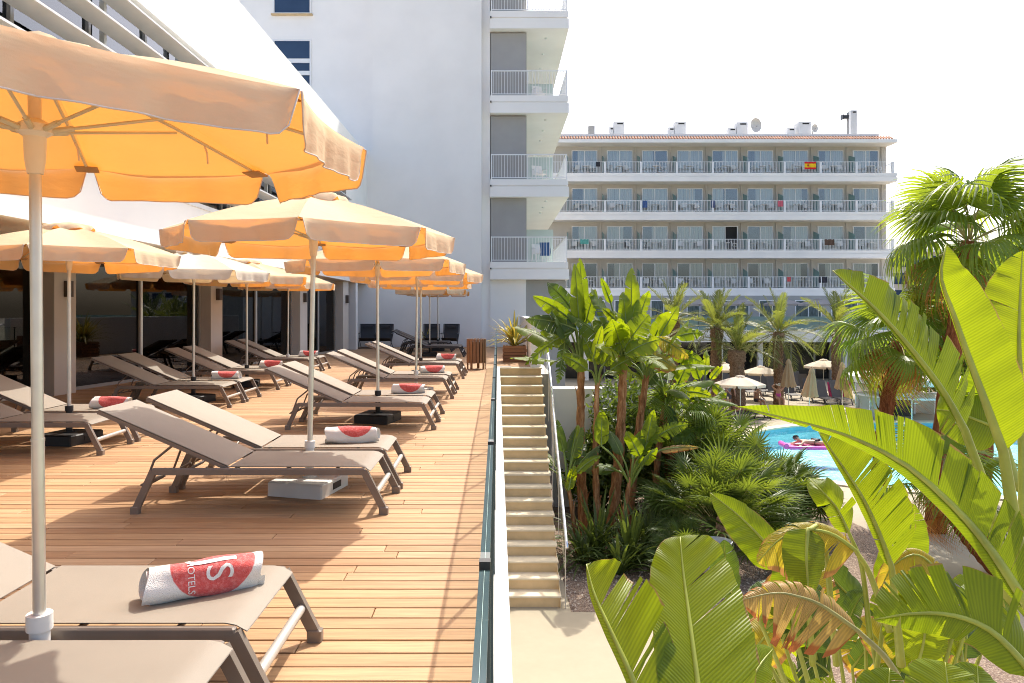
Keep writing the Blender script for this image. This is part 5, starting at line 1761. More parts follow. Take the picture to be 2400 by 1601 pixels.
BM = {}
BM['left'] = grown_banana((2.05, 17.6, ZG), W(1362, 860, 17.6), 0, 6, 1.1, 3, 'leftmost banana plant of the clump beside the stairs with dark leaves', 0.13, el=(5, 70), mats=[M['leaf'], M['leaf_dark'], M['leaf']], wfac=0.25)
BM['slim'] = grown_banana((2.25, 16.6, ZG), W(1400, 890, 16.8), 0, 5, 0.8, 4, 'slim banana plant with orange peeling trunk in front of the clump', 0.085, mats=[M['leaf_bright'], M['leaf']], el=(10, 70), wfac=0.25)
BM['tall'] = grown_banana((2.55, 17.0, ZG), W(1462, 840, 17.3), 0, 8, 1.15, 6, 'tallest banana plant of the clump with large upright pale leaves', 0.14, mats=[M['leaf_bright'], M['leaf'], M['leaf']], el=(0, 75), wfac=0.25)
BM['lean'] = grown_banana((3.1, 17.8, ZG), W(1515, 880, 18.0), 0, 9, 1.1, 7, 'leaning banana plant on the right side of the clump', 0.12, mats=[M['leaf'], M['leaf_bright'], M['leaf_yellow']], el=(0, 75), wfac=0.25)
BM['low'] = grown_banana((3.9, 18.6, ZG), W(1560, 930, 18.8), 0, 9, 1.1, 8, 'low banana plant filling the right of the clump', 0.10, mats=[M['leaf'], M['leaf_bright']], el=(0, 70), wfac=0.25)
BM['young'] = grown_banana((2.6, 16.3, ZG), W(1478, 1120, 16.3), 0, 8, 0.85, 9, 'young banana plant low in front of the clump', 0.07, mats=[M['leaf'], M['leaf_dark']], el=(10, 75), wfac=0.27)
BM['rail'] = grown_banana((1.75, 16.2, ZG), W(1330, 1130, 16.3), 0, 7, 0.8, 10, 'young banana plant beside the handrail with bright small leaves', 0.06, mats=[M['leaf_dark'], M['leaf_bright']], el=(25, 80), wfac=0.25)
BM['end'] = grown_banana((4.9, 19.6, ZG), W(1636, 965, 19.8), 0, 7, 0.55, 12, 'banana plant at the right end of the clump before the poolside parasols', 0.09, mats=[M['leaf_bright'], M['leaf_bright'], M['leaf']], el=(10, 85), wfac=0.25)
CR = {'left': W(1362, 862, 17.6), 'slim': W(1400, 892, 16.8), 'tall': W(1462, 842, 17.3), 'lean': W(1515, 882, 18.0), 'low': W(1560, 932, 18.8), 'young': W(1478, 1122, 16.3), 'rail': W(1330, 1132, 16.3), 'end': W(1640, 962, 19.8)}
HAND = [  # plant, base px, tip px, depth, half width px, tears, leaf, bend, gravity
    ('left', (1367, 722), (1360, 622), 17.9, 20, 0, 'leaf', 0.02, 0), ('left', (1358, 770), (1349, 640), 17.5, 25, 0, 'leaf', 0.0, 0),
    ('left', (1341, 725), (1292, 672), 17.8, 24, 4, 'leaf_dark', 0.1, 0.1), ('left', (1345, 755), (1263, 703), 17.4, 24, 6, 'leaf', 0.12, 0.2),
    ('left', (1352, 772), (1250, 752), 17.2, 26, 8, 'leaf_dark', 0.15, 0.3), ('left', (1338, 778), (1246, 845), 17.2, 18, 12, 'leaf', 0.15, 0.2),
    ('left', (1325, 800), (1310, 885), 17.3, 18, 10, 'leaf_dark', 0.0, 0.2), ('left', (1372, 760), (1392, 690), 17.6, 20, 2, 'leaf', 0.1, 0.1),
    ('tall', (1478, 775), (1481, 650), 17.6, 33, 0, 'leaf_bright', 0.0, 0), ('tall', (1470, 790), (1462, 700), 17.2, 28, 1, 'leaf', 0.05, 0),
    ('tall', (1432, 712), (1412, 660), 17.9, 12, 0, 'leaf', 0.05, 0), ('tall', (1452, 760), (1418, 728), 17.3, 16, 2, 'leaf_bright', 0.1, 0.1),
    ('tall', (1462, 820), (1512, 750), 16.9, 38, 8, 'leaf', 0.1, 0.1), ('tall', (1466, 830), (1535, 800), 16.8, 32, 6, 'leaf_bright', 0.12, 0.2),
    ('tall', (1500, 740), (1518, 690), 17.9, 18, 2, 'leaf', 0.08, 0.1), ('tall', (1445, 800), (1398, 760), 17.2, 26, 5, 'leaf', 0.15, 0.2),
    ('lean', (1546, 790), (1583, 728), 18.0, 22, 0, 'leaf_bright', 0.05, 0), ('lean', (1585, 790), (1640, 784), 18.2, 18, 5, 'leaf', 0.2, 0.2),
    ('lean', (1540, 790), (1604, 832), 17.6, 24, 12, 'leaf_yellow', 0.15, 0.5), ('lean', (1520, 830), (1575, 860), 17.5, 26, 8, 'leaf_yellow', 0.15, 0.3),
    ('lean', (1570, 830), (1640, 850), 18.0, 22, 6, 'leaf', 0.2, 0.2), ('lean', (1530, 800), (1560, 740), 18.3, 24, 3, 'leaf', 0.1, 0.1),
    ('slim', (1390, 842), (1408, 775), 16.6, 16, 0, 'leaf_bright', 0.0, 0), ('slim', (1378, 868), (1326, 838), 16.5, 20, 3, 'leaf', 0.15, 0.1),
    ('slim', (1412, 858), (1448, 815), 16.6, 20, 3, 'leaf_bright', 0.12, 0.1), ('slim', (1395, 850), (1372, 800), 16.8, 18, 2, 'leaf', 0.1, 0.1),
    ('end', (1652, 882), (1656, 830), 19.6, 16, 0, 'leaf_bright', 0.0, 0), ('end', (1670, 900), (1698, 928), 19.4, 15, 2, 'leaf_bright', 0.1, 0.1),
    ('end', (1640, 890), (1622, 845), 19.7, 16, 2, 'leaf', 0.1, 0.1), ('end', (1665, 890), (1690, 860), 19.5, 13, 2, 'leaf_bright', 0.1, 0.1),
    ('young', (1409, 1045), (1411, 972), 16.2, 23, 0, 'leaf', 0.0, 0), ('young', (1510, 1060), (1530, 975), 16.4, 20, 2, 'leaf', 0.1, 0.1),
    ('young', (1500, 1070), (1472, 1020), 16.0, 24, 1, 'leaf', 0.1, 0.1), ('young', (1546, 1056), (1626, 1050), 16.3, 11, 3, 'leaf_dry', 0.1, 0.3),
    ('young', (1530, 1030), (1600, 1000), 16.5, 22, 9, 'leaf', 0.2, 0.2), ('rail', (1322, 1062), (1308, 995), 16.5, 15, 0, 'leaf_dark', 0.0, 0),
    ('rail', (1332, 1150), (1345, 1100), 16.0, 14, 0, 'leaf_bright', 0.1, 0.1), ('rail', (1350, 1110), (1400, 1075), 16.0, 13, 1, 'leaf', 0.2, 0.1),
    ('low', (1590, 900), (1615, 850), 18.8, 22, 4, 'leaf', 0.1, 0.1), ('low', (1600, 920), (1660, 930), 18.6, 20, 6, 'leaf_bright', 0.2, 0.2),
    ('low', (1540, 900), (1500, 860), 18.5, 24, 3, 'leaf_dark', 0.15, 0.2), ('low', (1560, 950), (1590, 1010), 18.3, 22, 5, 'leaf_dark', 0.1, 0.3)]
for k, (pk, b0, t0, Y, hw, nt_, mk, bend, gv) in enumerate(HAND):
    rr_ = random.Random(900 + k)
    pts = []
    dx, dy = t0[0] - b0[0], t0[1] - b0[1]
    ln = math.hypot(dx, dy)
    for q in range(5):
        t = q / 4
        hump = bend * ln * 4 * t * (1 - t) * 0.5
        pts.append(W(b0[0] + dx * t * 1.18, b0[1] + dy * t * 1.18 - hump, Y + 0.12 * t * rr_.uniform(-1, 1)))
    w_ = hw * Y / FP * 0.9
    add_leaf(BM[pk], pts, w_ * rr_.uniform(0.9, 1.05), w_ * rr_.uniform(0.9, 1.05), (rr_.uniform(-0.45, 0.45), -1, rr_.uniform(-0.1, 0.45)), M[mk], [CR[pk] - Vector((0, 0, 0.15)), CR[pk].lerp(pts[0], 0.5) + Vector((0, 0, 0.06))], 0.02, M['rib_green'], tears=(nt_ * 2 + 1, nt_ * 2 + 1), seed=900 + k, fold=rr_.uniform(0.1, 0.3), droop=0.25, grav=gv, skew=0.4, gap=rr_.uniform(0.03, 0.10) if nt_ < 9 else 0.45, wild=0.25, nseg=24)

# ---------------------------------------------------------------- fan palms
def fan_frond_mesh(name, mat, Rf, nseg, droop, seed, petl, spread=150, split=0.45, pm_=None, pr=0.012):
    """one frond, petiole from origin along +x, blade fanning out beyond it"""
    r_ = random.Random(seed)
    mb = MB()
    mb.cur = 1
    mb.tube([(0, 0, 0), (petl * 0.5, 0, petl * 0.05), (petl, 0, 0)], [pr, pr * 0.8, pr * 0.6], 5)
    mb.cur = 0
    hub = Vector((petl, 0, 0))
    for k in range(nseg):
        a = R(-spread + 2 * spread * (k + 0.5) / nseg)
        l = Rf * (0.72 + 0.28 * math.cos(a * 0.62)) * r_.uniform(0.92, 1.05)
        da = R(2 * spread / nseg) * 0.5
        d = Vector((math.cos(a), math.sin(a), 0)); s_ = Vector((-math.sin(a), math.cos(a), 0))
        N = 6
        tip_d = droop * r_.uniform(0.7, 1.4)
        base = len(mb.v)
        for i in range(N + 1):
            t = i / N
            rr = l * (0.04 + 0.96 * t)
            w_ = rr * math.tan(da) * 1.02 if t <= split else l * split * math.tan(da) * (1 - ((t - split) / (1 - split)) ** 1.2) + 0.0008
            p = hub + d * rr
            p.z += -tip_d * l * max(0, t - 0.35) ** 2 * 1.9 + 0.10 * l * t * abs(math.sin(a)) * 0.6
            if t > 0.5: p += d * (-tip_d * l * (t - 0.5) ** 2 * 0.6)
            mb.vert(p - s_ * w_, (t, 0.9)); mb.vert(p + Vector((0, 0, w_ * 0.7)), (t, 0.0)); mb.vert(p + s_ * w_, (t, 0.9))
        for i in range(N):
            for j in range(2):
                c = base + i * 3 + j
                mb.face(c, c + 3, c + 4, c + 1)
    return mb.mesh(name, [mat, pm_ or M['petiole']], smooth=False)

def orient(d, roll=0.0):
    """rotation taking +x to d, keeping +z as upward as possible"""
    d = Vector(d).normalized()
    y = Vector((0, 0, 1)).cross(d)
    y = y.normalized() if y.length > 1e-4 else Vector((0, 1, 0))
    z = d.cross(y)
    m = Matrix((d, y, z)).transposed()
    return (m @ Matrix.Rotation(roll, 3, 'X')).to_euler()

big_fans = [fan_frond_mesh('frond', M['fan'], 1.15, 40, 0.9, 200 + i, 1.0, 120, 0.58, pr=0.02) for i in range(3)]
dead_fans = [fan_frond_mesh('dry_frond', M['fan_dead'], 0.95, 34, 1.6, 210 + i, 0.9, 90, 0.35, pr=0.018) for i in range(2)]
small_fans = [fan_frond_mesh('frond', M['fan_dark'], 0.46, 17, 0.18, 220 + i, 0.42, 130, 0.30, pr=0.006) for i in range(3)]

def fan_palm(base, crown, nf, label, seed, scale=1.0, dead=6, r0=0.2, el=(-35, 80), only=None):
    r_ = random.Random(seed)
    base, crown = Vector(base), Vector(crown)
    e = empty('fan_palm', base); tag(e, label, 'palm tree')
    P = crom([base, base.lerp(crown, 0.5) + Vector((-0.1, 0, 0)), crown], 20)
    mb = MB(); mb.tube(P, [r0 * (1.25 - 0.35 * i / 20) * (1 + 0.05 * math.sin(i * 3)) for i in range(21)], 14)
    tr = mb.build('trunk', M['red_bark'], e, world=True, smooth=True)
    for i in range(44):          # criss-cross boots below the crown
        t = r_.uniform(0.55, 0.99); q = t * 20; p = P[min(20, int(q))]
        az = r_.random() * 6.28; d = Vector((math.cos(az), math.sin(az), 0)); sd = Vector((-d.y, d.x, 0))
        b_ = MB(); l = r_.uniform(0.15, 0.34)
        for jj in range(4):
            tt = jj / 3
            c = p + d * (r0 * 0.95 + 0.10 * tt) + Vector((0, 0, l * tt)) + sd * r_.uniform(-0.02, 0.02)
            w_ = 0.05 * (1 - 0.6 * tt)
            b_.vert(c - sd * w_); b_.vert(c + sd * w_)
        for jj in range(3): b_.face(jj * 2, jj * 2 + 1, jj * 2 + 3, jj * 2 + 2)
        b_.build('leaf_base', M['red_bark'], tr, world=True)
    for k in range(nf):
        az = k * 2.399 + r_.uniform(-0.3, 0.3)
        elv = R(el[1] + (el[0] - el[1]) * (k / nf) + r_.uniform(-8, 8))
        d = Vector((math.cos(az) * math.cos(elv), math.sin(az) * math.cos(elv), math.sin(elv)))
        s_ = scale * r_.uniform(0.85, 1.1)
        obj('frond', r_.choice(big_fans), e, crown - base + d * 0.08, orient(d, r_.uniform(-0.5, 0.5)), (s_, s_, s_))
    for k in range(dead):
        az = r_.random() * 6.28
        elv = R(r_.uniform(-70, -15))
        d = Vector((math.cos(az) * math.cos(elv), math.sin(az) * math.cos(elv), math.sin(elv)))
        s_ = scale * r_.uniform(0.7, 1.0)
        obj('dry_frond', r_.choice(dead_fans), e, crown - base + d * 0.1 - Vector((0, 0, 0.1)), orient(d, r_.uniform(-0.6, 0.6)), (s_, s_, s_))
    return e
fan_palm((10.55, 18, ZG), W(2272, 566, 18), 22, 'tall fan palm with reddish trunk at the right against the sky', 51, 1.08, 7)
fan_palm((9.9, 19.5, ZG), W(2105, 800, 19.5), 20, 'lower fan palm with orange dry fronds before the pool bar', 53, 0.92, 9, 0.17, el=(-45, 75))
fan_palm((10.3, 15.0, ZG), W(2205, 1140, 15.0), 12, 'short stout fan palm low behind the banana leaves at right', 55, 0.7, 5, 0.24, el=(-30, 70))
fan_palm((4.6, 19.2, ZG), W(1578, 985, 19.0), 16, 'low fan palm with bright fronds right of the banana clump', 58, 0.58, 2, 0.15, el=(-30, 80))
fan_palm((13.6, 21, ZG), W(2345, 700, 21), 16, 'fan palm partly behind the big leaves at the right edge', 57, 1.0, 5, 0.2)

def dwarf_palm(base, rad, nf, label, seed, hz=0.75):
    r_ = random.Random(seed)
    base = Vector(base)
    e = empty('dwarf_fan_palm', base); tag(e, label, 'palm bush', 'dwarf fan palms beside the pool')
    MB().tube([base, base + Vector((0, 0, rad * 0.5))], [0.14, 0.10], 10).build('trunk', M['palm_bark'], e, world=True, smooth=True)
    for k in range(nf):
        az = r_.random() * 6.28
        elv = math.asin(r_.uniform(-0.1, 1.0))
        d = Vector((math.cos(az) * math.cos(elv), math.sin(az) * math.cos(elv), math.sin(elv)))
        c = Vector((0, 0, rad * 0.35)) + Vector((d.x, d.y, d.z * hz)) * rad * r_.uniform(0.25, 0.62)
        s_ = r_.uniform(0.8, 1.15) * rad / 1.25 * 1.05
        obj('frond', r_.choice(small_fans), e, c, orient(d, r_.uniform(-0.5, 0.5)), (s_, s_, s_))
    return e
dwarf_palm((4.85, 16.2, ZG), 1.65, 150, 'big green dwarf fan palm in the middle of the gravel bed', 61, 0.95)
dwarf_palm((6.3, 17.9, ZG), 1.55, 135, 'dwarf fan palm bushing out towards the pool edge', 62, 0.95)
dwarf_palm((5.4, 19.6, ZG), 1.85, 140, 'dwarf fan palm with pale leaves behind the middle one', 63, 1.25)
dwarf_palm((3.9, 15.0, ZG), 0.85, 50, 'small dwarf fan palm at the near edge of the gravel', 64)
dwarf_palm((7.4, 19.6, ZG), 1.2, 70, 'dwarf fan palm nearest the pool water', 65)

# strap-leaved tufts under the bananas
for k, (x, y, n_, l) in enumerate(((2.15, 16.0, 70, 1.9), (2.75, 15.5, 70, 1.75), (3.2, 16.2, 60, 1.8), (1.8, 15.6, 50, 1.4), (3.7, 16.5, 50, 1.6), (2.45, 15.0, 50, 1.2))):
    strap_clump('bird_of_paradise', (x, y, ZG), n_, l, 0.085, M['strap'], 70 + k,
                ['dark leafy tuft under the banana trunks left of centre', 'dark leafy tuft in front of the peeling banana trunks', 'dark leafy tuft right of the banana trunks',
                 'dark leafy tuft closest to the handrail foot', 'dark leafy tuft beside the dwarf fan palm', 'small dark tuft at the near edge of the gravel'][k], group='leafy tufts on the gravel', arch=0.9)

# dense shrubs behind the clump
def shrub(base, rx, rz, nl, label, seed, size=0.16, mat=None):
    r_ = random.Random(seed)
    base = Vector(base)
    e = empty('shrub', base); tag(e, label, 'shrub', 'shrubs behind the banana clump')
    MB().tube([base, base + Vector((0.05, 0, rz * 0.9))], [0.05, 0.02], 7).build('stem', M['palm_bark'], e, world=True)
    mb = MB()
    for _ in range(nl):
        az = r_.random() * 6.28; u = r_.uniform(-1, 1); rr = r_.random() ** 0.45
        cl = 0.85 + 0.25 * math.sin(az * 3 + u * 4)
        c = Vector((math.cos(az) * math.sqrt(1 - u * u) * rx * rr * cl, math.sin(az) * math.sqrt(1 - u * u) * rx * rr * cl, rz + u * rz * 0.95 * rr))
        n_ = Vector((r_.gauss(0, 1), r_.gauss(0, 1), r_.gauss(0.4, 1))).normalized()
        t = n_.orthogonal().normalized(); t.rotate(Quaternion(n_, r_.random() * 6.28)); s_ = n_.cross(t)
        l = size * r_.uniform(0.6, 1.3); w_ = l * 0.24
        k = len(mb.v)
        for (a, b_, vv) in ((0, 0, 0), (0.4, 1, .8), (1, 0, 0), (0.4, -1, .8)):
            mb.vert(c + t * l * a + s_ * w_ * b_, (a, vv))
        mb.face(k, k + 1, k + 2, k + 3)
    q = mb.build('foliage', mat or M['bush'], e); q['kind'] = 'stuff'
    return e
shrub((3.4, 20.0, ZG), 1.5, 1.9, 5200, 'tall dense shrub right behind the banana trunks', 81)
shrub((4.8, 21.0, ZG), 1.3, 1.5, 3800, 'dense shrub behind the right side of the banana clump', 82)
shrub((2.6, 19.2, ZG), 0.9, 1.2, 2600, 'leafy shrub in front of the cream garden wall', 83, 0.2)
shrub((5.6, 20.6, ZG), 1.3, 1.25, 3600, 'leafy shrub between the low fan palm and the dwarf palms', 85)
shrub((6.2, 22.5, ZG), 1.2, 1.0, 3000, 'low shrub between the clump and the pool', 84)

# ---------------------------------------------------------------- date palms across the pool
def date_frond_mesh(seed, L=2.0, droop=0.5):
    r_ = random.Random(seed)
    mb = MB()
    N = 21
    def P(t): return Vector((L * t * (1 - 0.08 * droop * t), 0, -droop * L * 0.55 * t ** 2.2))
    mb.cur = 1
    mb.tube([P(i / 8) for i in range(9)], [0.022 * (1 - 0.8 * i / 8) for i in range(9)], 5)
    mb.cur = 0
    for i in range(3, N * 2):
        t = i / (N * 2)
        p = P(t); q = P(min(1, t + 0.02)); T = (q - p).normalized()
        l = L * 0.27 * (math.sin(math.pi * min(1, t * 0.92 + 0.10)) ** 0.6) * r_.uniform(0.85, 1.1)
        for s in (-1, 1):
            d = (T * 0.95 + Vector((0, s, 0)) * 0.6 + Vector((0, 0, r_.uniform(0.05, 0.55)))).normalized()
            w_ = 0.014
            sd = d.cross(Vector((0, 0, 1))).normalized() * w_
            k = len(mb.v)
            m_ = p + d * l * 0.5 + Vector((0, 0, 0.01)); e_ = p + d * l - Vector((0, 0, 0.16 * l))
            mb.vert(p - sd * 0.6, (0, 0.9)); mb.vert(p + sd * 0.6, (0, 0.9)); mb.vert(m_ + sd, (0.5, 0.9)); mb.vert(m_ - sd, (0.5, 0.9)); mb.vert(e_, (1, 0))
            mb.face(k, k + 1, k + 2, k + 3); mb.face(k + 3, k + 2, k + 4)
    return mb.mesh('frond', [M['date'], M['petiole']])
date_fr = [date_frond_mesh(300 + i, 2.0, d) for i, d in enumerate((0.35, 0.6, 0.9))]
def date_palm(px, py_crown, Y, r0, nf, label, seed, scale=1.0, el=(-25, 85)):
    r_ = random.Random(seed)
    c = W(px, py_crown, Y); base = Vector((c.x, Y, ZG))
    e = empty('date_palm', base); tag(e, label, 'palm tree', 'date palms across the pool')
    H = c.z - ZG
    mb = MB(); nr = max(6, int(H / 0.11))
    rad = [r0 * (1.0 + 0.10 * (i % 2)) * (1.15 - 0.15 * min(1, i / nr * 3)) for i in range(nr + 1)]
    for i in range(max(0, nr - 5), nr + 1): rad[i] *= 1.25
    mb.tube([base + Vector((0.03 * math.sin(i * 0.2), 0, H * i / nr)) for i in range(nr + 1)], rad, 14)
    tr = mb.build('trunk', M['palm_bark'], e, world=True, smooth=True)
    bt = MB()
    for i in range(int(nr * 7)):
        z = r_.uniform(0.1, H); az = r_.random() * 6.28
        d = Vector((math.cos(az), math.sin(az), 0)); sd = Vector((-d.y, d.x, 0))
        p = base + Vector((0, 0, z)) + d * r0 * 1.0
        k = len(bt.v)
        for q in (p - sd * 0.07, p + sd * 0.07, p + d * 0.06 + Vector((0, 0, 0.13))): bt.vert(q)
        bt.face(k, k + 1, k + 2)
    q = bt.build('trunk_scales', M['palm_bark'], tr, world=True); q['kind'] = 'stuff'
    for k in range(nf):
        az = k * 2.399 + r_.uniform(-0.3, 0.3)
        f = k / nf
        elv = R(el[1] + (el[0] - el[1]) * f ** 0.8 + r_.uniform(-8, 8))
        d = Vector((math.cos(az) * math.cos(elv), math.sin(az) * math.cos(elv), math.sin(elv)))
        s_ = scale * r_.uniform(0.85, 1.1)
        obj('frond', date_fr[min(2, int(f * 3))], e, c - base + d * 0.1, orient(d, r_.uniform(-0.4, 0.4)), (s_, s_, s_))
date_palm(1679, 768, 41, 0.27, 24, 'upright date palm with thick trunk beside the poolside parasols', 91, 1.25, (-20, 88))
date_palm(1728, 822, 40, 0.36, 20, 'short stout date palm between the two taller palms', 92, 1.3, (-5, 85))
date_palm(1824, 780, 42, 0.24, 24, 'date palm with spreading crown in front of the white terrace band', 93, 1.3, (-35, 85))
date_palm(1580, 750, 46, 0.25, 22, 'date palm crown above the banana clump before the far hotel', 94, 1.25, (-30, 85))
date_palm(1960, 765, 45, 0.25, 22, 'date palm at right behind the leaning torn leaf', 95, 1.3, (-35, 85))
# ================================================================== poolside
def on_ground(px, py, z=ZG):
    Y = FP * (EYE - z) / (py - VY)
    return Vector(((px - VX) * Y / FP, Y, z))
# open and closed parasols by the pool
pool_open = make_parasol('parasol', M['canopy_pale'], M['white_plastic'], seed=31, detail=False, Rr=1.45, rim=2.05, apex=2.50, val=0.16)
first = True
for px, pyc, Y, lab in ((1693, 852, 45, 'open cream parasol farthest left by the pool, before the thick palm trunk'), (1735, 884, 36.5, 'open cream parasol nearest the standing bathers'),
                        (1783, 868, 44, 'open cream parasol second row right of the standing bathers'), (1930, 845, 47, 'open cream parasol farthest right by the pool, half behind the torn leaf')):
    p = pool_open if first else copy_tree(pool_open)
    first = False
    c = W(px, pyc, Y)
    p.location = (c.x, Y, ZG)
    s_ = max(0.8, (c.z - ZG) / 2.42)
    p.scale = (0.82, 0.82, s_)
    p.rotation_euler = (0, 0, rnd.random())
    tag(p, lab, 'parasol', 'open parasols by the pool')
def closed_parasol():
    root = empty('closed_parasol')
    MB().bbox(-0.25, 0.25, -0.25, 0.25, 0, 0.1, 0.012).build('base', M['white_plastic'], root)
    MB().cyl((0, 0), 0.024, 0.1, 2.6, 12).build('pole', M['alu'], root, smooth='auto')
    mb = MB()
    NA = 32
    prof = [(0.04, 2.66), (0.10, 2.52), (0.13, 2.38), (0.17, 2.2), (0.24, 1.8), (0.30, 1.45), (0.34, 1.28), (0.33, 1.20)]
    for r, z in prof:
        for j in range(NA):
            th = 2 * math.pi * j / NA
            f = 1 + 0.28 * math.sin(8 * th) * min(1, r / 0.15) + 0.06 * math.sin(3 * th + z * 4)
            mb.vert((r * f * math.cos(th), r * f * math.sin(th), z + (0.05 * math.sin(8 * th) if r == 0.33 else 0)))
    for i in range(len(prof) - 1):
        for j in range(NA):
            k = (j + 1) % NA
            mb.face(i * NA + j, i * NA + k, (i + 1) * NA + k, (i + 1) * NA + j)
    mb.face(*range(NA))
    cn = mb.build('canopy', M['canopy_tan'], root, smooth=True)
    vc = MB().lathe([(0.03, 2.72), (0.12, 2.60), (0.16, 2.47), (0.155, 2.44)], 16, (0, 0, 0)).build('vent_cap', M['canopy_tan'], cn, smooth='auto')
    return root
cpz = closed_parasol()
for k, (px, pyt, pyb, lab) in enumerate(((1848, 842, 958, 'closed tan parasol left of the palm bar, the upright one'), (1893, 862, 985, 'closed tan parasol leaning, nearest the pool'), (1974, 850, 962, 'closed tan parasol beside the pink towels'))):
    p = cpz if k == 0 else copy_tree(cpz)
    g = on_ground(px, pyb)
    p.location = g
    s_ = ((pyb - pyt) * g.y / FP) / 2.7
    p.scale = (s_, s_, s_)
    p.rotation_euler = (0, R((0, 5, 0)[k]), rnd.random())
    tag(p, lab, 'closed parasol', 'closed parasols by the pool')
# grey parasols on the first-floor terrace
tg_ = make_parasol('terrace_parasol', M['canopy_grey'], M['white_plastic'], seed=33, detail=False, Rr=1.5, rim=2.0, apex=2.4)
for k, (px, lab) in enumerate(((1733, 'grey parasol on the far terrace between the two date palms'), (1835, 'grey parasol on the far terrace above the spreading palm'), (1918, 'grey parasol on the far terrace at the right'), (1645, 'grey parasol on the far terrace behind the thick palm'))):
    p = tg_ if k == 0 else copy_tree(tg_)
    Y = 58.0
    p.location = ((px - VX) * Y / FP, Y, tz1)
    tag(p, lab, 'parasol', 'grey parasols on the far terrace')

# pool loungers (dark slings, raised backs)
PL = make_lounger(M['sling_grey'], M['dark_frame'], backang=62)
spots = [(1610, 940, 100), (1640, 936, 100), (1730, 930, 95), (1765, 932, 92), (1800, 930, 95), (1830, 934, 88), (1868, 940, 92), (1920, 945, 90), (1950, 950, 90), (1985, 950, 90), (1690, 926, 95), (1625, 924, 95), (1660, 922, 92), (1712, 918, 90), (1748, 919, 92), (1784, 918, 90), (1815, 920, 92), (1850, 919, 90), (1886, 921, 90), (1905, 930, 90)]
first = True
for k, (px, py, a) in enumerate(spots):
    p = PL if first else copy_tree(PL)
    first = False
    g = on_ground(px, py)
    p.location = g
    p.rotation_euler = (0, 0, R(-a + 0))
    nm = ['nearest the banana clump', 'second from the banana clump', 'under the parasol by the standing bathers', 'third right of the standing bathers', 'before the right palm trunk', 'under the hatted bather', 'beside the closed parasol', 'left of the pink towels', 'under the first pink towel', 'under the red towel', 'behind the standing bathers', 'in the back row behind the clump', 'in the back row at the thick palm', 'in the back row left of the front parasol', 'in the back row at the stout palm', 'in the back row right of the stout palm', 'in the back row at the slim palm', 'in the back row behind the upright closed parasol', 'in the back row behind the leaning closed parasol', 'in the back row left of the crimson towel'][k]
    tag(p, f'dark grey poolside lounger {nm}', 'sun lounger', 'dark loungers by the pool')
# two low loungers at the pool edge, backs flat
PF = make_lounger(M['sling_grey'], M['dark_frame'], backang=6)
for k, (px, py, lab) in enumerate(((1800, 982, 'flat dark lounger at the pool edge with a bather lying on it'), (1846, 978, 'flat dark lounger at the pool edge with a purple towel'))):
    p = PF if k == 0 else copy_tree(PF)
    p.location = on_ground(px, py)
    p.rotation_euler = (0, 0, R(4))
    tag(p, lab, 'sun lounger', 'flat loungers at the pool edge')
def cloth_strip(name, col, loc, rz, L, Wd, label, zz=0.36, drape=0.0):
    m = pm(name + '_cloth', col, 0.9, 0.12, 8, 0.3, 90)
    def P(u, v):
        x = (u - 0.5) * L; y = (v - 0.5) * Wd
        return (x, y, 0.012 * math.sin(u * 12 + v * 3) + 0.012 * math.cos(v * 9) + drape * u)
    mb = MB().grid(P, 14, 8)
    mb.grid(lambda u, v: Vector(P(u, v)) - Vector((0, 0, 0.012)), 14, 8)
    o = mb.build(name, m, smooth=True)
    o.location = Vector(loc) + Vector((0, 0, zz)); o.rotation_euler = (0, 0, rz)
    tag(o, label, 'towel')
    return o
g = on_ground(1838, 978)
cloth_strip('beach_towel', (0.42, 0.06, 0.55), g + Vector((-0.35, 0, 0)), R(4), 1.2, 0.55, 'purple towel spread over the flat lounger at the pool edge')
def hung_towel(px, py0, py1, pxw, col, label, Y):
    a = W(px - pxw / 2, py0, Y); b = W(px + pxw / 2, py1, Y)
    m = pm('hung_towel_cloth', col, 0.9, 0.15, 6, 0.3, 60)
    mb = MB()
    def P(u, v): return (a.x + (b.x - a.x) * u, Y + 0.05 * math.sin(u * 9) + 0.25 * v, b.z + (a.z - b.z) * v)
    mb.grid(P, 10, 6)
    mb.grid(lambda u, v: Vector(P(u, v)) + Vector((0, 0.015, 0)), 10, 6)
    o = mb.build('beach_towel', m, world=True, smooth=True); tag(o, label, 'towel')
hung_towel(1955, 897, 930, 24, (0.60, 0.06, 0.14), 'crimson towel hung over a lounger back right of the closed parasol', 44)
hung_towel(1986, 897, 930, 26, (0.62, 0.02, 0.16), 'deep pink towel hung over a lounger back near the bar', 43)
hung_towel(1990, 905, 935, 20, (0.70, 0.52, 0.16), 'patterned yellow towel in front of the deep pink towel', 42.6)
hung_towel(1604, 870, 895, 12, (0.70, 0.05, 0.15), 'pink towel showing through the banana leaves', 42)

# ------------------------------------------------------------------ people
def skin_mesh(verts, edges, radii, sub=2):
    me = bpy.data.meshes.new('body')
    me.from_pydata([tuple(v) for v in verts], edges, [])
    o = bpy.data.objects.new('tmp', me); COL.objects.link(o)
    md = o.modifiers.new('skin', 'SKIN')
    for i, r in enumerate(radii):
        sv = me.skin_vertices[0].data[i]
        sv.radius = (r[0], r[1]) if isinstance(r, tuple) else (r, r)
        sv.use_root = (i == 0)
    sb = o.modifiers.new('sub', 'SUBSURF'); sb.levels = sb.render_levels = sub
    dg = bpy.context.evaluated_depsgraph_get()
    out = bpy.data.meshes.new_from_object(o.evaluated_get(dg))
    bpy.data.objects.remove(o)
    out.polygons.foreach_set('use_smooth', [True] * len(out.polygons))
    return out

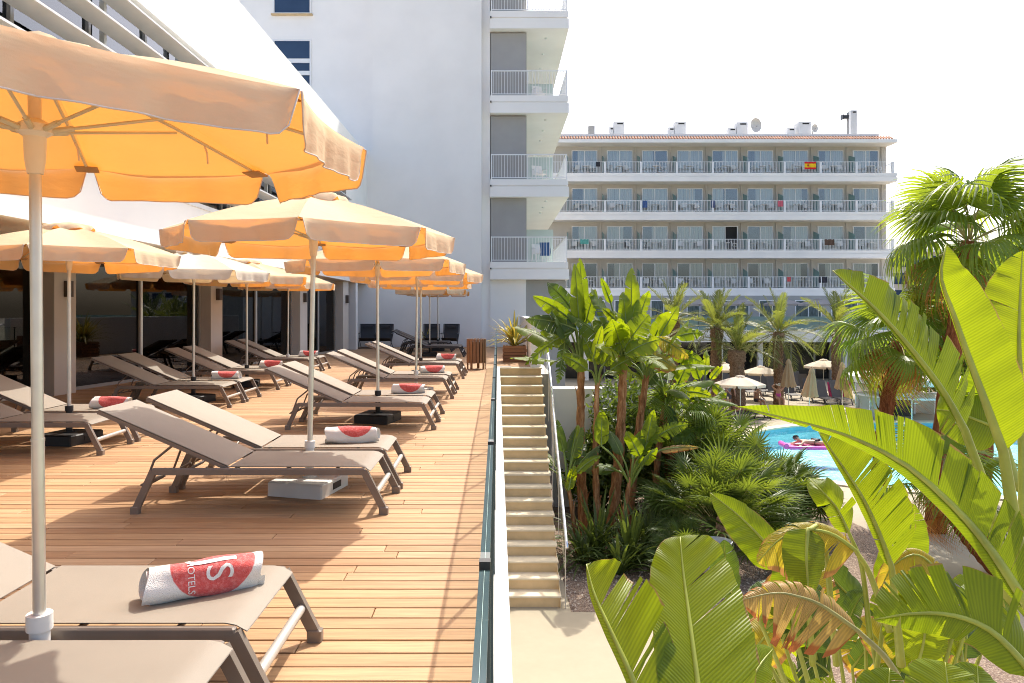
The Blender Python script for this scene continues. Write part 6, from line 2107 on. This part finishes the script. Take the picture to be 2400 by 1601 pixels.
def person(loc, J, label, skin, clothes=(), hair_col=None, hat=None, rz=0, scale=1.0, group='people by the pool'):
    """J: joint positions (metres, local, z up). Order fixed below."""
    names = ['pelvis', 'waist', 'chest', 'neck', 'head', 'crown', 'lsh', 'lel', 'lwr', 'lha', 'rsh', 'rel', 'rwr', 'rha', 'lhi', 'lkn', 'lan', 'lto', 'rhi', 'rkn', 'ran', 'rto']
    rad = dict(pelvis=(0.145, 0.11), waist=(0.125, 0.095), chest=(0.15, 0.105), neck=0.052, head=(0.075, 0.09), crown=(0.07, 0.08), lsh=0.058, lel=0.042, lwr=0.029, lha=0.034, rsh=0.058, rel=0.042, rwr=0.029, rha=0.034,
               lhi=0.088, lkn=0.056, lan=0.038, lto=0.034, rhi=0.088, rkn=0.056, ran=0.038, rto=0.034)
    ed = [('pelvis', 'waist'), ('waist', 'chest'), ('chest', 'neck'), ('neck', 'head'), ('head', 'crown'), ('chest', 'lsh'), ('lsh', 'lel'), ('lel', 'lwr'), ('lwr', 'lha'),
          ('chest', 'rsh'), ('rsh', 'rel'), ('rel', 'rwr'), ('rwr', 'rha'), ('pelvis', 'lhi'), ('lhi', 'lkn'), ('lkn', 'lan'), ('lan', 'lto'), ('pelvis', 'rhi'), ('rhi', 'rkn'), ('rkn', 'ran'), ('ran', 'rto')]
    V = {n: Vector(J[n]) for n in names}
    e = empty('person', loc, rz); e.scale = (scale,) * 3
    tag(e, label, 'person', group)
    ix = {n: i for i, n in enumerate(names)}
    me = skin_mesh([V[n] for n in names], [(ix[a], ix[b]) for a, b in ed], [rad[n] for n in names])
    bm = bmesh.new(); bm.from_mesh(me)
    mbf = MB()
    for h, w in (('lha', 'lwr'), ('rha', 'rwr')):
        d = (V[h] - V[w]).normalized(); sd = d.orthogonal().normalized()
        for q, (off, l) in enumerate(((-0.026, 0.062), (-0.009, 0.072), (0.009, 0.07), (0.026, 0.056))):
            b0 = V[h] + sd * off
            mbf.tube([b0, b0 + d * l * 0.6, b0 + d * l + sd.cross(d) * 0.012], [0.009, 0.008, 0.006], 5)
        b0 = V[w].lerp(V[h], 0.55) + sd * -0.03
        mbf.tube([b0, b0 + (d * 0.6 - sd * 0.7).normalized() * 0.05], [0.010, 0.007], 5)
    hd = (V['crown'] - V['neck']).normalized()
    face = Vector(J.get('face', (0, -1, 0))).normalized()
    c = V['head']
    mbf.tube([c + face * 0.085 + hd * 0.01, c + face * 0.115 - hd * 0.012], [0.010, 0.015], 6)       # nose
    sdh = hd.cross(face).normalized()
    for s in (-1, 1):
        mbf.tube([c + sdh * s * 0.072 + hd * 0.02, c + sdh * s * 0.086 - hd * 0.025], [0.018, 0.010], 6)    # ears
    tm = mbf.mesh('tmp', skin)
    bm.from_mesh(tm); bm.to_mesh(me); bm.free()
    me.materials.clear(); me.materials.append(skin); me.name = 'body'
    body = obj('body', me, e)
    ey = MB()
    for s in (-1, 1): ey.cbox(c + face * 0.086 + sdh * s * 0.032 + hd * 0.022, (0.02, 0.02, 0.012))
    ey.cbox(c + face * 0.084 - hd * 0.048, (0.035, 0.012, 0.008))
    ey.build('face_features', M['hair'], e)['kind'] = 'stuff'
    if hair_col is not None:
        hm = MB()
        cc = V['head'].lerp(V['crown'], 0.55) - face * 0.012
        up = hd
        NA = 14
        for i in range(7):
            ph = math.pi * 0.62 * i / 6
            for j in range(NA):
                th = 2 * math.pi * j / NA
                d = up * math.cos(ph) + (sdh * math.cos(th) + face * math.sin(th)) * math.sin(ph)
                k = 0.112 if math.sin(th) < 0.35 or ph < 0.9 else 0.075
                hm.vert(cc + d * k)
        for i in range(6):
            for j in range(NA):
                q = (j + 1) % NA
                hm.face(i * NA + j, i * NA + q, (i + 1) * NA + q, (i + 1) * NA + j)
        hm.build('hair', hair_col, e, smooth=True)
    if hat:
        MB().tube([V['crown'] - hd * 0.02, V['crown'] - hd * 0.01], [0.20, 0.20], 20).tube([V['crown'] - hd * 0.01, V['crown'] + hd * 0.07], [0.11, 0.09], 16).build('hat', hat, e, smooth='auto')
    for cname, parts, mat, k in clothes:
        use = [n for n in names if n in parts]
        eds = [(use.index(a), use.index(b)) for a, b in ed if a in parts and b in parts]
        pos = [V[n].copy() for n in use]
        rr = []
        for n in use:
            r = rad[n]; r = r if isinstance(r, tuple) else (r, r)
            rr.append((r[0] * k, r[1] * k))
        for i, n in enumerate(use):          # sleeves and legs end part-way
            if n in parts and isinstance(parts, dict) and parts[n] is not None:
                other, t = parts[n]
                pos[i] = V[other].lerp(V[n], t)
        cm = skin_mesh(pos, eds, rr)
        cm.materials.clear(); cm.materials.append(mat); cm.name = cname
        obj(cname, cm, e)
    return e
STAND = dict(pelvis=(0, 0, 0.94), waist=(0, 0, 1.10), chest=(0, 0, 1.32), neck=(0, -0.01, 1.49), head=(0, -0.03, 1.60), crown=(0, -0.02, 1.69), lsh=(-0.19, 0, 1.42), lel=(-0.25, 0.02, 1.14), lwr=(-0.24, -0.08, 0.90), lha=(-0.24, -0.11, 0.82),
             rsh=(0.19, 0, 1.42), rel=(0.25, 0.02, 1.14), rwr=(0.24, -0.08, 0.90), rha=(0.24, -0.11, 0.82), lhi=(-0.10, 0, 0.86), lkn=(-0.11, -0.02, 0.48), lan=(-0.11, 0.02, 0.08), lto=(-0.12, -0.12, 0.03),
             rhi=(0.10, 0, 0.86), rkn=(0.11, -0.02, 0.48), ran=(0.11, 0.02, 0.08), rto=(0.12, -0.12, 0.03))
SH = dict(pelvis=None, waist=None, chest=None, neck=None, lsh=None, lel=('lsh', 0.55), rsh=None, rel=('rsh', 0.55))
SHORT = dict(pelvis=None, waist=('pelvis', 0.6), lhi=None, lkn=('lhi', 0.75), rhi=None, rkn=('rhi', 0.75))
BRIEF = dict(pelvis=None, lhi=('pelvis', 0.8), rhi=('pelvis', 0.8))
M['shirt_grey'] = pm('grey_shirt', (0.20, 0.21, 0.22), 0.9, 0.1, 12)
M['short_grey'] = pm('grey_shorts', (0.13, 0.12, 0.12), 0.9, 0.1, 12)
M['swim_dark'] = pm('dark_swimwear', (0.02, 0.022, 0.03), 0.7, 0.1, 12)
M['swim_blue'] = pm('blue_swimwear', (0.03, 0.09, 0.22), 0.7, 0.1, 12)
M['swim_pink'] = pm('pink_swimwear', (0.60, 0.08, 0.35), 0.7, 0.1, 12)
M['towel_white'] = pm('white_cloth', (0.78, 0.78, 0.78), 0.9, 0.05, 9)
M['hat_cream'] = pm('cream_hat', (0.72, 0.66, 0.52), 0.9, 0.05, 9)
J = dict(STAND)
J.update(chest=(0.06, -0.02, 1.30), neck=(0.13, -0.04, 1.45), head=(0.20, -0.06, 1.54), crown=(0.22, -0.05, 1.63), lsh=(-0.08, 0.02, 1.42), rsh=(0.22, -0.10, 1.36), lel=(-0.10, -0.05, 1.14), rel=(0.30, -0.18, 1.10), lwr=(0.02, -0.2, 0.98), lha=(0.06, -0.26, 0.93), rwr=(0.28, -0.30, 0.92), rha=(0.27, -0.34, 0.86), face=(0.8, -0.6, -0.3))
g = on_ground(1706, 963)
person(g, J, 'person in grey t-shirt and shorts standing bent forward by the pool loungers', M['skin'], [('t_shirt', SH, M['shirt_grey'], 1.16), ('shorts', SHORT, M['short_grey'], 1.2)], M['hair'])
J = dict(STAND)
J.update(face=(-0.9, -0.4, 0), rel=(0.30, -0.10, 1.25), rwr=(0.10, -0.25, 1.45), rha=(0.06, -0.26, 1.52))
person(on_ground(1731, 955), J, 'person holding a white towel behind the one in grey t-shirt', M['skin_tan'], [('shorts', SHORT, M['swim_dark'], 1.2)], M['hair'])
hung_towel(1722, 908, 930, 12, (0.80, 0.80, 0.82), 'white towel held by the person behind the grey t-shirt', on_ground(1731, 955).y - 0.3)
J = dict(STAND)
J.update(pelvis=(0, 0, 0.48), waist=(0, 0, 0.62), chest=(0, -0.05, 0.84), neck=(0, -0.10, 1.00), head=(0.02, -0.14, 1.10), crown=(0.02, -0.13, 1.19), lsh=(-0.18, -0.06, 0.93), rsh=(0.18, -0.06, 0.93), lel=(-0.24, -0.12, 0.68), rel=(0.24, -0.12, 0.68), lwr=(-0.16, -0.36, 0.60), rwr=(0.16, -0.36, 0.60), lha=(-0.14, -0.43, 0.58), rha=(0.14, -0.43, 0.58),
         lhi=(-0.10, -0.05, 0.46), rhi=(0.10, -0.05, 0.46), lkn=(-0.12, -0.48, 0.46), rkn=(0.12, -0.48, 0.46), lan=(-0.12, -0.52, 0.08), ran=(0.12, -0.52, 0.08), lto=(-0.13, -0.66, 0.04), rto=(0.13, -0.66, 0.04), face=(0.7, -0.7, -0.2))
SIT = dict(J)
person(on_ground(1683, 962), SIT, 'dark-haired person sitting on a lounger left of the standing bathers', M['skin_tan'], [('swimsuit', dict(BRIEF), M['swim_blue'], 1.25)], M['hair'])
person(on_ground(1773, 958), SIT, 'bald tanned person sitting behind the long torn leaf', M['skin_tan'], [('shorts', SHORT, M['swim_dark'], 1.2)], None, rz=R(20))
J = dict(SIT)
J.update(lel=(-0.36, -0.02, 1.12), rel=(0.36, -0.02, 1.12), lwr=(-0.14, 0.0, 1.22), rwr=(0.14, 0.0, 1.22), lha=(-0.07, 0.02, 1.22), rha=(0.07, 0.02, 1.22), face=(0, -1, 0))
person(on_ground(1824, 952), J, 'person in pink swimwear and cream hat lounging with both arms behind the head', M['skin'], [('swimsuit', dict(pelvis=None, waist=None, chest=('waist', 0.8)), M['swim_pink'], 1.12)], M['hair'], M['hat_cream'])
# lying prone: along +x, head at -x
LIE = dict(pelvis=(0, 0, 0.13), waist=(-0.16, 0, 0.12), chest=(-0.40, 0, 0.14), neck=(-0.58, 0, 0.20), head=(-0.68, 0, 0.26), crown=(-0.74, 0, 0.33), lsh=(-0.46, -0.18, 0.14), lel=(-0.62, -0.30, 0.06), lwr=(-0.78, -0.16, 0.05), lha=(-0.84, -0.10, 0.05),
           rsh=(-0.46, 0.18, 0.14), rel=(-0.62, 0.30, 0.06), rwr=(-0.78, 0.16, 0.05), rha=(-0.84, 0.10, 0.05), lhi=(0.08, -0.10, 0.12), lkn=(0.48, -0.11, 0.08), lan=(0.88, -0.10, 0.06), lto=(1.00, -0.10, 0.03), rhi=(0.08, 0.10, 0.12), rkn=(0.48, 0.11, 0.08), ran=(0.86, 0.10, 0.12), rto=(0.98, 0.10, 0.16), face=(-0.6, -0.75, 0.1))
g = on_ground(1800, 982)
person(g + Vector((-1.0, 0, 0.36)), LIE, 'tanned person lying face down on the flat lounger at the pool edge', M['skin_tan'], [('briefs', dict(BRIEF), M['swim_dark'], 1.2)], M['hair'])
# air mattress in the pool with a bather
fl = W(1902, 1050, 29.6); fl.z = WATER_Z
mat_pink = pm('pink_vinyl', (0.80, 0.10, 0.42), 0.3, 0.05, 3)
am = empty('air_mattress', fl, R(-4)); tag(am, 'pink inflatable air mattress floating in the pool', 'air mattress')
for k in range(6):
    y = -0.36 + k * 0.144
    MB().tube([(-1.02, y, 0.03), (-0.95, y, 0.05), (0.95, y, 0.05), (1.02, y, 0.03)], [0.03, 0.072, 0.072, 0.03], 10).build('air_tube', mat_pink, am, smooth=True)
MB().tube([(-1.08, -0.38, 0.10), (-1.08, 0.38, 0.10)], 0.11, 12).build('pillow', mat_pink, am, smooth='auto')
ba = person(fl + Vector((0.1, 0, 0.10)), LIE, 'person in dark swimwear and sunglasses lying on the pink air mattress', M['skin'], [('briefs', dict(BRIEF), M['swim_dark'], 1.2)], M['hair'], rz=R(-4))
c = Vector(LIE['head']); f_ = Vector(LIE['face']).normalized()
MB().cbox(c + f_ * 0.10 + Vector((0, 0, 0.02)), (0.11, 0.08, 0.035)).build('sunglasses', M['black'], ba)

# ------------------------------------------------------------------ round pool bar
bc = on_ground(2150, 985); bc.y += 1.2
bar_e = empty('pool_bar', (bc.x, bc.y, ZG)); tag(bar_e, 'round white pool bar with curved canopy behind the leaves', 'bar')
Rb = 2.2
def arc_wall(r0, r1, z0, z1, a0, a1, n=28):
    mb = MB()
    for i in range(n + 1):
        th = R(a0 + (a1 - a0) * i / n)
        for r in (r0, r1):
            for z in (z0, z1): mb.vert((r * math.cos(th), r * math.sin(th), z))
    for i in range(n):
        k = i * 4
        for a, b in ((0, 1), (1, 3), (3, 2), (2, 0)):
            mb.face(k + a, k + b, k + 4 + b, k + 4 + a)
    mb.face(0, 1, 3, 2); k = n * 4; mb.face(k, k + 2, k + 3, k + 1)
    return mb
arc_wall(Rb - 0.12, Rb, 0.0, 1.08, 20, 160).build('back_wall', M['white_wall'], bar_e)
arc_wall(Rb - 0.5, Rb + 0.1, 1.081, 1.14, -200, 20).build('counter_top', M['white_paint'], bar_e)
arc_wall(Rb - 0.06, Rb, 0.0, 1.08, 180, 225).build('counter_front', M['frost_white'], bar_e)
MB().lathe([(2.45, 1.72), (2.6, 1.78), (2.6, 2.04), (2.45, 2.10), (0.3, 2.25)], 48).build('canopy', M['white_wall'], bar_e, smooth='auto')
for a in (30, 75, 120, 165, 200, 250, 300, 345):
    MB().cyl((2.2 * math.cos(R(a)), 2.2 * math.sin(R(a))), 0.035, 0, 1.73, 10).build('post', M['steel'], bar_e, smooth='auto')
MB().box(-1.0, 1.1, 0.9, 1.0, 0, 1.71).build('shelf_back', M['white_paint'], bar_e)
for z in (0.55, 0.95, 1.30):
    MB().box(-0.98, 1.08, 0.62, 0.899, z, z + 0.03).build('shelf', M['steel'], bar_e)
r9 = random.Random(9)
for k in range(12):
    x = -0.9 + k * 0.165; h = r9.uniform(0.2, 0.3)
    col = [(0.5, 0.06, 0.02), (0.06, 0.12, 0.05), (0.45, 0.3, 0.05), (0.7, 0.7, 0.66)][k % 4]
    o = MB().lathe([(0.035, 0), (0.036, h * 0.6), (0.014, h * 0.75), (0.014, h)], 10).build('bottle', pm('bottle_glass', col, 0.2, 0.05, 5), smooth='auto')
    o.location = (bc.x + x, bc.y + 0.74, ZG + 1.331)
    tag(o, ['red bottle', 'dark green bottle', 'amber bottle', 'white bottle'][k % 4] + f' on the bar shelf, {["leftmost", "second", "third"][k // 4]} of its colour', 'bottle', 'bottles on the bar shelf')
cm_ = empty('coffee_machine', (bc.x + 0.1, bc.y + 0.30, ZG)); tag(cm_, 'steel coffee machine on the low bar cabinet', 'coffee machine')
MB().bbox(-0.45, 0.45, -0.2, 0.28, 0.0, 0.86, 0.01).build('cabinet', M['dark_frame'], cm_)
MB().bbox(-0.38, 0.38, -0.15, 0.22, 0.861, 1.20, 0.03).build('body', M['steel'], cm_)
MB().box(-0.3, 0.3, -0.165, -0.151, 0.90, 0.97).build('drip_tray', M['black'], cm_)
for x in (-0.18, 0.18): MB().tube([(x, -0.15, 1.05), (x, -0.26, 1.03)], 0.02, 8).build('group_handle', M['black'], cm_)
# grey litter bucket standing in the gravel
bk = on_ground(1682, 1345)
bk = W(1682, 1300, 14.2); bk.z = ZG
bucket = empty('bucket', bk); tag(bucket, 'grey plastic planter tube standing open in the gravel bed', 'pot')
prof = [(0.20, 0.0), (0.23, 0.6), (0.26, 0.9)]
mb = MB()
for r, z in [(0.20, 0.0), (0.235, 0.5), (0.265, 0.95), (0.275, 0.95), (0.255, 0.94), (0.225, 0.5), (0.19, 0.03)]:
    for j in range(28):
        th = 2 * math.pi * j / 28
        mb.vert((r * math.cos(th), r * math.sin(th), z))
for i in range(6):
    for j in range(28):
        q = (j + 1) % 28
        mb.face(i * 28 + j, i * 28 + q, (i + 1) * 28 + q, (i + 1) * 28 + j)
mb.build('tub', pm('grey_tub', (0.42, 0.44, 0.47), 0.6, 0.08, 6), bucket, smooth='auto')
MB().cyl((0, 0), 0.215, 0.5, 0.52, 20).build('soil', M['dark'], bucket)
# pool shower pole
sp_ = W(1592, 985, 20.5)
sh = empty('garden_lamp', (sp_.x, sp_.y, ZG)); tag(sh, 'slim steel garden lamp post among the bananas with small flat head', 'lamp')
MB().cyl((0, 0), 0.018, 0, sp_.z - ZG, 10).build('post', M['steel'], sh)
MB().bbox(-0.03, 0.25, -0.05, 0.05, sp_.z - ZG, sp_.z - ZG + 0.05, 0.01).build('lamp_head', M['white_paint'], sh)
# hedge and trees beyond the pool bar, to the right
for k, (x, y, rx, rz_, lab) in enumerate(((24, 44, 2.6, 1.6, 'round green shrub beyond the pool bar'), (30, 46, 3.0, 2.0, 'broad green shrub right of the pool bar'), (37, 52, 3.4, 2.6, 'tall green shrub at the far right beyond the pool'), (17.5, 17, 1.6, 1.5, 'green shrub beside the pool at the right edge'), (21, 22, 2.2, 2.2, 'large shrub at the right edge behind the palms'))):
    shrub((x, y, ZG), rx, rz_, 4200, lab, 400 + k, 0.3 if y > 30 else 0.2)

# ------------------------------------------------------------------ balcony furniture on the far hotel and the tower
def balcony_chair():
    root = empty('balcony_chair')
    MB().grid(lambda u, v: ((u - 0.5) * 0.46, -0.22 + 0.42 * v, 0.42 - 0.02 * math.sin(math.pi * v)), 4, 4).grid(lambda u, v: ((u - 0.5) * 0.46, 0.20 + 0.1 * v, 0.42 + 0.42 * v), 4, 4).build('seat_shell', M['white_plastic'], root, smooth=True)
    for sx in (-1, 1):
        MB().tube([(sx * 0.23, -0.24, 0), (sx * 0.24, -0.20, 0.62), (sx * 0.24, 0.22, 0.64), (sx * 0.23, 0.26, 0)], 0.016, 6).build('arm_frame', M['white_plastic'], root)
    return root
def balcony_table():
    root = empty('balcony_table')
    MB().cyl((0, 0), 0.32, 0.68, 0.71, 18).build('top', M['white_plastic'], root)
    MB().cyl((0, 0), 0.03, 0.02, 0.68, 8).cyl((0, 0), 0.2, 0, 0.02, 14).build('stand', M['white_plastic'], root)
    return root
BC, BT_ = balcony_chair(), balcony_table()
used_c = used_t = False
flo = ['top', 'third', 'second', 'first']
r8 = random.Random(88)
ordn = ['first', 'second', 'third', 'fourth', 'fifth', 'sixth', 'seventh', 'eighth', 'ninth']
for fi, (zt, zb) in enumerate(slabs):
    for i in range(9):
        xr = 32.35 - i * MOD
        for k, dx in enumerate((-1.9, -0.35)):
            c = BC if not used_c else copy_tree(BC)
            used_c = True
            c.location = (xr + dx + r8.uniform(-0.2, 0.2), YF + 0.75 + r8.uniform(-0.1, 0.2), zt)
            c.rotation_euler = (0, 0, R(r8.uniform(-50, 50) + (40 if k else -40)))
            tag(c, f'white balcony chair, {"left" if k == 0 else "right"} one on the {ordn[i]} balcony from the right, {flo[fi]} floor', 'chair', 'chairs on the far balconies')
        t = BT_ if not used_t else copy_tree(BT_)
        used_t = True
        t.location = (xr - 1.1 + r8.uniform(-0.1, 0.1), YF + 0.8, zt)
        tag(t, f'small white table on the {ordn[i]} balcony from the right, {flo[fi]} floor of the far hotel', 'table', 'tables on the far balconies')
def rail_towel(fi, px, w_, col, label, h=0.55, flag=False):
    zt = slabs[fi][0]
    x = fx(px)
    mb = MB()
    def P(u, v): return (x + (u - 0.5) * w_, YF + 0.09 - 0.015 * math.sin(u * 14) - 0.01 * v, zt + 0.93 - h * v)
    if flag:
        for a, b, mi in ((0, 0.25, 0), (0.25, 0.75, 1), (0.75, 1, 0)):
            mb.cur = mi
            mb.grid(lambda u, v: P(u, a + (b - a) * v), 14, 2)
        o = mb.build('rail_towel', [pm('red_cloth', (0.62, 0.01, 0.02), 0.9), pm('yellow_cloth', (0.85, 0.55, 0.01), 0.9)], world=True, smooth=True)
        MB().cbox((x - w_ * 0.18, YF + 0.05, zt + 0.93 - h * 0.5), (0.16, 0.006, 0.17)).build('emblem', pm('red_emblem', (0.5, 0.05, 0.03), 0.9), o, world=True)
    else:
        mb.grid(P, 14, 4)
        o = mb.build('rail_towel', pm('rail_cloth', col, 0.9, 0.2, 5), world=True, smooth=True)
    tag(o, label, 'towel')
rail_towel(0, 1900, 0.95, None, 'red and yellow striped flag hung on the top balcony rail', 0.62, True)
rail_towel(0, 1402, 0.34, (0.03, 0.03, 0.035), 'dark towel hung on the top balcony rail at left', 0.4)
rail_towel(1, 1512, 0.40, (0.05, 0.10, 0.25), 'blue towel hung on the third floor balcony rail at left', 0.6)
rail_towel(1, 1830, 0.45, (0.55, 0.12, 0.16), 'red and pink towel on the third floor balcony rail', 0.5)
rail_towel(1, 1672, 0.3, (0.06, 0.08, 0.18), 'navy towel on the third floor balcony rail in the middle', 0.6)
rail_towel(2, 1370, 0.7, (0.10, 0.35, 0.30), 'teal and purple towels on the second floor balcony rail', 0.4)
rail_towel(2, 1945, 0.8, (0.10, 0.06, 0.04), 'dark brown towel on the second floor balcony rail at right', 0.5)
rail_towel(3, 1930, 0.7, (0.03, 0.03, 0.04), 'black cloth on the first floor balcony rail at right', 0.5)
rail_towel(3, 1850, 0.3, (0.6, 0.1, 0.1), 'red cloth on the first floor balcony rail', 0.4)
for k, zb in enumerate((2.70, 6.01, 9.37)):
    zt = zb + 0.70
    c = copy_tree(BC); c.location = (1.75, 31.2, zt); c.rotation_euler = (0, 0, R(20)); tag(c, f'white chair on the {["lowest", "second", "third"][k]} corner balcony of the white tower', 'chair', 'chairs on the tower balconies')
    if k == 0:
        o = MB().grid(lambda u, v: (1.75 + 0.42 * u + 0.02 * math.sin(v * 5), 30.7 + 0.02 * math.sin(u * 11), zt + 0.3 + 0.55 * v), 10, 4).build('rail_towel', M['swim_blue'], world=True, smooth=True)
        tag(o, 'navy towel hanging on the lowest corner balcony of the white tower', 'towel')
